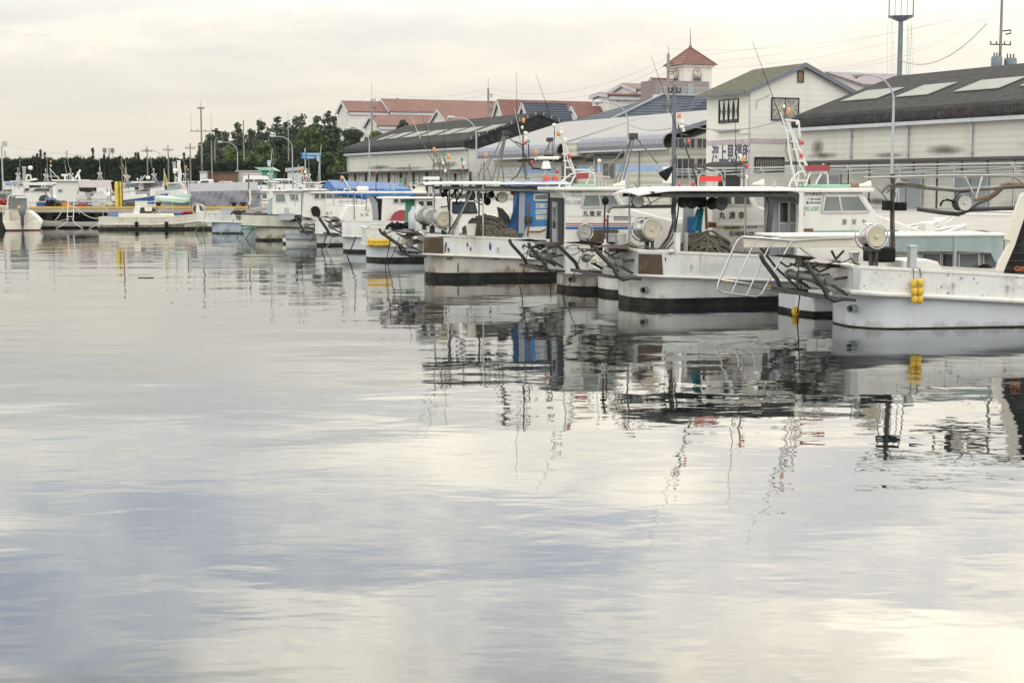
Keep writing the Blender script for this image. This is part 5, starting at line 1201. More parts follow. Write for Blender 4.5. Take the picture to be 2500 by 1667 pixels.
a, b_ = f.onY(1411, 457, 0), f.onY(1448, 457, 0); B().box(a.x, b_.x, -.4, .5, 2.923, 2.99).build('life_raft_tray', 'mint', r, bevel=.02)
b = B()
for px in (1461, 1469, 1477): q = f.onY(px, 455, -.3); b.cyl((q.x, -.3, 2.923), (q.x, -.3, 3.05), .045, 10)
b.build('roof_vent', 'drum_grey', r)
beacon(r, f.onY(1508, 452, -.3), 'horn', 1.1); beacon(r, f.onY(1463, 394, .2), 'dome', 1.1); tubes(r, f, .2, [[(1463, 396), (1463, 420), (1455, 430), (1456, 458)], [(1430, 428), (1490, 432)]], .014, 'steel', 'aerial_bracket')
lettering(r, f, '', 0, 1, 0, 1, 0) if 0 else None
ms = tubes(r, f, .6, [[(1546, 330), (1540, 345), (1510, 450)], [(1549, 332), (1545, 350), (1520, 450)], [(1540, 345), (1477, 420)], [(1552, 335), (1606, 400)], [(1544, 340), (1490, 405)], [(1541, 335), (1500, 452)]], .020, 'grey_pipe', 'derrick')
B().box(*[v for q in [f.onY(1546, 332, .6)] for v in (q.x - .12, q.x + .12, .5, .7, q.z - .1, q.z + .08)]).build('derrick_head', 'dark_steel', ms, bevel=.02)
q = f.onY(1440, 600, -1.25); b = B(); b.ball(tuple(f.onY(1430, 660, -1.2)), .10); 
cs = [(f.onY(px, py, -.9).x, -.9, f.onY(px, py, -.9).z) for px, py in ((1421, 637), (1428, 634), (1423, 645), (1430, 642))]
floats(f, cs, 'yellow floats tucked behind the stern roller of the striped boat', .07)
net = tubes(r, f, 0.0, [[(1622, 415), (1628, 435), (1640, 405)], [(1640, 405), (1652, 380)]], .012, 'black_rubber', 'net_handle')
b = B(); c = f.onY(1618, 432, 0.3); b.lathe([(.17, 0), (.14, .12), (.08, .3), (.04, .4)], tuple(c), (.8, 0, .75), 16); b.build('hoop_net', 'black_net', r, True)
# ================================================================ boat F
f = corner_frame(1106, 681, 8, 1.35); fF = f; K = -1.0
r = root('fishing_boat', f.o, f.deg, 'white boat with blue scuffs on its side, blue wheelhouse and a large rope heap', 'boat', G_B)
hull(r, 12.0, 1.35, 1.42, 0.81, .048, -.95, 'hull_white', 'hull_rusty', stripe=.195, rise=.5)
stern_gear(r, 1.35, 1.42, -.95, 1.25)
B().prof([(-.95, .84), (-.95, 1.35), (-.33, 1.33), (-.33, .81)], -1.385, -1.34).build('brown_patch', 'brown_panel', r)
for i, (px, py, w_, h_) in enumerate(((1089, 598, 5, 17), (1095, 610, 6, 15), (1141, 597, 5, 15), (1149, 608, 5, 12), (1197, 603, 7, 24), (1277, 603, 8, 12), (1087, 610, 4, 22))): blotch(r, f, px, py, w_, h_, -1.380, seed=i + 3)
prism(r, f, [(1117, 637), (1120, 637), (1120, 664), (1117, 664)], -1.20, -1.10, 'drain_streak', 'rusty_steel')
for px in (1098, 1211):
    q = f.onY(px, 631, -1.3); B().box(q.x - .09, q.x + .09, -1.30, -1.2, q.z - .03, q.z + .03).build('scupper', 'rusty_steel', r)
x0_, x1_ = f.onY(1038, 445, -1.3).x, f.onY(1392, 455, -1.3).x
canopy(r, x0_, x1_, 1.3, 2.99, .06, .04, posts=((x0_ + .5, 1.2), (x1_ - .4, 1.2), (0.95, -1.22)), droop=.02, taper=.2)
a, b_ = f.onY(1232, 447, -1.2), f.onY(1392, 452, -1.2)
cl = B(); cl.grid(lambda u, v: f.world(a.x + (b_.x - a.x) * u, -1.34 + 2.6 * v, 3.045 + .06 * (1 - (2 * v - 1) ** 2) + .02 * math.sin(u * 22 + v * 7) - (.10 if v == 0 else 0)), 20, 6)
cl.grid(lambda u, v: f.world(b_.x + (a.x - b_.x) * u, -1.34 + 2.6 * v, 3.035 + .06 * (1 - (2 * v - 1) ** 2) + .02 * math.sin((1 - u) * 22 + v * 7) - (.10 if v == 0 else 0)), 20, 6)
tag(cl.build('tarpaulin', 'tarp_blue', None, True), 'light blue tarpaulin spread over the canopy of the scuffed boat', 'tarpaulin')
tubes(r, f, -1.25, [[(1134, 464), (1200, 464), (1300, 466), (1340, 470), (1352, 480), (1352, 580)], [(1152, 468), (1122, 530), (1100, 572)]], .035, 'grey_pipe', 'boom', 8)
tubes(r, f, -1.2, [[(1147, 472), (1118, 530), (1094, 570)], [(1097, 455), (1098, 560)], [(1169, 450), (1170, 575)]], .028, 'dark_steel', 'stern_post', 8)
tubes(r, f, -.3, [[(1088, 455), (1086, 475), (1100, 490), (1108, 470), (1120, 455)], [(1100, 480), (1130, 452)], [(1105, 452), (1128, 480)], [(1110, 500), (1135, 455)], [(1165, 470), (1168, 490), (1180, 490), (1186, 470), (1190, 455)], [(1195, 455), (1205, 475), (1215, 492)], [(1110, 460), (1116, 500), (1126, 490)], [(1140, 455), (1150, 485), (1175, 500), (1200, 470)], [(1085, 460), (1092, 480), (1096, 520)], [(1150, 455), (1180, 478), (1212, 462)]], .022, 'black_rubber', 'hose')
for px, py, rd, ln in ((1084, 536, .235, .42), (1055, 530, .22, .35), (1036, 526, .22, .3)):
    k = -.95 + (1084 - px) * .018; q = f.onY(px, py, k); hauler(r, (q.x, k, q.z), rd, ln, (.12, -1, 0), 'drum_face' if px > 1080 else 'drum_grey', 'steel', True, .3 if px > 1050 else .25)
q = f.onY(1227, 482, -.7); hauler(r, (q.x, -.7, q.z), .175, .22, (.05, -1, 0), 'drum_grey', 'dark_steel', False, 0, 'hauling_disc')
q = f.onY(1150, 478, .2); hauler(r, (q.x, .2, q.z), .17, .12, (.4, -1, 0), 'drum_grey', 'drum_grey', False, 0, 'hauling_disc')
b = B()
for px, py, s_ in ((1190, 492, .12), (1180, 480, .10), (1088, 463, .10), (1200, 475, .1), (1082, 476, .08)): b.ball(tuple(f.onY(px, py, -.4)), s_, 1.1, 6)
b.build('hydraulic_motor', 'black_rubber', r, True)
q = f.onY(1256, 468, -.9); b = B(); b.ball((q.x, -.9, q.z), .14, .9, 6); b.ball((q.x + .08, -.9, q.z - .1), .1, .8, 6); b.build('net_bag', 'dull_red', r, True)
wall = prism(r, f, [(1275, 456), (1352, 456), (1352, 590), (1268, 590), (1262, 548), (1272, 520)], K, .95, 'wheelhouse', 'blue_paint', bevel=.02)
prism(r, f, [(1285, 555), (1352, 552), (1352, 600), (1268, 600)], K - .02, K, 'lower_panel', 'house_white')
prism(r, f, [(1268, 470), (1282, 470), (1280, 570), (1266, 570)], K - .10, K - .02, 'door_post', 'shutter_grey')
prism(r, f, [(1214, 505), (1228, 510), (1244, 530), (1250, 560), (1262, 590), (1228, 590)], -.5, -.4, 'arch_panel', 'dark_trim')
prism(r, f, [(1256, 470), (1268, 470), (1262, 540), (1240, 560), (1256, 590), (1266, 590), (1250, 552)], K - .05, K + .05, 'side_curtain', 'deep_blue')
swin(r, f, [(1304, 475), (1338, 475), (1338, 489), (1304, 489)], K, (), 'glass_pale', t=.05)
for s_, y0_, y1_, m_ in (('第二勝', 497, 508, 'ink_grey'), ('F02-6', 512, 523, 'ink_grey'), ('フク参2', 526, 536, 'ink_grey')):
    pl = prism(r, f, [(1308, y0_), (1340, y0_), (1340, y1_), (1308, y1_)], K - .012, K - .002, 'name_plate', 'plate_white')
    lettering(r, f, s_, 1310, 1337, y0_ + 1, y1_ - 1.5, K - .010, m_, parent=pl)
tubes(r, f, -1.15, [[(1293, 492), (1292, 530), (1288, 578)], [(1283, 533), (1298, 536)], [(1292, 566), (1320, 566), (1332, 560)]], .03, 'rusty_steel', 'side_winch')
q = f.onY(1290, 536, -1.15); B().box(q.x - .1, q.x + .12, -1.2, -1.05, q.z - .1, q.z + .1).build('winch_block', 'dark_steel', r, bevel=.02)
prism(r, f, [(1340, 470), (1352, 470), (1346, 590), (1334, 590)], -1.12, -1.04, 'door_post', 'black_rubber')
prism(r, f, [(1352, 470), (1368, 470), (1364, 590), (1348, 590)], -.9, -.85, 'door', 'shutter_grey')
cloth(f, [(1366, 510), (1376, 510), (1372, 540), (1368, 540)], -1.1, 'bright blue cloth tied in its middle beside the blue wheelhouse, upper half', 'blue_cloth', amp=.02) if 0 else None
cloth(f, [(1366, 508), (1377, 508), (1371, 583), (1358, 583)], -1.1, 'bright blue cloth hanging in the wheelhouse opening of the scuffed boat', 'blue_cloth', amp=.03)
q = f.onY(1195, 580, -.6); rope_pile(f, q.x - .05, -.55, 1.28, 1.75, 1.3, .62, 'large mound of dark warp on the deck of the scuffed boat', 40, .024, seed=11, group='heaps of warp on deck')
q = f.onY(1240, 582, -.9); rope_pile(f, q.x, -.95, 1.30, .75, .6, .28, 'smaller coil of warp beside the large mound on the scuffed boat', 18, .022, seed=12, group='heaps of warp on deck')
rope_pile(f, -1.4, .1, 1.10, .5, 1.6, .2, 'tangled cord lying in the roller of the scuffed boat', 14, .014, 'rope_pale', seed=14, group='heaps of warp on deck')
q = f.onY(1118, 575, -1.1); bitt(r, q.x, -1.1, 1.34, .45, 'house_white', .10); bitt(r, q.x - .35, -.7, 1.34, .42, 'house_white', .08)
# masts over the canopy of F
fm1 = mast(r, f, .4, [[(1278, 308), (1276, 360), (1277, 400), (1262, 430), (1248, 440)], [(1278, 350), (1278, 400), (1284, 440)], [(1277, 372), (1300, 410), (1325, 412)], [(1258, 345), (1276, 355)], [(1290, 352), (1292, 400)], [(1298, 412), (1345, 415)], [(1280, 380), (1296, 405)]], .022, 'dark_steel', (('amber', 1278, 300, 1.8), ('white', 1275, 315, 1.3), ('dome', 1283, 327, 1.4), ('white', 1284, 342, 1.3), ('red', 1283, 354, 1.5), ('green', 1290, 350, 1.4), ('red', 1299, 402, 1.5), ('green', 1354, 415, 1.0), ('amber', 1308, 378, 1.8), ('white', 1308, 392, 1.3)))
whip(r, f, .4, (1270, 330), (1255, 262), .02, 'white_tube'); whip(r, f, .4, (1262, 330), (1261, 176), .016)
whip(r, f, .6, (1290, 440), (1254, 270), .014)
q = f.onY(1333, 405, .3); b = B(); b.lathe([(.20, 0), (.15, .22), (.10, .26), (0, .27)], (q.x, .3, q.z - .1), (0, 0, 1), 4); b.build('radar_cowl', 'white_lamp', r); 
B().box(q.x - .28, q.x + .42, .15, .45, q.z + .20, q.z + .30).build('radar_scanner', 'white_lamp', r, bevel=.03)
tubes(r, f, .3, [[(1333, 410), (1330, 440)], [(1320, 412), (1348, 412)], [(1325, 440), (1332, 415), (1345, 440)]], .018, 'steel', 'radar_bracket')
P = T_(f, [(1330, 378), (1352, 378), (1349, 394), (1330, 396)], .5); B().ex(P, (0, .15, 0)).build('net_flag', 'black_net', r)
for px in (1334, 1355):
    q = f.onY(px, 440, .1); b = B(); b.lathe([(.08, -.12), (.11, -.05), (.11, .08), (.08, .13)], (q.x, .1, q.z), (0, 0, 1), 12); b.build('net_basket', 'orange_net', r, True)
whip(r, f, .1, (1357, 458), (1359, 425), .02, 'white_tube'); beacon(fm1, f.onY(1360, 424, .1), 'red', 1.7)
tubes(r, f, .2, [[(1285, 432), (1490, 434)], [(1290, 436), (1300, 446)]], .014, 'steel', 'roof_rail')
# derricks and masts to the left over F
dk = tubes(r, f, .9, [[(1232, 330), (1218, 380), (1200, 450)], [(1236, 330), (1226, 380), (1212, 450)], [(1230, 330), (1184, 420)], [(1237, 333), (1272, 360)], [(1234, 335), (1222, 380), (1230, 440)]], .022, 'grey_pipe', 'derrick')
B().box(*[v for q in [f.onY(1235, 326, .9)] for v in (q.x - .12, q.x + .1, .8, 1.0, q.z - .06, q.z + .08)]).build('derrick_head', 'dark_steel', dk, bevel=.02)
dk = tubes(r, f, 1.3, [[(1342, 345), (1336, 380), (1330, 440)], [(1344, 345), (1315, 400)], [(1348, 348), (1350, 400)]], .022, 'grey_pipe', 'derrick')
B().box(*[v for q in [f.onY(1343, 342, 1.3)] for v in (q.x - .12, q.x + .1, 1.2, 1.4, q.z - .06, q.z + .08)]).build('derrick_head', 'dark_steel', dk, bevel=.02)
m2 = mast(r, f, .8, [[(1062, 372), (1070, 400), (1080, 438)], [(1068, 380), (1076, 395), (1092, 440)], [(1095, 395), (1096, 420), (1103, 440)], [(1085, 385), (1100, 440)], [(1128, 390), (1130, 440)], [(1074, 372), (1075, 440)], [(1078, 365), (1090, 410)], [(1060, 375), (1056, 440)], [(1062, 400), (1110, 402)], [(1070, 420), (1120, 422)], [(1066, 390), (1112, 440)], [(1110, 395), (1072, 440)]], .016, 'grey_pipe', (('amber', 1060, 371, 1.7), ('green', 1068, 382, 1.3), ('green', 1087, 380, 1.3), ('amber', 1095, 389, 1.7), ('green', 1128, 393, 1.4), ('white', 1132, 402, 1.2), ('red', 1131, 411, 1.2), ('white', 1082, 402, 1.2), ('white', 1087, 420, 1.2)))
whip(r, f, .8, (1060, 398), (1022, 330), .03, 'grey_pipe', 'lowered_boom'); whip(r, f, .8, (1027, 340), (1003, 282), .018, 'white_tube'); whip(r, f, .8, (1055, 370), (1024, 258), .014); whip(r, f, .8, (1088, 380), (1081, 296), .014); whip(r, f, .8, (1055, 436), (1062, 395), .022, 'ink')
whip(r, f, 1.0, (1183, 440), (1180, 395), .03, 'grey_pipe', 'mast'); m3 = mast(r, f, 1.0, [[(1182, 395), (1180, 440)], [(1176, 400), (1168, 440)], [(1198, 385), (1160, 436)], [(1190, 410), (1200, 440)]], .018, 'grey_pipe', (('amber', 1186, 384, 1.6),))
a, b_ = f.onY(1033, 436, .3), f.onY(1073, 436, .3); nb_ = B().box(a.x, b_.x, .28, .34, a.z - .04, a.z + .06).build('name_board', 'plate_white', r)

# ropes lying along the rails
def drape(f, pts, y, rad, m, label):
    P = [f.world(*(lambda q: (q.x, y, q.z))(f.onY(a, b, y))) for a, b in pts]; Q_ = []
    for i in range(len(P) - 1):
        for k in range(6):
            t = k / 6; p = P[i].lerp(P[i + 1], t); p.z -= .05 * math.sin(math.pi * t) ; Q_.append(p)
    tag(B().tube(Q_ + [P[-1]], rad, 6).build('draped_rope', m, None, True), label, 'rope', 'ropes draped along the rails')
drape(fC, [(1395, 622), (1420, 607), (1480, 598), (1540, 592), (1570, 600), (1650, 612)], -1.50, .014, 'rope', 'brown rope running from the hooked arm along the stern rail of the brown-cornered boat')
drape(fF, [(928, 570), (960, 562), (1010, 567), (1040, 572), (1120, 577)], -1.36, .018, 'rope_dark', 'dark rope along the stern rail of the scuffed boat')
drape(fA, [(1946, 700), (1950, 650), (1990, 640), (2040, 638), (2078, 630), (2100, 645)], -1.40, .014, 'rope_dark', 'dark rope looped over the roller of the nearest boat')
drape(fE, [(1270, 620), (1290, 612), (1340, 600), (1400, 598), (1460, 602)], -1.30, .014, 'rope', 'brown rope along the stern rail of the striped boat')
drape(fF, [(1040, 555), (1055, 545), (1080, 560), (1110, 566), (1140, 572)], -1.0, .016, 'rope_pale', 'pale rope hanging by the big drums of the scuffed boat')
# ================================================================ boats further along the row
def gboat(corner, th, hb, Lh, label, zg, zr, houses=(), wins=(), roofs=(), texts=(), masts=(), whips=(), drums=(), gear=False, hm='hull_white', lm=None, stripe=.12, extra=None, K=None, x0=-.9, drop=.03, rise=.6, group=G_B, cap='house_white'):
    f = corner_frame(corner[0], corner[1], th, hb); K = -hb * .75 if K is None else K
    r = root('fishing_boat', f.o, f.deg, label, 'boat', group)
    hull(r, Lh, hb, zg, zr, drop, x0, hm, lm or hm, stripe=stripe, rise=rise, cap=cap)
    if gear: stern_gear(r, hb, zg, x0, .95)
    for h in houses: prism(r, f, h[0], h[2] if len(h) > 2 else K, h[3] if len(h) > 3 else -K, h[4] if len(h) > 4 else 'wheelhouse', h[1], bevel=.03)
    for w in wins: swin(r, f, w[0], K, w[1] if len(w) > 1 else (), w[2] if len(w) > 2 else 'glass_dark', w[3] if len(w) > 3 else 'alu', t=.05, name=w[4] if len(w) > 4 else 'window')
    for a, b_, y0_, y1_ in roofs:
        p, q, z1, z0_ = f.onY(a, y0_, K), f.onY(b_, y0_, K), f.onY(a, y0_, K).z, f.onY(a, y1_, K).z
        roofslab(r, p.x, q.x, hb * .9, z0_, z1)
    for t in texts: lettering(r, f, t[0], t[1], t[2], t[3], t[4], K, t[5] if len(t) > 5 else 'ink', t[6] if len(t) > 6 else 0)
    for m_ in masts: mast(r, f, m_[0], m_[1], m_[2], m_[3], m_[4] if len(m_) > 4 else (), m_[5] if len(m_) > 5 else 'mast')
    for w in whips: whip(r, f, 0.1, w[0], w[1], .022)
    for px, py, rad in drums:
        q = f.onY(px, py, -hb * .5); hauler(r, (q.x, -hb * .5, q.z), rad, rad * 1.8, (.12, -1, 0), 'drum_face', 'steel', True, .3)
    if extra: extra(r, f)
    return r, f
def exG(r, f):
    tubes(r, f, -.9, [[(1020, 575), (1040, 530)]], .03, 'steel', 'stern_post')
    prism(r, f, [(990, 486), (1014, 486), (1014, 560), (990, 560)], -.6, -.5, 'door', 'green_paint')
rG, fG = gboat((950, 637), 10, 1.3, 10.5, 'white boat with green door and a row of yellow floats along its side', 1.30, .62,
    houses=[([(1014, 486), (1062, 486), (1085, 520), (1190, 545), (1190, 600), (1014, 600)], 'house_white')],
    wins=[([(1021, 490), (1036, 490), (1036, 504), (1021, 504)],), ([(1040, 490), (1056, 490), (1058, 504), (1040, 504)],)],
    roofs=[(930, 1102, 482, 486)], masts=[(.3, [[(1046, 480), (1050, 450), (1060, 450)], [(1060, 482), (1045, 450)]], .02, 'steel')], gear=False, stripe=.14, extra=exG, lm='hull_smooth')
cs = []
for i in range(5):
    for j in (0, 1):
        q = fG.onY(905 + i * 10 - j * 1 + (2 if j else 0), 588 + j * 7.5 + (1.5 if i in (1, 2, 3) else 0), -1.45); cs.append((q.x, -1.45, q.z))
floats(fG, cs, 'double row of bright yellow floats slung along a white hull beside the net roller', .095, rope_pts=[[tuple(fG.onY(896, 580, -1.45)), cs[0], cs[4], cs[8], tuple(fG.onY(950, 582, -1.45))]], horiz=True)
gboat((1120, 640), 10, 1.2, 9.5, 'white boat with black framed windows and long foredeck, seen behind the big drums', 1.2, .6,
    houses=[([(1108, 490), (1160, 490), (1170, 520), (1208, 524), (1222, 535), (1228, 570), (1108, 570)], 'house_white')],
    wins=[([(1105, 494), (1158, 494), (1164, 520), (1105, 520)], (.5,), 'glass_dark', 'black_frame')], stripe=.12)
gboat((885, 616), 9, 1.3, 10.5, 'white boat with arched dark doorway and reddish net disc, left of the yellow floats', 1.42, .72, gear=True,
    houses=[([(934, 478), (1000, 478), (1003, 500), (1015, 560), (930, 560)], 'house_white'), ([(848, 502), (908, 502), (912, 545), (826, 545), (838, 522)], 'house_white'),
            ([(896, 475), (912, 480), (922, 495), (926, 560), (912, 560), (908, 500)], 'shutter_grey', -.9, -.6, 'arch_panel'), ([(912, 480), (932, 482), (934, 556), (911, 556)], 'interior_dark', -.6, -.5, 'door')],
    wins=[([(960, 481), (974, 481), (974, 497), (960, 497)],), ([(976, 481), (992, 481), (992, 497), (976, 497)],)], roofs=[(895, 1042, 468, 472), (925, 1092, 483, 486)] if 0 else [(895, 1042, 468, 473)],
    texts=[('丸', 880, 888, 520, 528), ('弘', 892, 900, 519, 527), ('F03-2', 945, 967, 537, 543), ('・・・・', 848, 868, 527, 531, 'ink_grey')] if 0 else [('丸', 880, 888, 520, 528), ('弘', 892, 900, 519, 527), ('F03-2', 945, 967, 537, 543)],
    masts=[(.2, [[(1010, 470), (1000, 448), (1018, 455)], [(1018, 458), (1036, 458), (1040, 470)]], .03, 'white_tube'), (.3, [[(1000, 400), (999, 468)], [(972, 452), (1000, 456)]], .03, 'grey_pipe', (('amber', 1000, 447, .9),))],
    extra=lambda r, f: (B().lathe([(.55, 0), (.55, .05)], tuple(f.onY(982, 543, -1.15)), (.1, -1, 0), 24).build('net_disc', 'dull_red', r), prism(r, f, [(1012, 462), (1036, 458), (1038, 474), (1010, 474)], .2, .8, 'roof_box', 'cream'), beacon(r, f.onY(955, 452, 0), 'amber', 1.0), tubes(r, f, -1.1, [[(896, 480), (893, 512), (898, 515), (901, 511)], [(863, 470), (866, 540)]], .02, 'grey_pipe', 'hook')), lm='hull_smooth')
gboat((815, 600), 9, 1.25, 10, 'white boat with two small brush characters and a black outboard cover', 1.30, .62, gear=True,
    houses=[([(742, 466), (792, 466), (796, 500), (812, 505), (850, 508), (850, 550), (738, 550)], 'house_white')],
    wins=[([(767, 470), (780, 470), (780, 486), (767, 486)],), ([(782, 470), (795, 470), (796, 486), (782, 486)],)], roofs=[(700, 798, 462, 466), (757, 898, 468, 473)],
    texts=[('弘', 796, 803, 517, 524, 'ink', .01), ('之', 805, 812, 516, 523, 'ink', .01)],
    masts=[(.2, [[(836, 430), (858, 470)], [(838, 470), (842, 461), (856, 463)]], .03, 'white_tube', (('amber', 834, 440, 2.0),))], whips=[((855, 468), (812, 405))],
    extra=lambda r, f: (prism(r, f, [(758, 510), (766, 503), (776, 504), (782, 512), (782, 530), (764, 528)], -1.1, -.6, 'outboard_cover', 'black_rubber', bevel=.08), prism(r, f, [(872, 460), (874, 455), (898, 455), (901, 460), (899, 467), (874, 467)], 0, .8, 'radar_cowl', 'house_white', bevel=.06),
        prism(r, f, [(826, 474), (895, 480), (898, 487), (892, 488), (826, 478)], .2, .6, 'rolled_cover', 'blue_cloth', bevel=.05), tubes(r, f, -.9, [[(832, 475), (832, 505)], [(849, 475), (849, 505)], [(866, 475), (866, 505)], [(884, 478), (884, 505)], [(826, 492), (900, 492)]], .02, 'galv', 'deck_rail')))
gboat((728, 596), 6, 1.1, 5.5, 'grey inflatable-sided tender with two tyres, moored before the white cabins', .55, .3, hm='hull_blue', lm='hull_smooth', stripe=.1, x0=-.6, rise=.1, cap='galv')
rI, fI = gboat((660, 587), 8, 1.45, 10, 'white boat with weed-stained waterline and a tall cabin, beside the green hull', 1.42, .78, hm='hull_algae', cap='dark_trim',
    houses=[([(666, 468), (700, 468), (735, 470), (735, 540), (664, 540)], 'house_white'), ([(735, 466), (744, 466), (742, 530), (733, 530)], 'shutter_grey', -1.0, -.8, 'door_panel'), ([(655, 490), (664, 490), (662, 540), (652, 540)], 'teal_panel', -1.1, -.9, 'side_screen')],
    wins=[([(673, 473), (695, 473), (698, 494), (673, 494)], (), 'glass_pale'), ([(704, 473), (728, 473), (729, 490), (710, 490)], (), 'glass_pale')], roofs=[(636, 738, 464, 468)],
    masts=[(.3, [[(737, 410), (742, 440), (745, 463)], [(748, 412), (746, 440)], [(733, 430), (752, 430)]], .025, 'white_tube', (('amber', 738, 415, 1.8), ('amber', 737, 422, 1.8), ('white', 745, 424, 2.0), ('red', 746, 439, 1.6)))], whips=[((658, 462), (658, 418))], stripe=.10, x0=-1.5,
    extra=lambda r, f: (tubes(r, f, -1.5, [[(694, 538), (702, 540), (705, 552)]], .05, 'white_tube', 'bilge_pipe'), prism(r, f, [(693, 508), (706, 506), (708, 530), (695, 530)], -1.1, -.7, 'net_box', 'galv', bevel=.03)))
gboat((547, 570), 6, 1.3, 9.5, 'pale blue white boat with crab gear on its stern, in front of the pier end', 1.30, .75, hm='hull_white', lm='hull_blue', stripe=.06,
    masts=[(.3, [[(607, 425), (607, 510)], [(600, 470), (640, 474)]], .05, 'grey_pipe'), ], extra=lambda r, f: (tubes(r, f, -1.3, [[(578 + i * 5, 520), (580 + i * 5, 538)] for i in range(7)] + [[(575, 530), (612, 532)], [(574, 524), (612, 522)]], .035, 'dark_steel', 'crab_gear'), tubes(r, f, 0.0, [[(609, 462), (612, 485), (608, 500)]], .06, 'cream', 'furled_cover')), x0=-1.6)
r = root('skiff', pZ(622, 582, 0), 75, 'small green-hulled skiff wedged beside the weed-stained white boat', 'boat')
b = B()
for s in (-1, 1): b.grid(lambda u, v: (u * 2.6 - .3, s * (.62 * (1 - u ** 2.5)) * (.55 + .45 * v), -.2 + .75 * v + .15 * u * u), 10, 3)
b.face([(-.3, -.34, -.2), (-.3, .34, -.2), (-.3, .62, .55), (-.3, -.62, .55)]); b.build('hull', 'teal_panel', r, True)
B().tube([(-.3, -.62, .55), (1, -.6, .6), (2.3, 0, .7), (1, .6, .6), (-.3, .62, .55)], .04, 6, closed=True).build('gunwale', 'green_paint', r); B().box(.3, .6, -.55, .55, .35, .42).build('thwart', 'wood', r)
# fenders: tyres
def tyre(p, rz, label):
    b = B(); b.tube([(0.26 * math.cos(i * math.pi / 9), 0, .26 * math.sin(i * math.pi / 9)) for i in range(18)], .10, 8, closed=True)
    return tag(b.build('tyre_fender', 'black_rubber', None, True, loc=p, rz=rz), label, 'tyre', 'old tyres used as fenders')
tyre(pY(746, 582, 79.5) , 8, 'black tyre hung below the grey tender, the left one'); tyre(pY(768, 588, 78.5), 8, 'black tyre hung below the grey tender, the right one')
r = root('round_fender', pY(532, 549, 96), 0, 'pale round buoy fender beside the end of the long low boat', 'fender'); b = B(); b.ball((0, 0, 0), .30, .85); b.build('buoy', 'house_white', r, True); B().cyl((0, 0, .24), (0, 0, .36), .05, 8).build('eye', 'galv', r)
# ================================================================ long low boat broadside
f = Fr(pZ(262, 561, 0) + Vector((0, .8, 0)), 1.5)
r = root('workboat', f.o, f.deg, 'long low cream workboat lying broadside before the pier with a net winch on its bow', 'boat')
w_, s_ = hull(r, 7.3, .92, .82, .34, .0, -.55, 'hull_algae', 'hull_algae', stripe=.15, rise=.42, round_rail=.03, cap='cream', zd=.25)
prism(r, f, [(289, 521), (420, 522), (430, 533), (289, 534)], -.80, .8, 'coaming', 'cream', bevel=.02)
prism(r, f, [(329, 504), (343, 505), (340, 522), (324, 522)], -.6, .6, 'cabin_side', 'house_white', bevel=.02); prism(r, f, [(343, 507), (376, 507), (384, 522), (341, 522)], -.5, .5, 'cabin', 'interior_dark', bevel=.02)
prism(r, f, [(352, 505), (372, 505), (370, 516), (354, 516)], -.58, -.5, 'panel', 'cream')
tubes(r, f, -.6, [[(376, 506), (392, 521)], [(366, 523), (412, 504)], [(380, 522), (408, 508)], [(252, 518), (251, 532)], [(421, 520), (421, 492)], [(252, 505), (262, 512), (266, 532)]], .022, 'galv', 'stanchion')
prism(r, f, [(265, 521), (289, 520), (289, 533), (268, 533)], -.5, .3, 'fish_tub', 'tarp_blue', bevel=.03)
prism(r, f, [(423, 520), (442, 520), (440, 530), (425, 530)], -.5, .2, 'fish_tub', 'deep_blue', bevel=.03)
b = B()
for (px, py, s2) in ((445, 521, .35), (460, 518, .4), (470, 521, .3), (452, 526, .3)):
    b.ball(tuple(f.onY(px, py, 0)), s2, .35, 8)
b.build('heaped_net', 'dull_red', r, True); b = B(); b.ball(tuple(f.onY(474, 520, -.2)), .12, 1, 6); b.build('yellow_bag', 'float_yellow', r)
q = f.onY(482, 510, -.3); hauler(r, (q.x, -.3, q.z), .30, .5, (-.1, -1, .1), 'dark_trim', 'dark_steel', True, .25, 'net_winch')
prism(r, f, [(479, 500), (486, 500), (489, 525), (478, 525)], -.35, -.28, 'winch_stand', 'cream')
for px in (334, 407): q = f.onY(px, 548, -.95); tag(B().lathe([(.03, -.22), (.11, -.16), (.12, .12), (.03, .2)], tuple(f.world(q.x, -1.02, q.z))).build('fender', 'black_rubber', None, True), 'black sausage fender hung on the long low workboat, %s' % ('under its cabin' if px == 334 else 'below its blue tub'), 'fender', 'fenders of the low workboat')
# ================================================================ outboard boat seen from its stern
f = Fr(pZ(55, 563, 0), 16)
r = root('motor_boat', f.o, f.deg, 'small cream boat seen from the stern with grey outboard engine and a maroon waterline', 'boat')
def px_(p, k=0): return f.onY(p[0], p[1], k)
b = B(); P = [px_(p) for p in ((6, 540), (100, 540), (102, 545), (97, 561), (14, 561))]; b.ex([(p.x, 0, p.z) for p in P], (0, 5.2, 0)); b.build('hull', 'cream', r, bevel=.04)
P = [px_(p) for p in ((14, 560.5), (97, 560.5), (95, 572), (16, 572))]; B().ex([(p.x, -.012, p.z) for p in P], (0, 5.2, 0)).build('waterline_stripe', 'red_boot', r)
P = [px_(p) for p in ((12, 516), (22, 515), (24, 541), (6, 541))]; B().ex([(p.x, .05, p.z) for p in P], (0, 5.0, 0)).build('side_deck', 'cream', r, bevel=.03)
P = [px_(p) for p in ((66, 516), (75, 518), (88, 528), (101, 541), (66, 541))]; B().ex([(p.x, .05, p.z) for p in P], (0, 5.0, 0)).build('side_deck', 'cream', r, bevel=.05)
P = [px_(p, 1.2) for p in ((18, 512), (67, 512), (68, 545), (17, 545))]; B().ex([(p.x, 1.2, p.z) for p in P], (0, .1, 0)).build('bulkhead', 'cream', r)
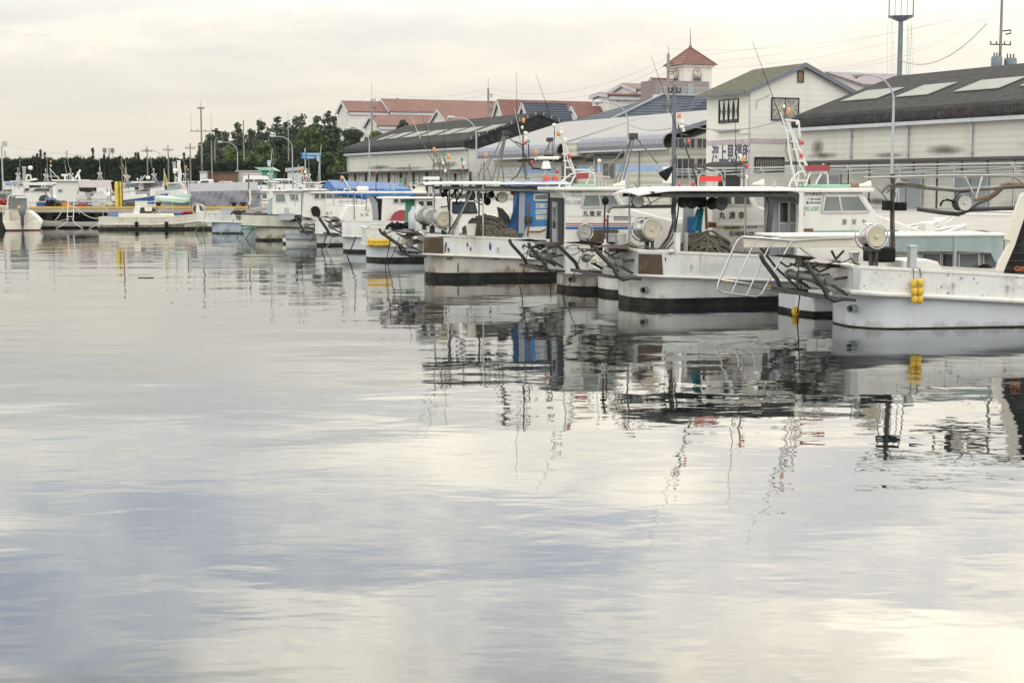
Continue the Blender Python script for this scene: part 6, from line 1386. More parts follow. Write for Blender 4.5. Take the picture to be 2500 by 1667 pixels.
b = B(); b.tube([px_(p, .3) for p in ((17, 540), (18, 500), (21, 480), (28, 476), (60, 476), (66, 481), (69, 500), (70, 540))], .045, 8); b.tube([px_(p, 1.8) for p in ((17, 540), (18, 500), (21, 480), (28, 476), (60, 476), (66, 481), (69, 500), (70, 540))], .04, 8); b.build('canopy_frame', 'white_tube', r, True)
P = [px_(p, .3) for p in ((20, 477), (66, 477), (68, 479), (19, 479))]; B().ex([(p.x, .3, p.z) for p in P], (0, 1.9, 0)).build('canopy', 'galv', r)
P = [px_(p, .9) for p in ((22, 484), (65, 484), (66, 510), (21, 510))]; B().ex([(p.x, .9, p.z) for p in P], (0, .02, 0)).build('windscreen', 'glass_pale', r)
b = B(); c = px_((54, 516), -.35); b.lathe([(.03, .42), (.16, .38), (.24, .1), (.22, -.15), (.14, -.32)], (c.x, -.35, c.z), (0, 0, 1), 12)
ob = b.build('outboard_engine', 'tarp_blue' if 0 else 'transformer', r, True)
b = B(); b.box(c.x - .10, c.x + .10, -.45, -.2, c.z - .95, c.z - .3); b.box(c.x - .05, c.x + .05, -.5, -.1, c.z - 1.5, c.z - .9); b.build('engine_leg', 'dark_steel', ob, bevel=.02)
P = [px_(p, -.4) for p in ((42, 503), (56, 502), (56, 509), (43, 510))]; B().ex([(p.x, -.5, p.z) for p in P], (0, .4, 0)).build('yellow_cover', 'float_yellow', ob, bevel=.04)
b = B(); b.tube([px_(p, -.1) for p in ((62, 540), (76, 536), (80, 530))], .04, 6); b.tube([px_(p, .1) for p in ((8, 541), (7, 508), (12, 504), (13, 520))], .03, 6); b.build('hand_rail', 'white_tube', r, True)
gboat((-14, 566), 4, 1.0, 5, 'small boat cut by the left edge of the photo beside the outboard boat', 1.25, .6, hm='cream', stripe=.12, houses=[([(-40, 505), (8, 512), (4, 545), (-40, 545)], 'cream')]) if 0 else None
tag(B().tube([tuple(pZ(x, y, .01)) for x, y in ((338, 678), (348, 677.6), (358, 678.2), (375, 677.8))], .012, 5).build('driftwood', 'bark', None, True), 'thin dark stick floating alone in the open water at the left', 'driftwood')
for px_0, py_0, lb in ((1167, 744, 'tiny dark leaf floating mid-water left of the reflections'), (420, 739, 'tiny dark leaf floating far left in open water'), (1890, 1042, 'tiny leaf floating below the reflections of the ladder mast')):
    p = pZ(px_0, py_0, .006); tag(B().add([(-.06, 0, 0), (0, .03, .008), (.07, 0, 0), (0, -.03, .006)], [(0, 1, 2, 3)]).build('floating_leaf', 'bark', None, loc=p), lb, 'leaf')
MP = [(640, 452, 100), (672, 458, 95), (690, 440, 100), (757, 455, 92), (790, 452, 92), (868, 455, 84), (885, 450, 88), (918, 452, 80), (948, 455, 80), (965, 448, 78), (1012, 450, 70), (1030, 455, 70)]
for i, (px, py, Y) in enumerate(MP):
    p0 = pY(px, 520, Y); p1 = pY(px + (i % 3 - 1) * 5, py - (i * 37 % 29), Y); r = root('flag_pole', (p0.x, Y, p0.z), 0, 'thin upright pole among the boats, %s of the row left of the scuffed boat' % ('first', 'second', 'third', 'fourth', 'fifth', 'sixth', 'seventh', 'eighth', 'ninth', 'tenth', 'eleventh', 'last')[i], 'pole', 'thin poles standing among the boats')
    d = p1 - p0; d.y = 0; B().tube([(0, 0, -.8), tuple(d * .6), tuple(d)], .03, 6, r1=.018).build('pole', ('galv', 'dark_steel', 'grey_pipe')[i % 3], r, True); beacon(r, d, ('white', 'amber', 'dome', 'red')[i % 4], 1.2) if i % 2 else B().bar(d * .8 + Vector((-.25, 0, 0)), d * .8 + Vector((.25, 0, 0)), .03, .03).build('cross_piece', 'galv', r)
# small gear lying about on the decks
def tangle(b, s):
    rr = random.Random(int(s * 1000))
    for i in range(12):
        ox, oy, rx, ry, hz_ = rr.gauss(0, .13) * s, rr.gauss(0, .1) * s, rr.uniform(.12, .32) * s, rr.uniform(.1, .2) * s, rr.uniform(.05, .3) * s
        b.tube([(ox + rx * math.cos(t * .63 + i), oy + ry * math.sin(t * .63 + i), max(.02, hz_ * (.6 + .5 * math.sin(t * 1.3 + i)))) for t in range(10)], .05 * s, 5, closed=True)
GEAR = {'bucket': lambda b, s: b.lathe([(.10 * s, 0), (.14 * s, .28 * s), (.15 * s, .28 * s), (.15 * s, .30 * s)], (0, 0, 0), (0, 0, 1), 12),
        'fish_crate': lambda b, s: b.box(-.28 * s, .28 * s, -.18 * s, .18 * s, 0, .22 * s).box(-.30 * s, .30 * s, -.20 * s, .20 * s, .19 * s, .23 * s),
        'net_bundle': lambda b, s: tangle(b, s * .62),
        'marker_pole': lambda b, s: b.tube([(0, 0, -.1), (.06 * s, 0, .7 * s), (.16 * s, 0, 1.5 * s)], .022, 6).box(-.02, .14, -.01, .01, .9 * s, 1.1 * s),
        'gas_bottle': lambda b, s: b.lathe([(.12 * s, 0), (.13 * s, .05), (.13 * s, .38 * s), (.05 * s, .48 * s), (.05 * s, .55 * s)], (0, 0, 0), (0, 0, 1), 12)}
def gear(kind, px, py, Y, m, label, s=1.0, rz=10):
    b = B(); GEAR[kind](b, s); o = b.build(kind, m, None, True, loc=pY(px, py, Y), rz=rz)
    return tag(o, label, kind.replace('_', ' '))
for a in (('bucket', 858, 550, 69, 'deep_blue', 'dark blue bucket on deck below the name of the arched-doorway boat', 1.5), ('fish_crate', 812, 548, 75, 'tarp_blue', 'pale blue crate on the stern of the boat with the black outboard cover', 1.6), ('fish_crate', 772, 549, 76, 'galv', 'grey crate left of the pale blue crate near the outboard cover', 1.6), ('net_bundle', 830, 556, 69, 'cream', 'yellowish bundle on the gunwale left of the arched doorway', 1.6), ('net_bundle', 864, 556, 68, 'cream', 'second yellowish bundle nearer the arched doorway', 1.3),
          ('net_bundle', 905, 565, 60, 'float_yellow', 'small yellow bundle on deck above the yellow floats', .8), ('fish_crate', 925, 562, 60, 'house_white', 'white tub on deck above the yellow floats', 1.2), ('net_bundle', 975, 560, 58, 'black_net', 'black net bundle below the red net disc', 1.4), ('gas_bottle', 1010, 560, 57.5, 'galv', 'grey bottle by the green door', 1.6), ('gas_bottle', 1022, 560, 57.5, 'white_tube', 'white bottle by the green door', 1.7),
          ('bucket', 880, 556, 68, 'green_paint', 'green bucket beside the grey bollards of the arched-doorway boat', 1.3), ('fish_crate', 700, 537, 81, 'galv', 'grey crate on the weed-stained boat', 1.5), ('bucket', 689, 538, 81, 'amber', 'orange bucket on the weed-stained boat', 1.2), ('net_bundle', 725, 540, 81, 'black_net', 'dark net heap at the stern of the weed-stained boat', 1.6), ('net_bundle', 750, 545, 77, 'rope', 'brown net heap left of the outboard cover', 1.5),
          ('marker_pole', 720, 500, 80, 'galv', 'leaning pole on the weed-stained boat', 1.4), ('marker_pole', 775, 455, 110, 'galv', 'thin pole behind the white cabins left of the blue tarpaulin', 2.0), ('marker_pole', 655, 470, 84, 'galv', 'thin pole by the teal side screen', 1.6), ('net_bundle', 640, 532, 84, 'rope', 'net heap on the left end of the weed-stained boat', 1.4), ('fish_crate', 556, 520, 92, 'galv', 'grey crate on the pale blue boat', 1.3), ('net_bundle', 585, 524, 91, 'rope_dark', 'dark net heap in the crab gear of the pale blue boat', 1.4),
          ('net_bundle', 203, 505, 110, 'dull_red', 'red net heap on the pier left of the ladder', 1.4), ('fish_crate', 163, 503, 108, 'amber', 'orange box at the top of the ladder', 1.0), ('net_bundle', 130, 503, 110, 'black_net', 'black net heap on the pier near the net hauler', 2.2), ('net_bundle', 150, 503, 110, 'rope', 'brown net heap on the pier near the net hauler', 2.0), ('fish_crate', 240, 503, 109, 'galv', 'grey crate on the pier before the white deck tank', 1.4), ('bucket', 232, 503, 109, 'green_paint', 'green bucket on the pier before the white deck tank', 1.2), ('net_bundle', 262, 503, 109, 'rope_pale', 'pale rope heap on the pier left of the wrapped mast', 1.7), ('net_bundle', 320, 503, 109, 'rope', 'brown rope heap on the pier right of the wrapped mast', 1.9), ('fish_crate', 345, 503, 109, 'cream', 'cream crate on the pier right of the wrapped mast', 1.5), ('net_bundle', 10, 500, 112, 'dull_red', 'reddish net heap at the left edge of the pier', 2.4),
          ('fish_crate', 1500, 590, 42.5, 'galv', 'grey crate on the deck of the striped boat', 1.0), ('bucket', 1150, 575, 47.8, 'cream', 'cream bucket left of the large rope mound', 1.2)):
    gear(*a)
# ================================================================ the pier
PY = 106.0
x1 = pY(622, 508, PY).x
r = root('pier', (0, PY, 0), 0, 'low concrete pier with a yellow painted edge rail crossing the left half of the harbour', 'pier')
B().box(-75, x1, 0, 5.5, 1.08, 1.30).build('deck', 'concrete', r)
B().box(-75, x1 - .3, -.10, .12, 1.302, 1.46).build('edge_rail', 'yellow_rail', r, bevel=.02)
B().box(-75, x1, -.12, -.003, 1.05, 1.29).build('fascia', 'concrete', r)
B().box(-75, x1 - .5, 1.2, 1.5, -.5, 1.08).build('shade_backing', 'concrete_dark', r)  # near-black sheet standing in for the shade under the open deck
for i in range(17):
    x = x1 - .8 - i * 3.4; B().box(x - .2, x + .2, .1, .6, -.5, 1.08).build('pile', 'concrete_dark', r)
b = B()
for i in range(15):
    xa = x1 - 1 - i * 3.4; b.tube([(xa - 3.4 * k / 6, -.16, 1.02 - .28 * math.sin(math.pi * k / 6)) for k in range(7)], .045, 6)
b.build('hanging_hose', 'black_rubber', r, True)
for i in range(20):
    x = x1 - 1.2 - i * 2.2; B().box(x - .04, x + .04, -.14, -.12, .95, 1.03).build('anchor_bolt', 'galv', r) if i < 20 else None
a, b_ = pY(95, 541, PY - 1.2), pY(248, 541, PY - 1.2)
tag(B().box(a.x, b_.x, PY - 1.6, PY - .3, .12, .40).build('pontoon', 'concrete', None, bevel=.03), 'narrow pale floating step under the pier behind the ladder', 'pontoon')
def bollard(px, py, label):
    p = pY(px, py, PY + .6); return tag(B().lathe([(.20, 0), (.16, .05), (.14, .28), (.25, .36), (.24, .44), (.10, .47)], (0, 0, 0)).build('bollard', 'boot_black', None, True, loc=(p.x, PY + .6, 1.30)), label, 'bollard', 'black mooring bollards on the pier')
bollard(387, 503, 'black bollard on the pier beneath the mint awning'); bollard(571, 499, 'black bollard before the grey tarpaulin, left of a pair'); bollard(594, 500, 'black bollard before the grey tarpaulin, right of a pair')
r = root('ladder', pY(175, 536, PY - .4), 0, 'pale aluminium ladder leaning from the pontoon up to the pier', 'ladder')
za = r.location.z
for s in (-1, 1): B().tube([(s * .21, -.35, 0), (s * .21, .1, 1.75)], .03, 6).build('side_rail', 'white_tube', r)
for i in range(5): B().tube([(-.21, -.30 + .09 * i, .2 + .36 * i), (.21, -.30 + .09 * i, .2 + .36 * i)], .022, 6).build('rung', 'white_tube', r)
for i, (a, b2, sg, lb) in enumerate((((155, 508), (134, 538), .1, 'slack line from the pier left of the ladder'), ((186, 506), (243, 533), .25, 'slack line from the pier down to the stern of the long workboat'), ((100, 537), (168, 534), .15, 'line running from the outboard boat to the ladder foot'), ((168, 535), (137, 557), .1, 'line dropping from the ladder foot to the water on its left'), ((176, 535), (202, 557), .1, 'line dropping from the ladder foot to the water on its right'), ((243, 543), (218, 557), .05, 'line dropping from the workboat stern to the water'))):
    line3(lb, [pY(*a, PY - 1.7), pY(*b2, PY - 1.9 if b2[1] < 550 else 103.0)], .028, 'rope_pale', sag=sg)
# mooring lines running into the water
for i, (a, ya, b2, lb) in enumerate((((1290, 606), 41.5, (1268, 697), 'thin dark line from the hooked arm left of the striped boat'), ((1418, 625), 40.3, (1372, 730), 'thin dark line from the roller of the brown-cornered boat'), ((1345, 668), 44.5, (1342, 682), 'short dark line under the striped boat roller'),
        ((954, 575), 48.5, (940, 651), 'dark line from the hooked arm of the scuffed boat, left of two'), ((975, 580), 48.5, (946, 645), 'dark line from the hooked arm of the scuffed boat, right of two'), ((980, 612), 51, (966, 618), 'short line by the waterline of the scuffed boat'), ((869, 578), 60.5, (846, 625), 'dark curved line from the yellow float boat'),
        ((797, 572), 68, (784, 610), 'dark line left of the yellow float boat'), ((810, 580), 69, (792, 608), 'pale line left of the yellow float boat'), ((776, 552), 76, (749, 596), 'pale line beside the black tyres'), ((505, 514), 92, (474, 566), 'pale line off the bow of the long workboat'), ((500, 530), 93, (496, 566), 'second pale line off the bow of the long workboat'), ((572, 536), 90, (536, 570), 'pale line crossing the pale blue hull'), ((600, 540), 88, (577, 582), 'dark line crossing the pale blue hull'), ((625, 545), 84, (597, 583), 'dark line by the green skiff'),
        ((1958, 680), 32.2, (1945, 768), 'dark line under the boarding rack beside the small yellow float'))):
    e = pZ(b2[0], b2[1], 0); e.z = -.05
    line3(lb, [pY(a[0], a[1], ya), e], .014 + .010 * (ya > 60), 'rope_dark' if 'dark' in lb else 'rope_pale', sag=.05)
# ================================================================ boats beyond the pier
GF = 'boats moored beyond the pier'
def fboat(px, Y, th, Lh, label, house=None, hb=1.3, zg=1.5, hm='hull_white', roof=None, wins=(), masts=(), whips=(), extra=None):
    o = pY(px, 500, Y); f = Fr((o.x, Y, 0), th)
    r = root('moored_boat', f.o, f.deg, label, 'boat', GF)
    hull(r, Lh, hb, zg, .9, .0, -.6, hm, hm, stripe=.15, rise=.7); K = -hb * .8
    if house: prism(r, f, house, K, -K, 'wheelhouse', 'house_white', bevel=.04)
    for w in wins: swin(r, f, w, K, t=.08)
    if roof: p, q, z0_ = f.onY(roof[0], roof[2], K), f.onY(roof[1], roof[2], K), f.onY(roof[0], roof[3], K).z; roofslab(r, p.x, q.x, hb, z0_, p.z)
    for m_ in masts: mast(r, f, m_[0], m_[1], m_[2], m_[3], m_[4] if len(m_) > 4 else ())
    for w in whips: whip(r, f, .1, w[0], w[1], .035, 'galv')
    if extra: extra(r, f, K)
    return r, f
fboat(-5, 128, 0, 9, 'white cruiser with flying bridge and swept dark windows behind the outboard boat', [(55, 458), (124, 458), (128, 478), (150, 490), (150, 510), (20, 510), (40, 478)], roof=(58, 128, 446, 453),
      wins=[[(60, 459), (75, 459), (70, 468), (58, 470)], [(88, 459), (122, 459), (123, 469), (76, 469)]], masts=[(0, [[(57, 410), (57, 450)], [(61, 410), (61, 450)], [(54, 409), (64, 409)], [(46, 430), (46, 462)], [(42, 430), (42, 455)]], .06, 'galv', (('dome', 74, 412, 4),)), (0, [[(66, 428), (74, 428), (76, 440), (64, 440), (66, 428)], [(75, 440), (84, 438), (90, 438)]], .09, 'white_tube')], hb=1.5)
fboat(118, 122, 3, 9.5, 'white boat with bright blue hull band and net hauler behind the ladder', [(136, 442), (190, 441), (192, 470), (196, 492), (136, 492)], roof=(128, 205, 439, 443), hm='deep_blue', zg=1.62,
      wins=[[(142, 462), (152, 462), (152, 470), (142, 470)]], masts=[(0, [[(122, 410), (126, 440)], [(121, 412), (145, 438)], [(116, 431), (138, 431), (144, 438)], [(116, 431), (116, 442)]], .04, 'galv', (('amber', 124, 397, 2), ('white', 124, 407, 2), ('amber', 142, 434, 1.5))), (.2, [[(159, 428), (159, 440)], [(150, 428), (166, 428)], [(177, 433), (180, 440)], [(190, 420), (195, 440)], [(184, 436), (196, 415)]], .09, 'white_tube')], whips=[((165, 438), (157, 390))],
      extra=lambda r, f, K: (hauler(r, tuple(f.onY(108, 488, K)), .38, .4, (.1, -1, 0), 'dark_steel', 'dark_steel', True, .2, 'net_hauler'), tubes(r, f, K, [[(126, 455), (128, 495)], [(110, 465), (135, 450)], [(117, 495), (115, 478), (105, 460)]], .05, 'grey_pipe', 'gantry'), prism(r, f, [(96, 490), (105, 480), (133, 486), (136, 500), (96, 500)], K, K + 1, 'covered_gear', 'tarp_blue', bevel=.05)))
fboat(205, 118, 2, 8, 'white boat with pale pink awning and white deck tank, left of the yellow banner', None, hm='deep_blue', zg=1.5,
      masts=[(0, [[(190, 465), (190, 500)], [(270, 460), (272, 500)], [(262, 460), (264, 500)]], .06, 'galv')],
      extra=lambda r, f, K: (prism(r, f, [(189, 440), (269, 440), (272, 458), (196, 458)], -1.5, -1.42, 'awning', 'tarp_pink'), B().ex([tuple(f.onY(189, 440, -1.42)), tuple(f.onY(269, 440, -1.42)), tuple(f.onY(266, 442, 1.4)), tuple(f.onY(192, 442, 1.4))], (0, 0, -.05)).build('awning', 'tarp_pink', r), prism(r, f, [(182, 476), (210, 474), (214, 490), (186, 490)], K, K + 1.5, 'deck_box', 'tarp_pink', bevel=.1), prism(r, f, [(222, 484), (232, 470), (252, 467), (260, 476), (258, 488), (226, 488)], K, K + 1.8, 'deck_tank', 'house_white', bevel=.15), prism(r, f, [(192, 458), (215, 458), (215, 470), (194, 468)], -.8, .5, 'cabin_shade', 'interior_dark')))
fboat(290, 124, 0, 9, 'white boat with radar pedestal and long light booms right of the yellow banner', [(312, 478), (342, 474), (352, 492), (352, 505), (310, 505)], roof=(322, 364, 443, 447),
      masts=[(0, [[(346, 430), (340, 448)], [(354, 428), (346, 440)], [(292, 455), (310, 448), (360, 445)], [(300, 470), (400, 455)], [(310, 442), (316, 430)]], .05, 'galv', (('amber', 317, 434, 2), ('white', 336, 440, 2), ('white', 364, 437, 3), ('white', 359, 437, 3))), (0, [[(344, 447), (345, 458)], [(340, 460), (350, 458)]], .2, 'white_tube')], whips=[((312, 438), (296, 392)), ((308, 436), (292, 405))])
fboat(372, 126, 2, 8, 'white boat with mauve tarpaulins, tall white furled sail and teal trim', [(382, 466), (440, 462), (462, 475), (462, 500), (372, 500)], roof=(400, 432, 446, 449),
      masts=[(0, [[(427, 395), (428, 450)], [(422, 395), (427, 430)]], .06, 'galv', (('white', 427, 424, 4), ('dome', 428, 418, 4))), (.2, [[(455, 410), (458, 470)], [(460, 415), (470, 500)]], .06, 'dark_steel', (('amber', 454, 411, 2.5), ('white', 459, 416, 1.5)))],
      extra=lambda r, f, K: (tubes(r, f, .2, [[(437, 392), (436, 405), (440, 425), (438, 445)]], .16, 'house_white', 'furled_sail'), prism(r, f, [(300, 443), (396, 443), (394, 458), (310, 458)], K, K + .2, 'tarpaulin', 'tarp_grey'), prism(r, f, [(406, 447), (440, 450), (434, 463), (408, 464)], K, K + .3, 'net_cover', 'teal_panel'), prism(r, f, [(433, 450), (448, 448), (455, 472), (438, 472)], K + .4, K + .8, 'cover', 'tarp_pink', bevel=.1)))
EX = [(20, 150, 'small white boat far behind the cruiser at the left', (30, 445, 60, 470)), (98, 142, 'white cabin boat behind the flying-bridge cruiser', (100, 448, 128, 478)), (165, 140, 'white boat whose cabin shows over the blue hull', (158, 446, 186, 470)), (232, 148, 'white boat behind the pink awning', (236, 444, 262, 470)), (276, 136, 'white boat just right of the wrapped mast', (300, 450, 318, 484)), (350, 146, 'white boat with pale cabin behind the long booms', (366, 447, 392, 474)), (418, 140, 'white boat behind the mint awning', (414, 455, 446, 480)), (455, 150, 'small white boat left of the wrapped boat', (446, 446, 462, 476)), (655, 118, 'white cabin boat between the wrapped boat and the minivan', (652, 446, 668, 480)), (742, 112, 'white boat behind the white cabins, left of the blue tarpaulin', (744, 448, 772, 478))]
for i, (px, Y, lb, hs) in enumerate(EX):
    a, t_, c, b2 = hs; g = random.Random(i + 40); m1_ = g.uniform(.3, .7)
    mx = a + (c - a) * m1_
    fboat(px, Y, g.uniform(-4, 6), 7.5, lb, [(a, t_), (c - 3, t_), (c + 3, b2), (a - 1, b2 + 12)], hb=1.25, zg=1.35, roof=(a - 5, c + 1, t_ - 3, t_), wins=[[(a + 3, t_ + 4), (a + 9, t_ + 4), (a + 9, t_ + 10), (a + 3, t_ + 10)], [(a + 11, t_ + 4), (c - 4, t_ + 4), (c - 2, t_ + 10), (a + 11, t_ + 10)]],
          masts=[(0, [[(mx, t_ - 3), (mx - 1, t_ - 30 - g.random() * 15)], [(mx - 6, t_ - 3), (mx - 1, t_ - 22)], [(mx - 5, t_ - 18), (mx + 5, t_ - 18)], [(mx + 8, t_ - 3), (mx, t_ - 20)]], .035, 'galv', ((g.choice(('amber', 'white', 'red')), mx - 1, t_ - 32, 1.6), ('white', mx + 4, t_ - 20, 1.5), ('dome', mx - 5, t_ - 20, 1.6)))], whips=[((mx + 3, t_ - 5), (mx + g.uniform(-14, 14), t_ - 60 - g.random() * 20))])
# mint awning boat, grey tarp boat
f = Fr((pY(380, 500, 112).x, 112, 0), 0)
r, _f = fboat(378, 112, 0, 7.5, 'white launch under a sagging mint green awning just beyond the pier', [(378, 478), (460, 486), (462, 505), (376, 505)])
b = B(); C4 = [_f.onY(*p, -1.0) for p in ((384, 480), (462, 474), (468, 490), (452, 494))]
def aw_(u, v):
    a = C4[0].lerp(C4[1], u); c = Vector((C4[0].x + (C4[2].x - C4[0].x) * u, -2.2, C4[0].z - .05 + (C4[2].z - C4[0].z) * u)); p = a.lerp(c, v); p.z -= .22 * math.sin(math.pi * u) * (v) + .05 * math.sin(9 * u) ; p.y = 1.0 - 3.2 * v; return p
b.grid(aw_, 14, 6); b.grid(lambda u, v: aw_(1 - u, v) - Vector((0, 0, .02)), 14, 6); b.build('awning', 'tarp_mint', r, True)
r = root('covered_boat', (pY(465, 500, 111).x, 111, 0), 0, 'large boat wholly wrapped in grey tarpaulin with a mint green ridge', 'boat', GF)
f = Fr(r.location, 0); xa, xb = f.onY(467, 470, 0).x, f.onY(648, 470, 0).x
z1, z2, z3 = f.onY(480, 448, 0).z, f.onY(560, 467, -1).z, f.onY(480, 506, -1).z
hull(r, xb - xa, 1.5, 1.3, .8, 0, 0.2, 'hull_white', 'hull_white', rise=.3)
B().ex([(xa - .1, -1.0, z2 - .15), (xa - .3, .3, z1), (xa - .3, .35, z1 - .05), (xa - .1, -.95, z2 - .2)], (xb - xa - .3, 0, .12)).build('upper_tarpaulin', 'tarp_pale', r)
B().ex([(xa + 2.5, .31, z1 + .02), (xb - .1, .31, z1 + .10), (xb, 1.5, z1 - .1), (xa + 2.5, 1.5, z1 - .2)], (0, 0, .03)).build('ridge_cover', 'tarp_mint', r)
b = B()
def tp_(u, v):
    x = xa + .2 + (xb - xa - .4) * u; z = z2 + .02 * u - (z2 - z3) * v
    return (x, -1.0 - .35 * v + .09 * math.sin(u * 31 + 3 * v) * v + .05 * math.sin(u * 67 + v * 9) + .06 * math.sin(u * 12 - v * 7), z + .1 * (1 - v) * (u - .3))
b.grid(tp_, 60, 14); b.grid(lambda u, v: (xa + .2 - .25 * v * (1 - u) * 0, -1.0 - .35 * v + 2.4 * u, z2 - (z2 - z3) * v), 8, 8); b.build('side_tarpaulin', 'tarp_grey', r, True)
for x in (xa + .1, xb - .15): B().tube([(x, -1.05, z3 - .3), (x, -1.05, z1)], .05, 6).build('post', 'galv', r)
# green and yellow wrapped banner poles
r = root('wrapped_mast', pY(287, 503, 108.5), 0, 'tall upright bundle wrapped in yellow and green covers beside the pier', 'mast cover')
r.location.z = 1.3
for px0, px1, m_, y_ in ((281, 290, 'float_yellow', 0), (288, 294, 'green_paint', .12), (293, 297, 'float_yellow', .05)):
    a, b2 = pY(px0, 503, 108.5), pY(px1, 503, 108.5); h = pY(287, 443, 108.5).z - 1.3; cx = (a.x + b2.x) / 2 - r.location.x; rd = (b2.x - a.x) / 2
    B().lathe([(rd * .9, 0), (rd * 1.05, h * .3), (rd * .9, h * .6), (rd * 1.0, h * .92), (rd * .6, h)], (cx, y_, 0), (0, 0, 1), 10).build('wrap', m_, r, True)
B().tube([(.3, .2, 0), (.35, .2, 2.9), (.3, .2, 3.6)], .05, 6).build('pole', 'wood', r)
r = root('flag', pY(401, 440, 120), 0, 'small yellow and green pennant standing among the boats beyond the pier', 'flag')
B().tube([(0, 0, -2.3), (0, 0, .9)], .03, 6).build('pole', 'galv', r); B().ex([(0, 0, .75), (.28, 0, -.1), (.3, 0, -.45), (-.1, 0, -.3)], (0, .04, 0)).build('cloth', 'float_yellow', r); B().ex([(.02, -.01, .4), (.2, -.01, -.1), (.05, -.01, -.2)], (0, -.03, 0)).build('stripe', 'green_paint', r)
# blue tarpaulin boat between row and far warehouse
f = Fr((pY(795, 500, 96).x, 96, 0), 4)
r = root('covered_boat', f.o, f.deg, 'boat roofed with a long sky blue tarpaulin in front of the far warehouse', 'boat', G_B)
hull(r, 7.5, 1.3, 1.4, .8, 0, -.5, 'hull_white', 'hull_white')
P = [f.onY(*p, -.8) for p in ((799, 439), (978, 447), (1003, 462), (818, 461))]
b = B(); b.add([tuple(P[0] + Vector((0, .8, 0))), tuple(P[1] + Vector((0, .8, 0))), tuple(P[2]), tuple(P[3]), tuple(P[0] + Vector((-.5, 2.2, -.5))), tuple(P[1] + Vector((.3, 2.2, -.4)))], [(3, 2, 1, 0), (0, 1, 5, 4)]); b.ex([tuple(P[0] + Vector((0, .8, -.05))), tuple(P[1] + Vector((0, .8, -.05))), tuple(P[2] + Vector((0, 0, -.06))), tuple(P[3] + Vector((0, 0, -.06)))], (0, 0, -.01)); b.build('tarpaulin', 'tarp_blue', r)
B().ex([tuple(f.onY(799, 440, 0)), tuple(f.onY(785, 462, 0)), tuple(f.onY(812, 465, -.9)), tuple(f.onY(817, 462, -.9))], (0, .04, 0)).build('end_flap', 'deep_blue', r)
prism(r, f, [(815, 466), (880, 468), (960, 463), (1010, 465), (1016, 478), (815, 478)], -1.0, -.2, 'folded_cover', 'blue_cloth', bevel=.06)
for px in (814, 860, 940, 1000): q = f.onY(px, 470, -.9); B().tube([(q.x, -.9, 1.2), (q.x, -.9, 2.65)], .04, 6).build('post', 'galv', r)
beacon(r, f.onY(833, 436, 0), 'amber', 2.0)
# bows of other boats moored nearer the quay, right of the white cabin
for i, (cx, cy, th, lb) in enumerate(((7.5, 0.2, 16, 'white boat bow with coiled net and blue cloth, moored behind the low awning boat'), (11.0, 3.6, 17, 'white boat bow with upright white locker near the quay, behind the low awning boat'))):
    f = Fr(fC.world(14.5 + i * 3.2, 1.5 + i * 4.5), 196); r = root('fishing_boat', f.o, f.deg, lb, 'boat', G_B)
    hull(r, 9, 1.5, 1.25, .8, 0, -.6, 'hull_white', 'hull_white', rise=1.0)
    b = B(); b.ball((4.5, .3, 1.3), .45, .6); b.ball((3.9, -.2, 1.25), .3, .7); b.build('net_heap', 'teal_panel' if i == 0 else 'rope', r, True)
    B().box(5.6, 5.9, -.3, .1, 1.3, 1.95).build('locker', 'house_white', r, bevel=.04)
    B().tube([(2, -1.2, 1.2), (2, -1.2, 2.1), (4.4, -1.0, 2.15), (5.2, -.9, 1.6)], .03, 6).build('rail', 'white_tube', r)
    B().box(.2, 2.0, -.9, .9, 1.0, 2.0).build('cabin', 'house_white', r, bevel=.05)
    b = B(); b.ball((6.4, .2, 1.6), .22, .8); b.build('black_gear', 'black_net', r)
# ================================================================ street lamps along the quay
def street_lamp(px, px_head, label, off=57.3, zb=GZ, h=8.0):
    q = Q.onY(px, 400, off); p = Q.world(q.x, off, zb)
    r = root('street_lamp', p, QA + 180, label, 'street lamp', 'grey street lamps along the quay')
    z = 6.4
    b = B(); b.tube([(0, 0, 0), (0, 0, 2.6)], .115, 10, r1=.10); b.tube([(0, 0, 2.6), (0, 0, z)], .095, 10, r1=.07)
    pole = b.build('pole', 'lamp_grey', r, True)
    pts = [(0, 0, z)] + [(0, 1.75 * (1 - math.cos(t)), z + 1.5 * math.sin(t)) for t in [math.pi / 2 * k / 9 for k in range(1, 10)]] + [(0, 2.3, z + 1.52)]
    B().tube(pts, .06, 8, r1=.045).build('arm', 'lamp_grey', r, True)
    c = (0, 2.65, z + 1.52)
    h_ = B().lathe([(.05, -.45), (.13, -.35), (.17, 0), (.15, .28), (.04, .36)], c, (0, 1, -.02), 12).build('lamp_head', 'galv', r, True)
    B().lathe([(.13, 0), (.12, -.08), (.07, -.15), (0.01, -.17)], (0, 2.7, z + 1.42), (0, 0, 1), 12).build('glass', 'glass_pale', h_, True)
    B().box(-.06, .06, -.15, -.08, 1.2, 1.6).build('service_door', 'galv', pole)
    return r
LM = None
for px, lb in ((2178, 'nearest street lamp, before the right-hand black-roofed warehouse'), (1532, 'street lamp before the lilac-roofed market hall'), (1163, 'street lamp at the near gable of the far warehouse'), (902, 'street lamp at the far end of the far warehouse'), (714, 'street lamp before the pines and the parked vans'), (580, 'street lamp standing in front of the rust-brown container'), (393, 'small street lamp in front of the hedge beyond the covered boat'), ):
    if LM is None: LM = street_lamp(px, 0, lb)
    else:
        q = Q.onY(px, 400, 57.3); dup(LM, Q.world(q.x, 57.3, GZ), QA + 180, lb)
r = root('street_lamp', pY(8, 480, 175), 0, 'thin straight lamp post with a box light at the left edge', 'street lamp'); r.location.z = 1.4
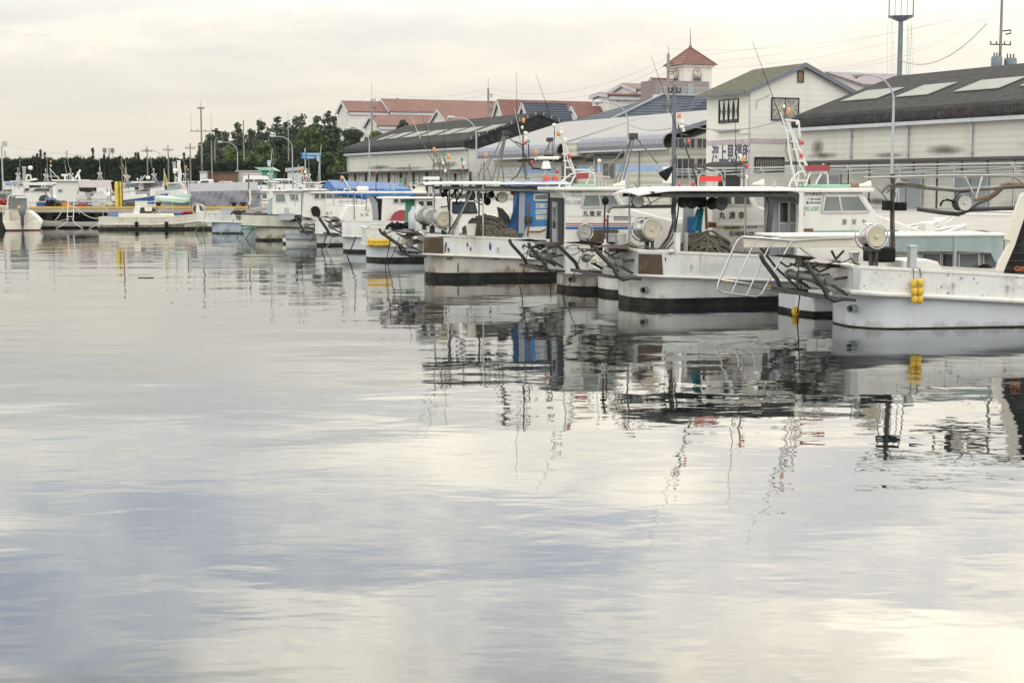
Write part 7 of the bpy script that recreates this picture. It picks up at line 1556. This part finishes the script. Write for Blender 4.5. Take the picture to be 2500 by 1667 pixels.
B().tube([(0, 0, 0), (0, 0, 5.9)], .10, 8).build('pole', 'lamp_grey', r); B().box(.1, .6, -.2, .2, 5.9, 6.5).build('lamp_head', 'galv', r, bevel=.05); B().tube([(0, 0, 5.9), (.4, 0, 6.0)], .05, 6).build('arm', 'lamp_grey', r)
# ================================================================ poles and aerials
def upole(px, ytop, Y, label, rad=.16, zb=1.6, arms=(), m='pole_concrete', extra=None, spike=1.5, name='utility_pole', group='utility poles and masts behind the harbour'):
    t = pY(px, ytop, Y); r = root(name, (t.x, Y, zb), 12, label, 'utility pole', group)
    H = t.z - zb
    B().tube([(0, 0, 0), (0, 0, H - spike)], rad, 10, r1=rad * .72).build('pole', m, r, True)
    if spike: B().tube([(0, 0, H - spike), (0, 0, H)], .05, 6).build('spike', 'galv', r)
    for z, w, kind in arms:
        b = B(); zz_ = H - z
        if kind == 'hook': b.tube([(0, 0, zz_), (w, 0, zz_ + .1), (w, 0, zz_ - .15), (w * .5, 0, zz_ - .25)], .06, 6)
        else:
            b.box(-w, w, -.05, .05, zz_ - .05, zz_ + .05)
            for s in (-1, -.4, .4, 1): b.cyl((w * s * .95, 0, zz_ + .05), (w * s * .95, 0, zz_ + .28), .055, 6)
        b.build('cross_arm', 'dark_steel', r)
    if extra: extra(r, H)
    return r
def trafo(z, s=1, x=0.0, m='transformer'):
    def g(r, H):
        b = B().lathe([(.42 * s, 0), (.45 * s, .05), (.45 * s, 1.1 * s), (.38 * s, 1.2 * s)], (x, -.35, H - z), (0, 0, 1), 14); t = b.build('transformer', m, r, True)
        b = B()
        for k in (-.25, 0, .25): b.cyl((x + k * s, -.35, H - z + 1.2 * s), (x + k * s, -.35, H - z + 1.5 * s), .06, 6)
        b.build('insulator', 'dark_steel', t)
    return g
upole(907, 201, 268, 'slender concrete utility pole with a round transformer before the white school gable', .22, arms=((4.4, .7, 'hook'), (3.0, .7, 'hook'), (5.8, .7, 'hook'), (9.6, 1.2, 'bar'), (11.0, 1.0, 'bar')), extra=trafo(18.3, 1.5), spike=3.0)
upole(1192, 190, 230, 'concrete utility pole rising behind the ridge of the far warehouse', .22, arms=((2.6, .6, 'hook'), (3.6, .6, 'hook'), (4.6, .6, 'hook'), (6.5, .5, 'bar'), (7.2, .5, 'bar')), spike=1.6)
upole(1632, 112, 172, 'brown utility pole with three side hooks left of the clock tower', .22, arms=((2.0, .6, 'hook'), (2.9, .6, 'hook'), (3.8, .6, 'hook'), (6.8, .5, 'bar')), spike=.9)
upole(1647, 208, 83, 'stout blue-grey pole left of the harbour office, with a meter box', .13, zb=GZ, m='pole_blue', spike=0, arms=((.4, .35, 'bar'),), extra=lambda r, H: B().box(-.62, -.16, -.2, .1, H - 5.3, H - 3.9 - .5).build('meter_box', 'house_white', r, bevel=.03))
upole(2447, -22, 128, 'tall utility pole with two grey transformers at the right', .15, zb=GZ, arms=((3.3, .9, 'hook'), (4.4, .95, 'bar')), spike=0, extra=lambda r, H: (trafo(6.9, 1.15, .75)(r, H), trafo(6.6, 1.0, -.5)(r, H)))
upole(490, 246, 232, 'tall thin radio mast with whip aerials left of the pines', .17, arms=((4.6, 1.6, 'bar'), (1.2, .5, 'bar'), (10.0, .8, 'bar')), spike=1.0, extra=lambda r, H: [B().tube([(s * 1.5, 0, H - 4.6), (s * 1.5, 0, H - 1.8)], .04, 5).build('whip_aerial', 'galv', r) for s in (-1, 1)])
for px, yt, Y, lb in ((410, 355, 245, 'small utility pole above the hedge right of the thin lamp'), (464, 350, 245, 'small utility pole just left of the radio mast'), (359, 358, 250, 'small pole with cross arm above the middle of the hedge'), (516, 343, 225, 'grey pole right of the radio mast'), (524, 347, 235, 'shorter grey pole behind the grey pole right of the radio mast'), (594, 293, 238, 'bare pole in front of the first pines'), (703, 272, 240, 'tall brown pole in front of the tall pines'), (266, 362, 260, 'little pole above the hedge with a lamp beside it'), (163, 368, 260, 'little bare pole above the left part of the hedge'), (12, 368, 260, 'little pole above the hedge at the left edge')):
    upole(px, yt, Y, lb, .13, arms=((.8, .8, 'bar'),) if px in (410, 464, 359, 516, 524) else (), spike=0 if px != 703 else 2.6, name='distant_pole')
for px, y0_, Y, lb in ((275, 363, 262, 'flood lamp on a stalk above the hedge, right of two'), (256, 368, 262, 'flood lamp on a stalk above the hedge, left of two')):
    r = root('flood_lamp', pY(px, 395, Y), 0, lb, 'lamp', 'flood lamps above the hedge'); B().tube([(0, 0, -4), (0, 0, 1.6)], .07, 6).build('pole', 'galv', r); B().box(-.3, .3, -.2, .2, 1.5, 2.3).build('lamp_head', 'transformer', r, bevel=.05)
# lattice-platform monopole
t = pY(2196, 182, 158); r = root('siren_tower', (t.x, 158, GZ), -14, 'grey steel monopole with caged platform and ladder rising behind the black roof', 'tower')
H0 = pY(2196, 42, 158).z - GZ; H1 = pY(2196, -12, 158).z - GZ
B().tube([(0, 0, 0), (0, 0, H0)], .30, 14, r1=.24).build('pole', 'transformer', r, True)
b = B(); w_ = 1.2; b.add([(-w_, -w_, H0 + .05), (w_, -w_, H0 + .05), (w_, w_, H0 + .05), (-w_, w_, H0 + .05), (-.3, -.3, H0 - .42), (.3, -.3, H0 - .42), (.3, .3, H0 - .42), (-.3, .3, H0 - .42)], [(0, 1, 2, 3), (4, 5, 1, 0), (5, 6, 2, 1), (6, 7, 3, 2), (7, 4, 0, 3)]); b.build('platform', 'transformer', r)
for i, (sx, sy) in enumerate(((-1, -1), (1, -1), (1, 1), (-1, 1), (0, -1), (0, 1), (-1, 0), (1, 0), (-.5, -1), (.5, -1))): B().box(sx * w_ - .06, sx * w_ + .06, sy * w_ - .06, sy * w_ + .06, H0 + .05, H1 + 1.5).build('platform_post', 'transformer' if i < 4 else 'galv', r)
b = B()
for s in (-.18, .18): b.box(.85 + s, .90 + s, -.2, -.15, H0 - 9, H0 - .9)
for i in range(22): b.box(.67, 1.08, -.19, -.16, H0 - 9 + i * .36, H0 - 8.96 + i * .36)
b.build('ladder', 'galv', r)
for x0_, x1_ in ((-1.3, -1.2), (-1.0, -.6), (-.9, -.2), (1.3, 1.25), (1.1, 1.0), (.8, .9)): B().tube([(x0_, -1.2, H0), (x1_, -.8, H0 - 9)], .022, 4).build('stay_cable', 'galv', r)
# ================================================================ overhead wires
def wire(a, Ya, b2, Yb, sag, lb, rad=.03):
    line3(lb, [pY(*a, Ya), pY(*b2, Yb)], rad, 'wire', 'overhead_wire', 'overhead wires across the sky', sag, 'wire')
W_ = [((2435, 25), 128, (1632, 120), 172, 1.2, 'topmost wire sloping from the right-hand pole to the brown pole'), ((2600, -50), 128, (1640, 142), 172, 1.0, 'second wire sloping down to the brown pole'), ((2600, -30), 128, (1640, 158), 172, 1.2, 'third wire sloping down to the brown pole'), ((2600, -10), 128, (1640, 174), 172, 1.4, 'fourth wire sloping down to the brown pole'),
      ((2405, 45), 128, (1990, 170), 150, .9, 'paired wire above the office ridge, upper one'), ((2405, 50), 128, (2000, 174), 150, 1.0, 'paired wire above the office ridge, lower one'), ((1632, 142), 172, (1195, 215), 230, 2.2, 'upper wire from the brown pole to the pole behind the far warehouse'), ((1632, 158), 172, (1195, 228), 230, 2.4, 'middle wire from the brown pole to the pole behind the far warehouse'), ((1632, 174), 172, (1195, 242), 230, 2.6, 'lower wire from the brown pole to the pole behind the far warehouse'),
      ((1192, 217), 230, (910, 222), 268, 1.2, 'upper wire between the school gable pole and the far warehouse pole'), ((1192, 230), 230, (910, 235), 268, 1.2, 'lower wire between the school gable pole and the far warehouse pole'), ((907, 225), 268, (703, 300), 240, 1.5, 'wire from the school gable pole to the pole in the pines'), ((703, 330), 240, (594, 335), 238, .8, 'wire in front of the pines'), ((594, 350), 238, (359, 365), 250, 1.5, 'wire from the first pines to the hedge pole'), ((359, 362), 250, (163, 376), 260, 1.2, 'low wire over the middle of the hedge'), ((163, 372), 260, (-60, 366), 260, .8, 'low wire over the left part of the hedge'), ((359, 366), 250, (-60, 335), 200, 1.5, 'wire rising to the left edge over the hedge')]
for w in W_: wire(*w[:5], w[5], .009 if w[1] < 150 else .013)
q0, q1 = pY(2195, 147, 157.7), pY(2410, 58, 128)
line3('thick drooping cable from the monopole to the right-hand pole', [q0, q1], .035, 'wire', 'overhead_wire', 'overhead wires across the sky', 1.6, 'wire')
q0, q1 = pY(1650, 300, 83), Q.world(Q.onY(1912, 290, 57.3).x, 57.3, 0); q1 = pY(1915, 292, 88)
line3('twisted cable strung past the office below its windows', [q0, q1], .025, 'wire', 'overhead_wire', 'overhead wires across the sky', .5, 'wire')
line3('twisted cable from the market hall lamp to the stout pole', [pY(1532, 303, 110), pY(1650, 311, 83)], .025, 'wire', 'overhead_wire', 'overhead wires across the sky', .3, 'wire')
# ================================================================ sheds, sign and cars on the far side
def shed(pl, pr_, pt, Y, label, m, roofm='galv', name='shed', depth=3, over=.1, group='sheds beyond the boats'):
    a, b2 = pY(pl, pt, Y), pY(pr_, pt, Y); w = b2.x - a.x; h = a.z - 1.9
    r = root(name, (a.x, Y, 1.9), 3, label, 'shed', group)
    B().box(0, w, 0, depth, 0, h).build('wall', m, r); B().box(-over, w + over, -.25, depth + .2, h + .003, h + .15).build('roof', roofm, r)
    return r, w, h
shed(500, 577, 422, 226, 'long rust-brown container shed before the hedge', 'brown_wall', 'dark_trim')
r, w, h = shed(488, 503, 421, 224, 'narrow white kiosk at the left end of the brown shed', 'wall_white'); B().box(w * .3, w * .9, -.04, -.003, 0, h * .7).build('door', 'shutter_grey', r)
shed(576, 636, 419, 228, 'low white prefab shed between the brown shed and the green hut', 'wall_school')
r, w, h = shed(639, 670, 418, 222, 'bright green hut with a tilted mint roof', 'green_paint', 'green_paint')
B().ex([(-1.0, -.5, h + .55), (-.3, -.5, h + .15), (w + .6, -.5, h + .0), (w - .4, -.5, h + .55)], (0, 3.5, 0)).build('tilted_roof', 'mint', r)
r, w, h = shed(702, 733, 420, 220, 'white shed with mono-pitch roof behind the street lamp', 'wall_white', 'dark_trim')
B().bar((-.3, -.3, h + .25), (w + .6, -.3, h + .55), .1, .5).build('fascia', 'galv', r)
for i in range(3): B().box(.3 + i * .5, .35 + i * .5, -.03, -.003, 0, h * .9).build('panel_joint', 'shutter_grey', r)
r = root('road_sign', pY(760, 388, 205), 4, 'blue direction sign board on two posts in front of the trees', 'sign')
x0_, x1_, z0_, z1_ = pY(736, 388, 205).x - r.location.x, pY(783, 388, 205).x - r.location.x, pY(736, 388, 205).z, pY(736, 373, 205).z; r.location.z = 0
bd = B().box(x0_, x1_, 0, .08, z0_, z1_).build('board', 'sign_blue', r)
for x in (x0_ + .5, x1_ - .15): B().tube([(x, .15, 1.9), (x, .15, z1_ + (.6 if x < 0 else 0))], .08, 8).build('post', 'galv', r)
b = B(); zc = (z0_ + z1_) / 2
b.ex([(x0_ + .2, -.01, zc + .22), (x0_ + .36, -.01, zc + .38), (x0_ + .52, -.01, zc + .22)], (0, -.01, 0)); b.box(x0_ + .32, x0_ + .40, -.02, -.003, zc + .06, zc + .24)
b.ex([(x0_ + .2, -.01, zc - .24), (x0_ + .36, -.01, zc - .08), (x0_ + .52, -.01, zc - .24)], (0, -.01, 0)); b.box(x0_ + .32, x0_ + .40, -.02, -.003, zc - .36, zc - .22); b.build('arrow', 'plate_white', bd)
b = B(); rr = random.Random(2)
for row, z in ((0, zc + .14), (1, zc - .3)):
    x = x0_ + .75
    while x < x1_ - (.35 if row == 0 else 1.1):
        w = rr.uniform(.12, .24); b.box(x, x + w, -.014, -.003, z, z + .16); x += w + .05
b.build('lettering', 'plate_white', bd)
r = root('notice_sign', pY(22, 460, 168), 0, 'white notice board with blue bars on a post at the left edge', 'sign')
B().tube([(-.3, .1, -2), (-.3, .1, .4)], .05, 6).build('post', 'galv', r); B().tube([(.3, .1, -2), (.3, .1, .4)], .05, 6).build('post', 'galv', r)
bd = B().box(-.6, .65, 0, .05, -.15, .75).build('board', 'plate_white', r)
for z in (.5, .3): B().box(-.4, .45, -.01, -.003, z, z + .12).build('printed_bar', 'sign_blue', bd)
def car(px, ybase, Y, th, label, m, prof, wn, Lc, wc=1.7, name='parked_car'):
    p = pY(px, 460, Y); r = root(name, (p.x, Y, 1.9), th, label, 'van' if 'van' in label else 'car', 'cars parked beyond the boats')
    B().prof(prof, -wc / 2, wc / 2).build('body', m, r, bevel=.06)
    for w in wn:
        for s in (-1, 1): B().ex([(q[0], s * (wc / 2 + .005), q[1]) for q in w], (0, s * .012, 0)).build('window', 'glass_dark', r)
    for x in (Lc * .18, Lc * .80):
        for s in (-1, 1):
            t = B().lathe([(.33, -.1), (.34, 0), (.34, .1), (.2, .11)], (x, s * (wc / 2 - .06), .33), (0, s, 0), 16).build('wheel', 'black_rubber', r, True)
            B().lathe([(.20, .105), (.19, .13), (.05, .14)], (x, s * (wc / 2 - .06), .33), (0, s, 0), 12).build('rim', 'galv', t)
    B().box(Lc - .06, Lc + .02, -wc * .42, -wc * .22, .62, .80).build('headlight', 'glass_pale', r); B().box(Lc - .06, Lc + .02, wc * .22, wc * .42, .62, .80).build('headlight', 'glass_pale', r)
    b = B(); b.box(Lc * .70, Lc * .74, -wc / 2 - .16, -wc / 2, 1.0, 1.18); b.build('wing_mirror', m, r, bevel=.03)
    return r
VAN = [(0, .3), (0, 1.5), (.15, 2.15), (.4, 2.25), (3.3, 2.22), (3.9, 1.55), (4.65, 1.15), (4.7, .3)]
car(595, 0, 210, 2, 'white high-roofed van parked behind the grey covered boat', 'car_white', VAN, [[(.35, 1.25), (.35, 1.75), (1.5, 1.75), (1.5, 1.25)], [(1.6, 1.25), (1.6, 1.75), (2.9, 1.75), (2.9, 1.25)], [(3.0, 1.25), (3.0, 1.75), (3.4, 1.72), (3.8, 1.25)]], 4.7)
MINI = [(0, .3), (.02, 1.1), (.25, 1.78), (.7, 1.86), (2.6, 1.82), (3.5, 1.25), (4.6, .98), (4.85, .7), (4.85, .3)]
car(665, 0, 207, 2, 'white minivan with long dark side windows beside the street lamp', 'car_white', MINI, [[(.25, 1.15), (.4, 1.6), (1.4, 1.62), (1.4, 1.15)], [(1.45, 1.15), (1.45, 1.62), (2.3, 1.6), (2.35, 1.15)], [(2.45, 1.15), (2.42, 1.6), (2.7, 1.58), (3.3, 1.15)]], 4.85)
SED = [(0, .3), (0, .95), (.6, 1.1), (1.2, 1.5), (2.6, 1.52), (3.4, 1.05), (4.2, .9), (4.4, .65), (4.4, .3)]
SW = [[(.75, 1.08), (1.25, 1.42), (1.9, 1.44), (1.9, 1.08)], [(1.97, 1.08), (1.97, 1.44), (2.55, 1.42), (3.2, 1.05)]]
car(548, 0, 190, 176, 'small white pickup beside the brown shed, seen over the covered boat', 'car_white', [(0, .3), (0, 1.0), (1.5, 1.0), (1.6, 1.7), (2.7, 1.7), (3.2, 1.2), (3.3, .3)], [[(1.75, 1.15), (1.75, 1.55), (2.6, 1.55), (2.95, 1.15)]], 3.3)
for px, Y, th, m, lb in ((735, 214, 8, 'car_green', 'dark green car right of the white minivan'), (762, 205, 14, 'car_white', 'white car between the green car and the silver car'), (785, 196, 10, 'car_silver', 'silver hatchback partly behind the blue tarpaulin'), (805, 190, 8, 'car_dark', 'dark car just left of the far warehouse'), (408, 206, 0, 'car_dark', 'dark car before the hedge, left of two by the thin street lamp'), (437, 206, 0, 'car_silver', 'silver car before the hedge by the thin street lamp'), (520, 216, 0, 'car_white', 'white car half hidden behind the pickup')):
    car(px, 0, Y, th, lb, m, SED, SW, 4.4)
# ================================================================ hedge and trees
def leafcloud(b, pts, size, rr, ups=.3):
    for p in pts:
        n = Vector((rr.gauss(0, 1), rr.gauss(0, 1), rr.gauss(0, 1) + ups)).normalized(); e = n.orthogonal().normalized(); g = n.cross(e); a = rr.uniform(0, 6.3)
        e, g = e * math.cos(a) + g * math.sin(a), g * math.cos(a) - e * math.sin(a); s = size * rr.uniform(.6, 1.4); q = Vector(p)
        b.add([q - e * s, q + g * s * .55, q + e * s, q - g * s * .55], [(0, 1, 2, 3)])
def tree(px, ytop, Y, wpx, label, m='leaf_pine', kind='pine', seed=0, base=1.9, ybot=430, n=2600, name=None):
    rr = random.Random(seed * 31 + 5); t = pY(px, ytop, Y); w = wpx / FPX * Y; zb = pY(px, ybot, Y).z
    H = t.z - base; r = root(name or ('pine_tree' if kind == 'pine' else 'broadleaf_tree'), (t.x, Y, base), 0, label, 'tree', 'trees behind the harbour')
    b = B(); lean = rr.uniform(-.05, .05) * H
    b.tube([(0, 0, 0), (lean * .3, 0, H * .35), (lean, 0, H * .92)], .28, 8, r1=.06)
    lobes = []; c0 = max(.6, zb - base - 1.0)
    if kind == 'pine':
        k = 0
        for i in range(11):
            f_ = i / 10; z = c0 + (H - c0 - .4) * f_; R_ = w * .80 * math.sqrt(max(.06, 1.02 - f_ ** 1.6)) * rr.uniform(.6, 1.05)
            for j in range(5 if f_ < .8 else 3):
                a = k * 2.4 + rr.uniform(-.4, .4); k += 1; d = R_ * rr.uniform(.45, .75)
                c = Vector((lean * f_ + d * math.cos(a), d * math.sin(a), z + rr.uniform(-.3, .3))); lobes.append((c, max(.5, R_ * .50), max(.5, R_ * .50), max(.5, R_ * .24)))
                b.tube([(lean * f_, 0, z - .5), c], .07, 5, r1=.03)
        lobes.append((Vector((lean, 0, H - .35)), w * .09, w * .09, .7))
    else:
        for i in range(22):
            a = rr.uniform(0, 6.3); u = rr.random() ** .6; f_ = rr.random(); rad = w / 2 * math.sqrt(max(.1, 1 - (f_ * 1.35 - .45) ** 2)) * .8
            c = Vector((rad * u * math.cos(a), rad * u * math.sin(a) * .8, c0 + (H - c0 - w * .12) * f_)); s_ = w * rr.uniform(.12, .2); lobes.append((c, s_, s_, s_ * .75)); b.tube([(0, 0, H * .4), c], .08, 5, r1=.03)
        lobes.append((Vector((0, 0, H - w * .13)), w * .2, w * .2, w * .13))
    b.build('trunk', 'bark', r, True)
    cr = B(); tot = sum(l[1] ** 2 for l in lobes); pts = []
    for c, a, b2, h in lobes:
        for _ in range(max(20, int(n * a * a / tot))):
            v = Vector((rr.gauss(0, 1), rr.gauss(0, 1), rr.gauss(0, 1))).normalized() * (rr.random() ** .35)
            pts.append((c.x + v.x * a, c.y + v.y * b2, c.z + v.z * h))
    leafcloud(cr, pts, (.26 if kind == 'pine' else .30) * Y / 260, rr, .4)
    cr.build('crown', m, r)
    return r
TR = [(512, 330, 268, 45, 'leftmost pine of the grove beside the radio mast'), (532, 318, 272, 55, 'broad pine right of the leftmost pine'), (556, 322, 266, 50, 'pine behind the first arched street lamp'), (583, 305, 270, 52, 'tall pine left of the bare pole'), (612, 318, 268, 45, 'pine right of the bare pole'), (643, 295, 272, 44, 'narrow pointed pine in the middle of the grove'), (671, 288, 268, 55, 'tall spreading pine left of the tall brown pole'), (695, 300, 274, 50, 'pine just behind the tall brown pole'), (722, 288, 270, 56, 'pine right of the tall brown pole'), (745, 283, 274, 55, 'rounded tall pine above the blue sign'), (775, 288, 268, 50, 'pine above and right of the blue sign'), (799, 275, 266, 50, 'tallest pine next to the school gable'), (818, 288, 262, 40, 'last pine touching the school gable'), (628, 330, 262, 60, 'low dark pine behind the light green tree'), (540, 345, 262, 60, 'low dark pine near the first arched lamp'), (500, 352, 264, 40, 'low pine at the left foot of the grove'), (983, 297, 262, 34, 'small pine before the low school roof')]
for i, (px, yt, Y, w, lb) in enumerate(TR): tree(px, yt, Y, w, lb, seed=i, ybot=415 if px < 900 else 330, n=5200)
BR = [(645, 348, 250, 78, 'light green leafy tree in the middle of the grove', 'leaf_mid'), (558, 357, 250, 40, 'small yellow-green tree by the first arched lamp', 'leaf_light'), (757, 308, 252, 90, 'large mid green tree behind the blue sign', 'leaf_mid'), (800, 372, 236, 60, 'light green bush tree right of the blue sign', 'leaf_mid'), (840, 345, 256, 62, 'green tree at the corner of the far warehouse', 'leaf_mid'), (862, 312, 274, 60, 'leafy tree before the white school wall', 'leaf_pine'), (918, 320, 268, 62, 'yellow-green tree above the far warehouse roof', 'leaf_light'), (700, 360, 252, 70, 'dull green tree between the two tall poles', 'leaf_pine'), (592, 372, 250, 60, 'dull green bush behind the hedge near the brown shed', 'leaf_mid'), (955, 322, 262, 40, 'small bright bush above the skylit roof', 'leaf_mid'), (830, 395, 226, 60, 'low green bush at the left corner of the far warehouse', 'leaf_mid')]
for i, (px, yt, Y, w, lb, m_) in enumerate(BR): tree(px, yt, Y, w, lb, m_, 'leaf', 50 + i, ybot=415 if yt > 330 else 350, n=2600)
def hedge(pl, pr_, Y, ytop, label, seed, n, spikes=()):
    rr = random.Random(seed); a, b2 = pY(pl, ytop, Y), pY(pr_, ytop, Y); r = root('hedge', (a.x, Y, 1.9), 0, label, 'hedge'); w = b2.x - a.x; h = a.z - 1.9
    def top(x): return h * (.97 + .02 * math.sin(x * .9 + seed) + .025 * math.sin(x * 2.7) + .02 * math.sin(x * 6.1 + 1))
    c = B(); c.grid(lambda u, v: (w * u, .5 + .25 * math.sin(u * w * 1.3 + v * 5), (top(w * u) - .35) * v), int(w * 1.5), 8); c.grid(lambda u, v: (w * u, .5 + 2 * v, top(w * u) - .35), int(w * 1.5), 2); core = c.build('inner_branches', 'leaf_hedge', r)
    b = B(); pts = []
    for _ in range(n):
        x = rr.uniform(0, w); t = rr.random() ** .8; z = top(x) * t; pts.append((x, .2 + rr.gauss(0, .35) + .3 * math.sin(x * 1.7), z))
    leafcloud(b, pts, .20, rr, 1.2)
    for _ in range(int(w * 30)):   # upright shoots along the top
        x = rr.uniform(0, w); hh = rr.uniform(.3, .75) * (1.4 if rr.random() < .05 else 1); z = top(x) - .3; y = rr.uniform(.2, 1.6); q = rr.uniform(.06, .13)
        b.add([(x - q, y, z), (x + q, y + .05, z), (x + rr.uniform(-.08, .08), y, z + hh), (x, y + q, z)], [(0, 1, 2), (1, 3, 2)])
    b.build('foliage', 'leaf_hedge', r)
    for px, yt, lb in spikes:
        t = pY(px, yt, Y - .2); q = root('cypress', (t.x, Y - .2, 1.9), 0, lb, 'tree', 'little cypress tips standing out of the hedge'); H = t.z - 1.9
        B().tube([(0, 0, 0), (0, 0, H * .95)], .08, 6, r1=.02).build('trunk', 'bark', q)
        bb = B(); leafcloud(bb, [((lambda z: (rr.gauss(0, .20 * (1.35 - z)), rr.gauss(0, .2 * (1.35 - z)), H * z))(rr.uniform(.62, .99))) for _ in range(260)], .16, rr, 1.5); bb.build('crown', 'leaf_hedge', q)
hedge(-30, 492, 252, 386, 'long dark clipped conifer hedge along the left horizon', 1, 15000, ((99, 365, 'thin cypress tip, first of three at the left of the hedge'), (109, 371, 'thin cypress tip, second of three at the left of the hedge'), (90, 374, 'thin cypress tip, third and shortest at the left of the hedge'), (226, 361, 'tallest cypress tip in the middle of the hedge'), (254, 376, 'short cypress tip beside the flood lamps'), (331, 372, 'cypress tip left of the small cross-armed pole'), (337, 371, 'cypress tip touching its twin by the cross-armed pole'), (449, 372, 'cypress tip left of the radio mast')))
hedge(492, 862, 232, 394, 'dark hedge under the pine grove behind the sheds', 2, 12000)

# ---------------------------------------------------------------- thin humid air over the harbour
hz_m = bpy.data.materials.new('haze'); hz_m.use_nodes = True; t_ = hz_m.node_tree; t_.nodes.clear()
pv = t_.nodes.new('ShaderNodeVolumePrincipled'); pv.inputs['Color'].default_value = (0.93, 0.94, 0.93, 1); pv.inputs['Density'].default_value = 0.00006; pv.inputs['Anisotropy'].default_value = 0.2
ou = t_.nodes.new('ShaderNodeOutputMaterial'); t_.links.new(pv.outputs[0], ou.inputs['Volume']); M_['haze'] = hz_m
tag(B().box(-2500, 2500, -80, 2600, -3, 45).build('haze', 'haze'), 'thin pale haze over the harbour', 'haze', kind='stuff')
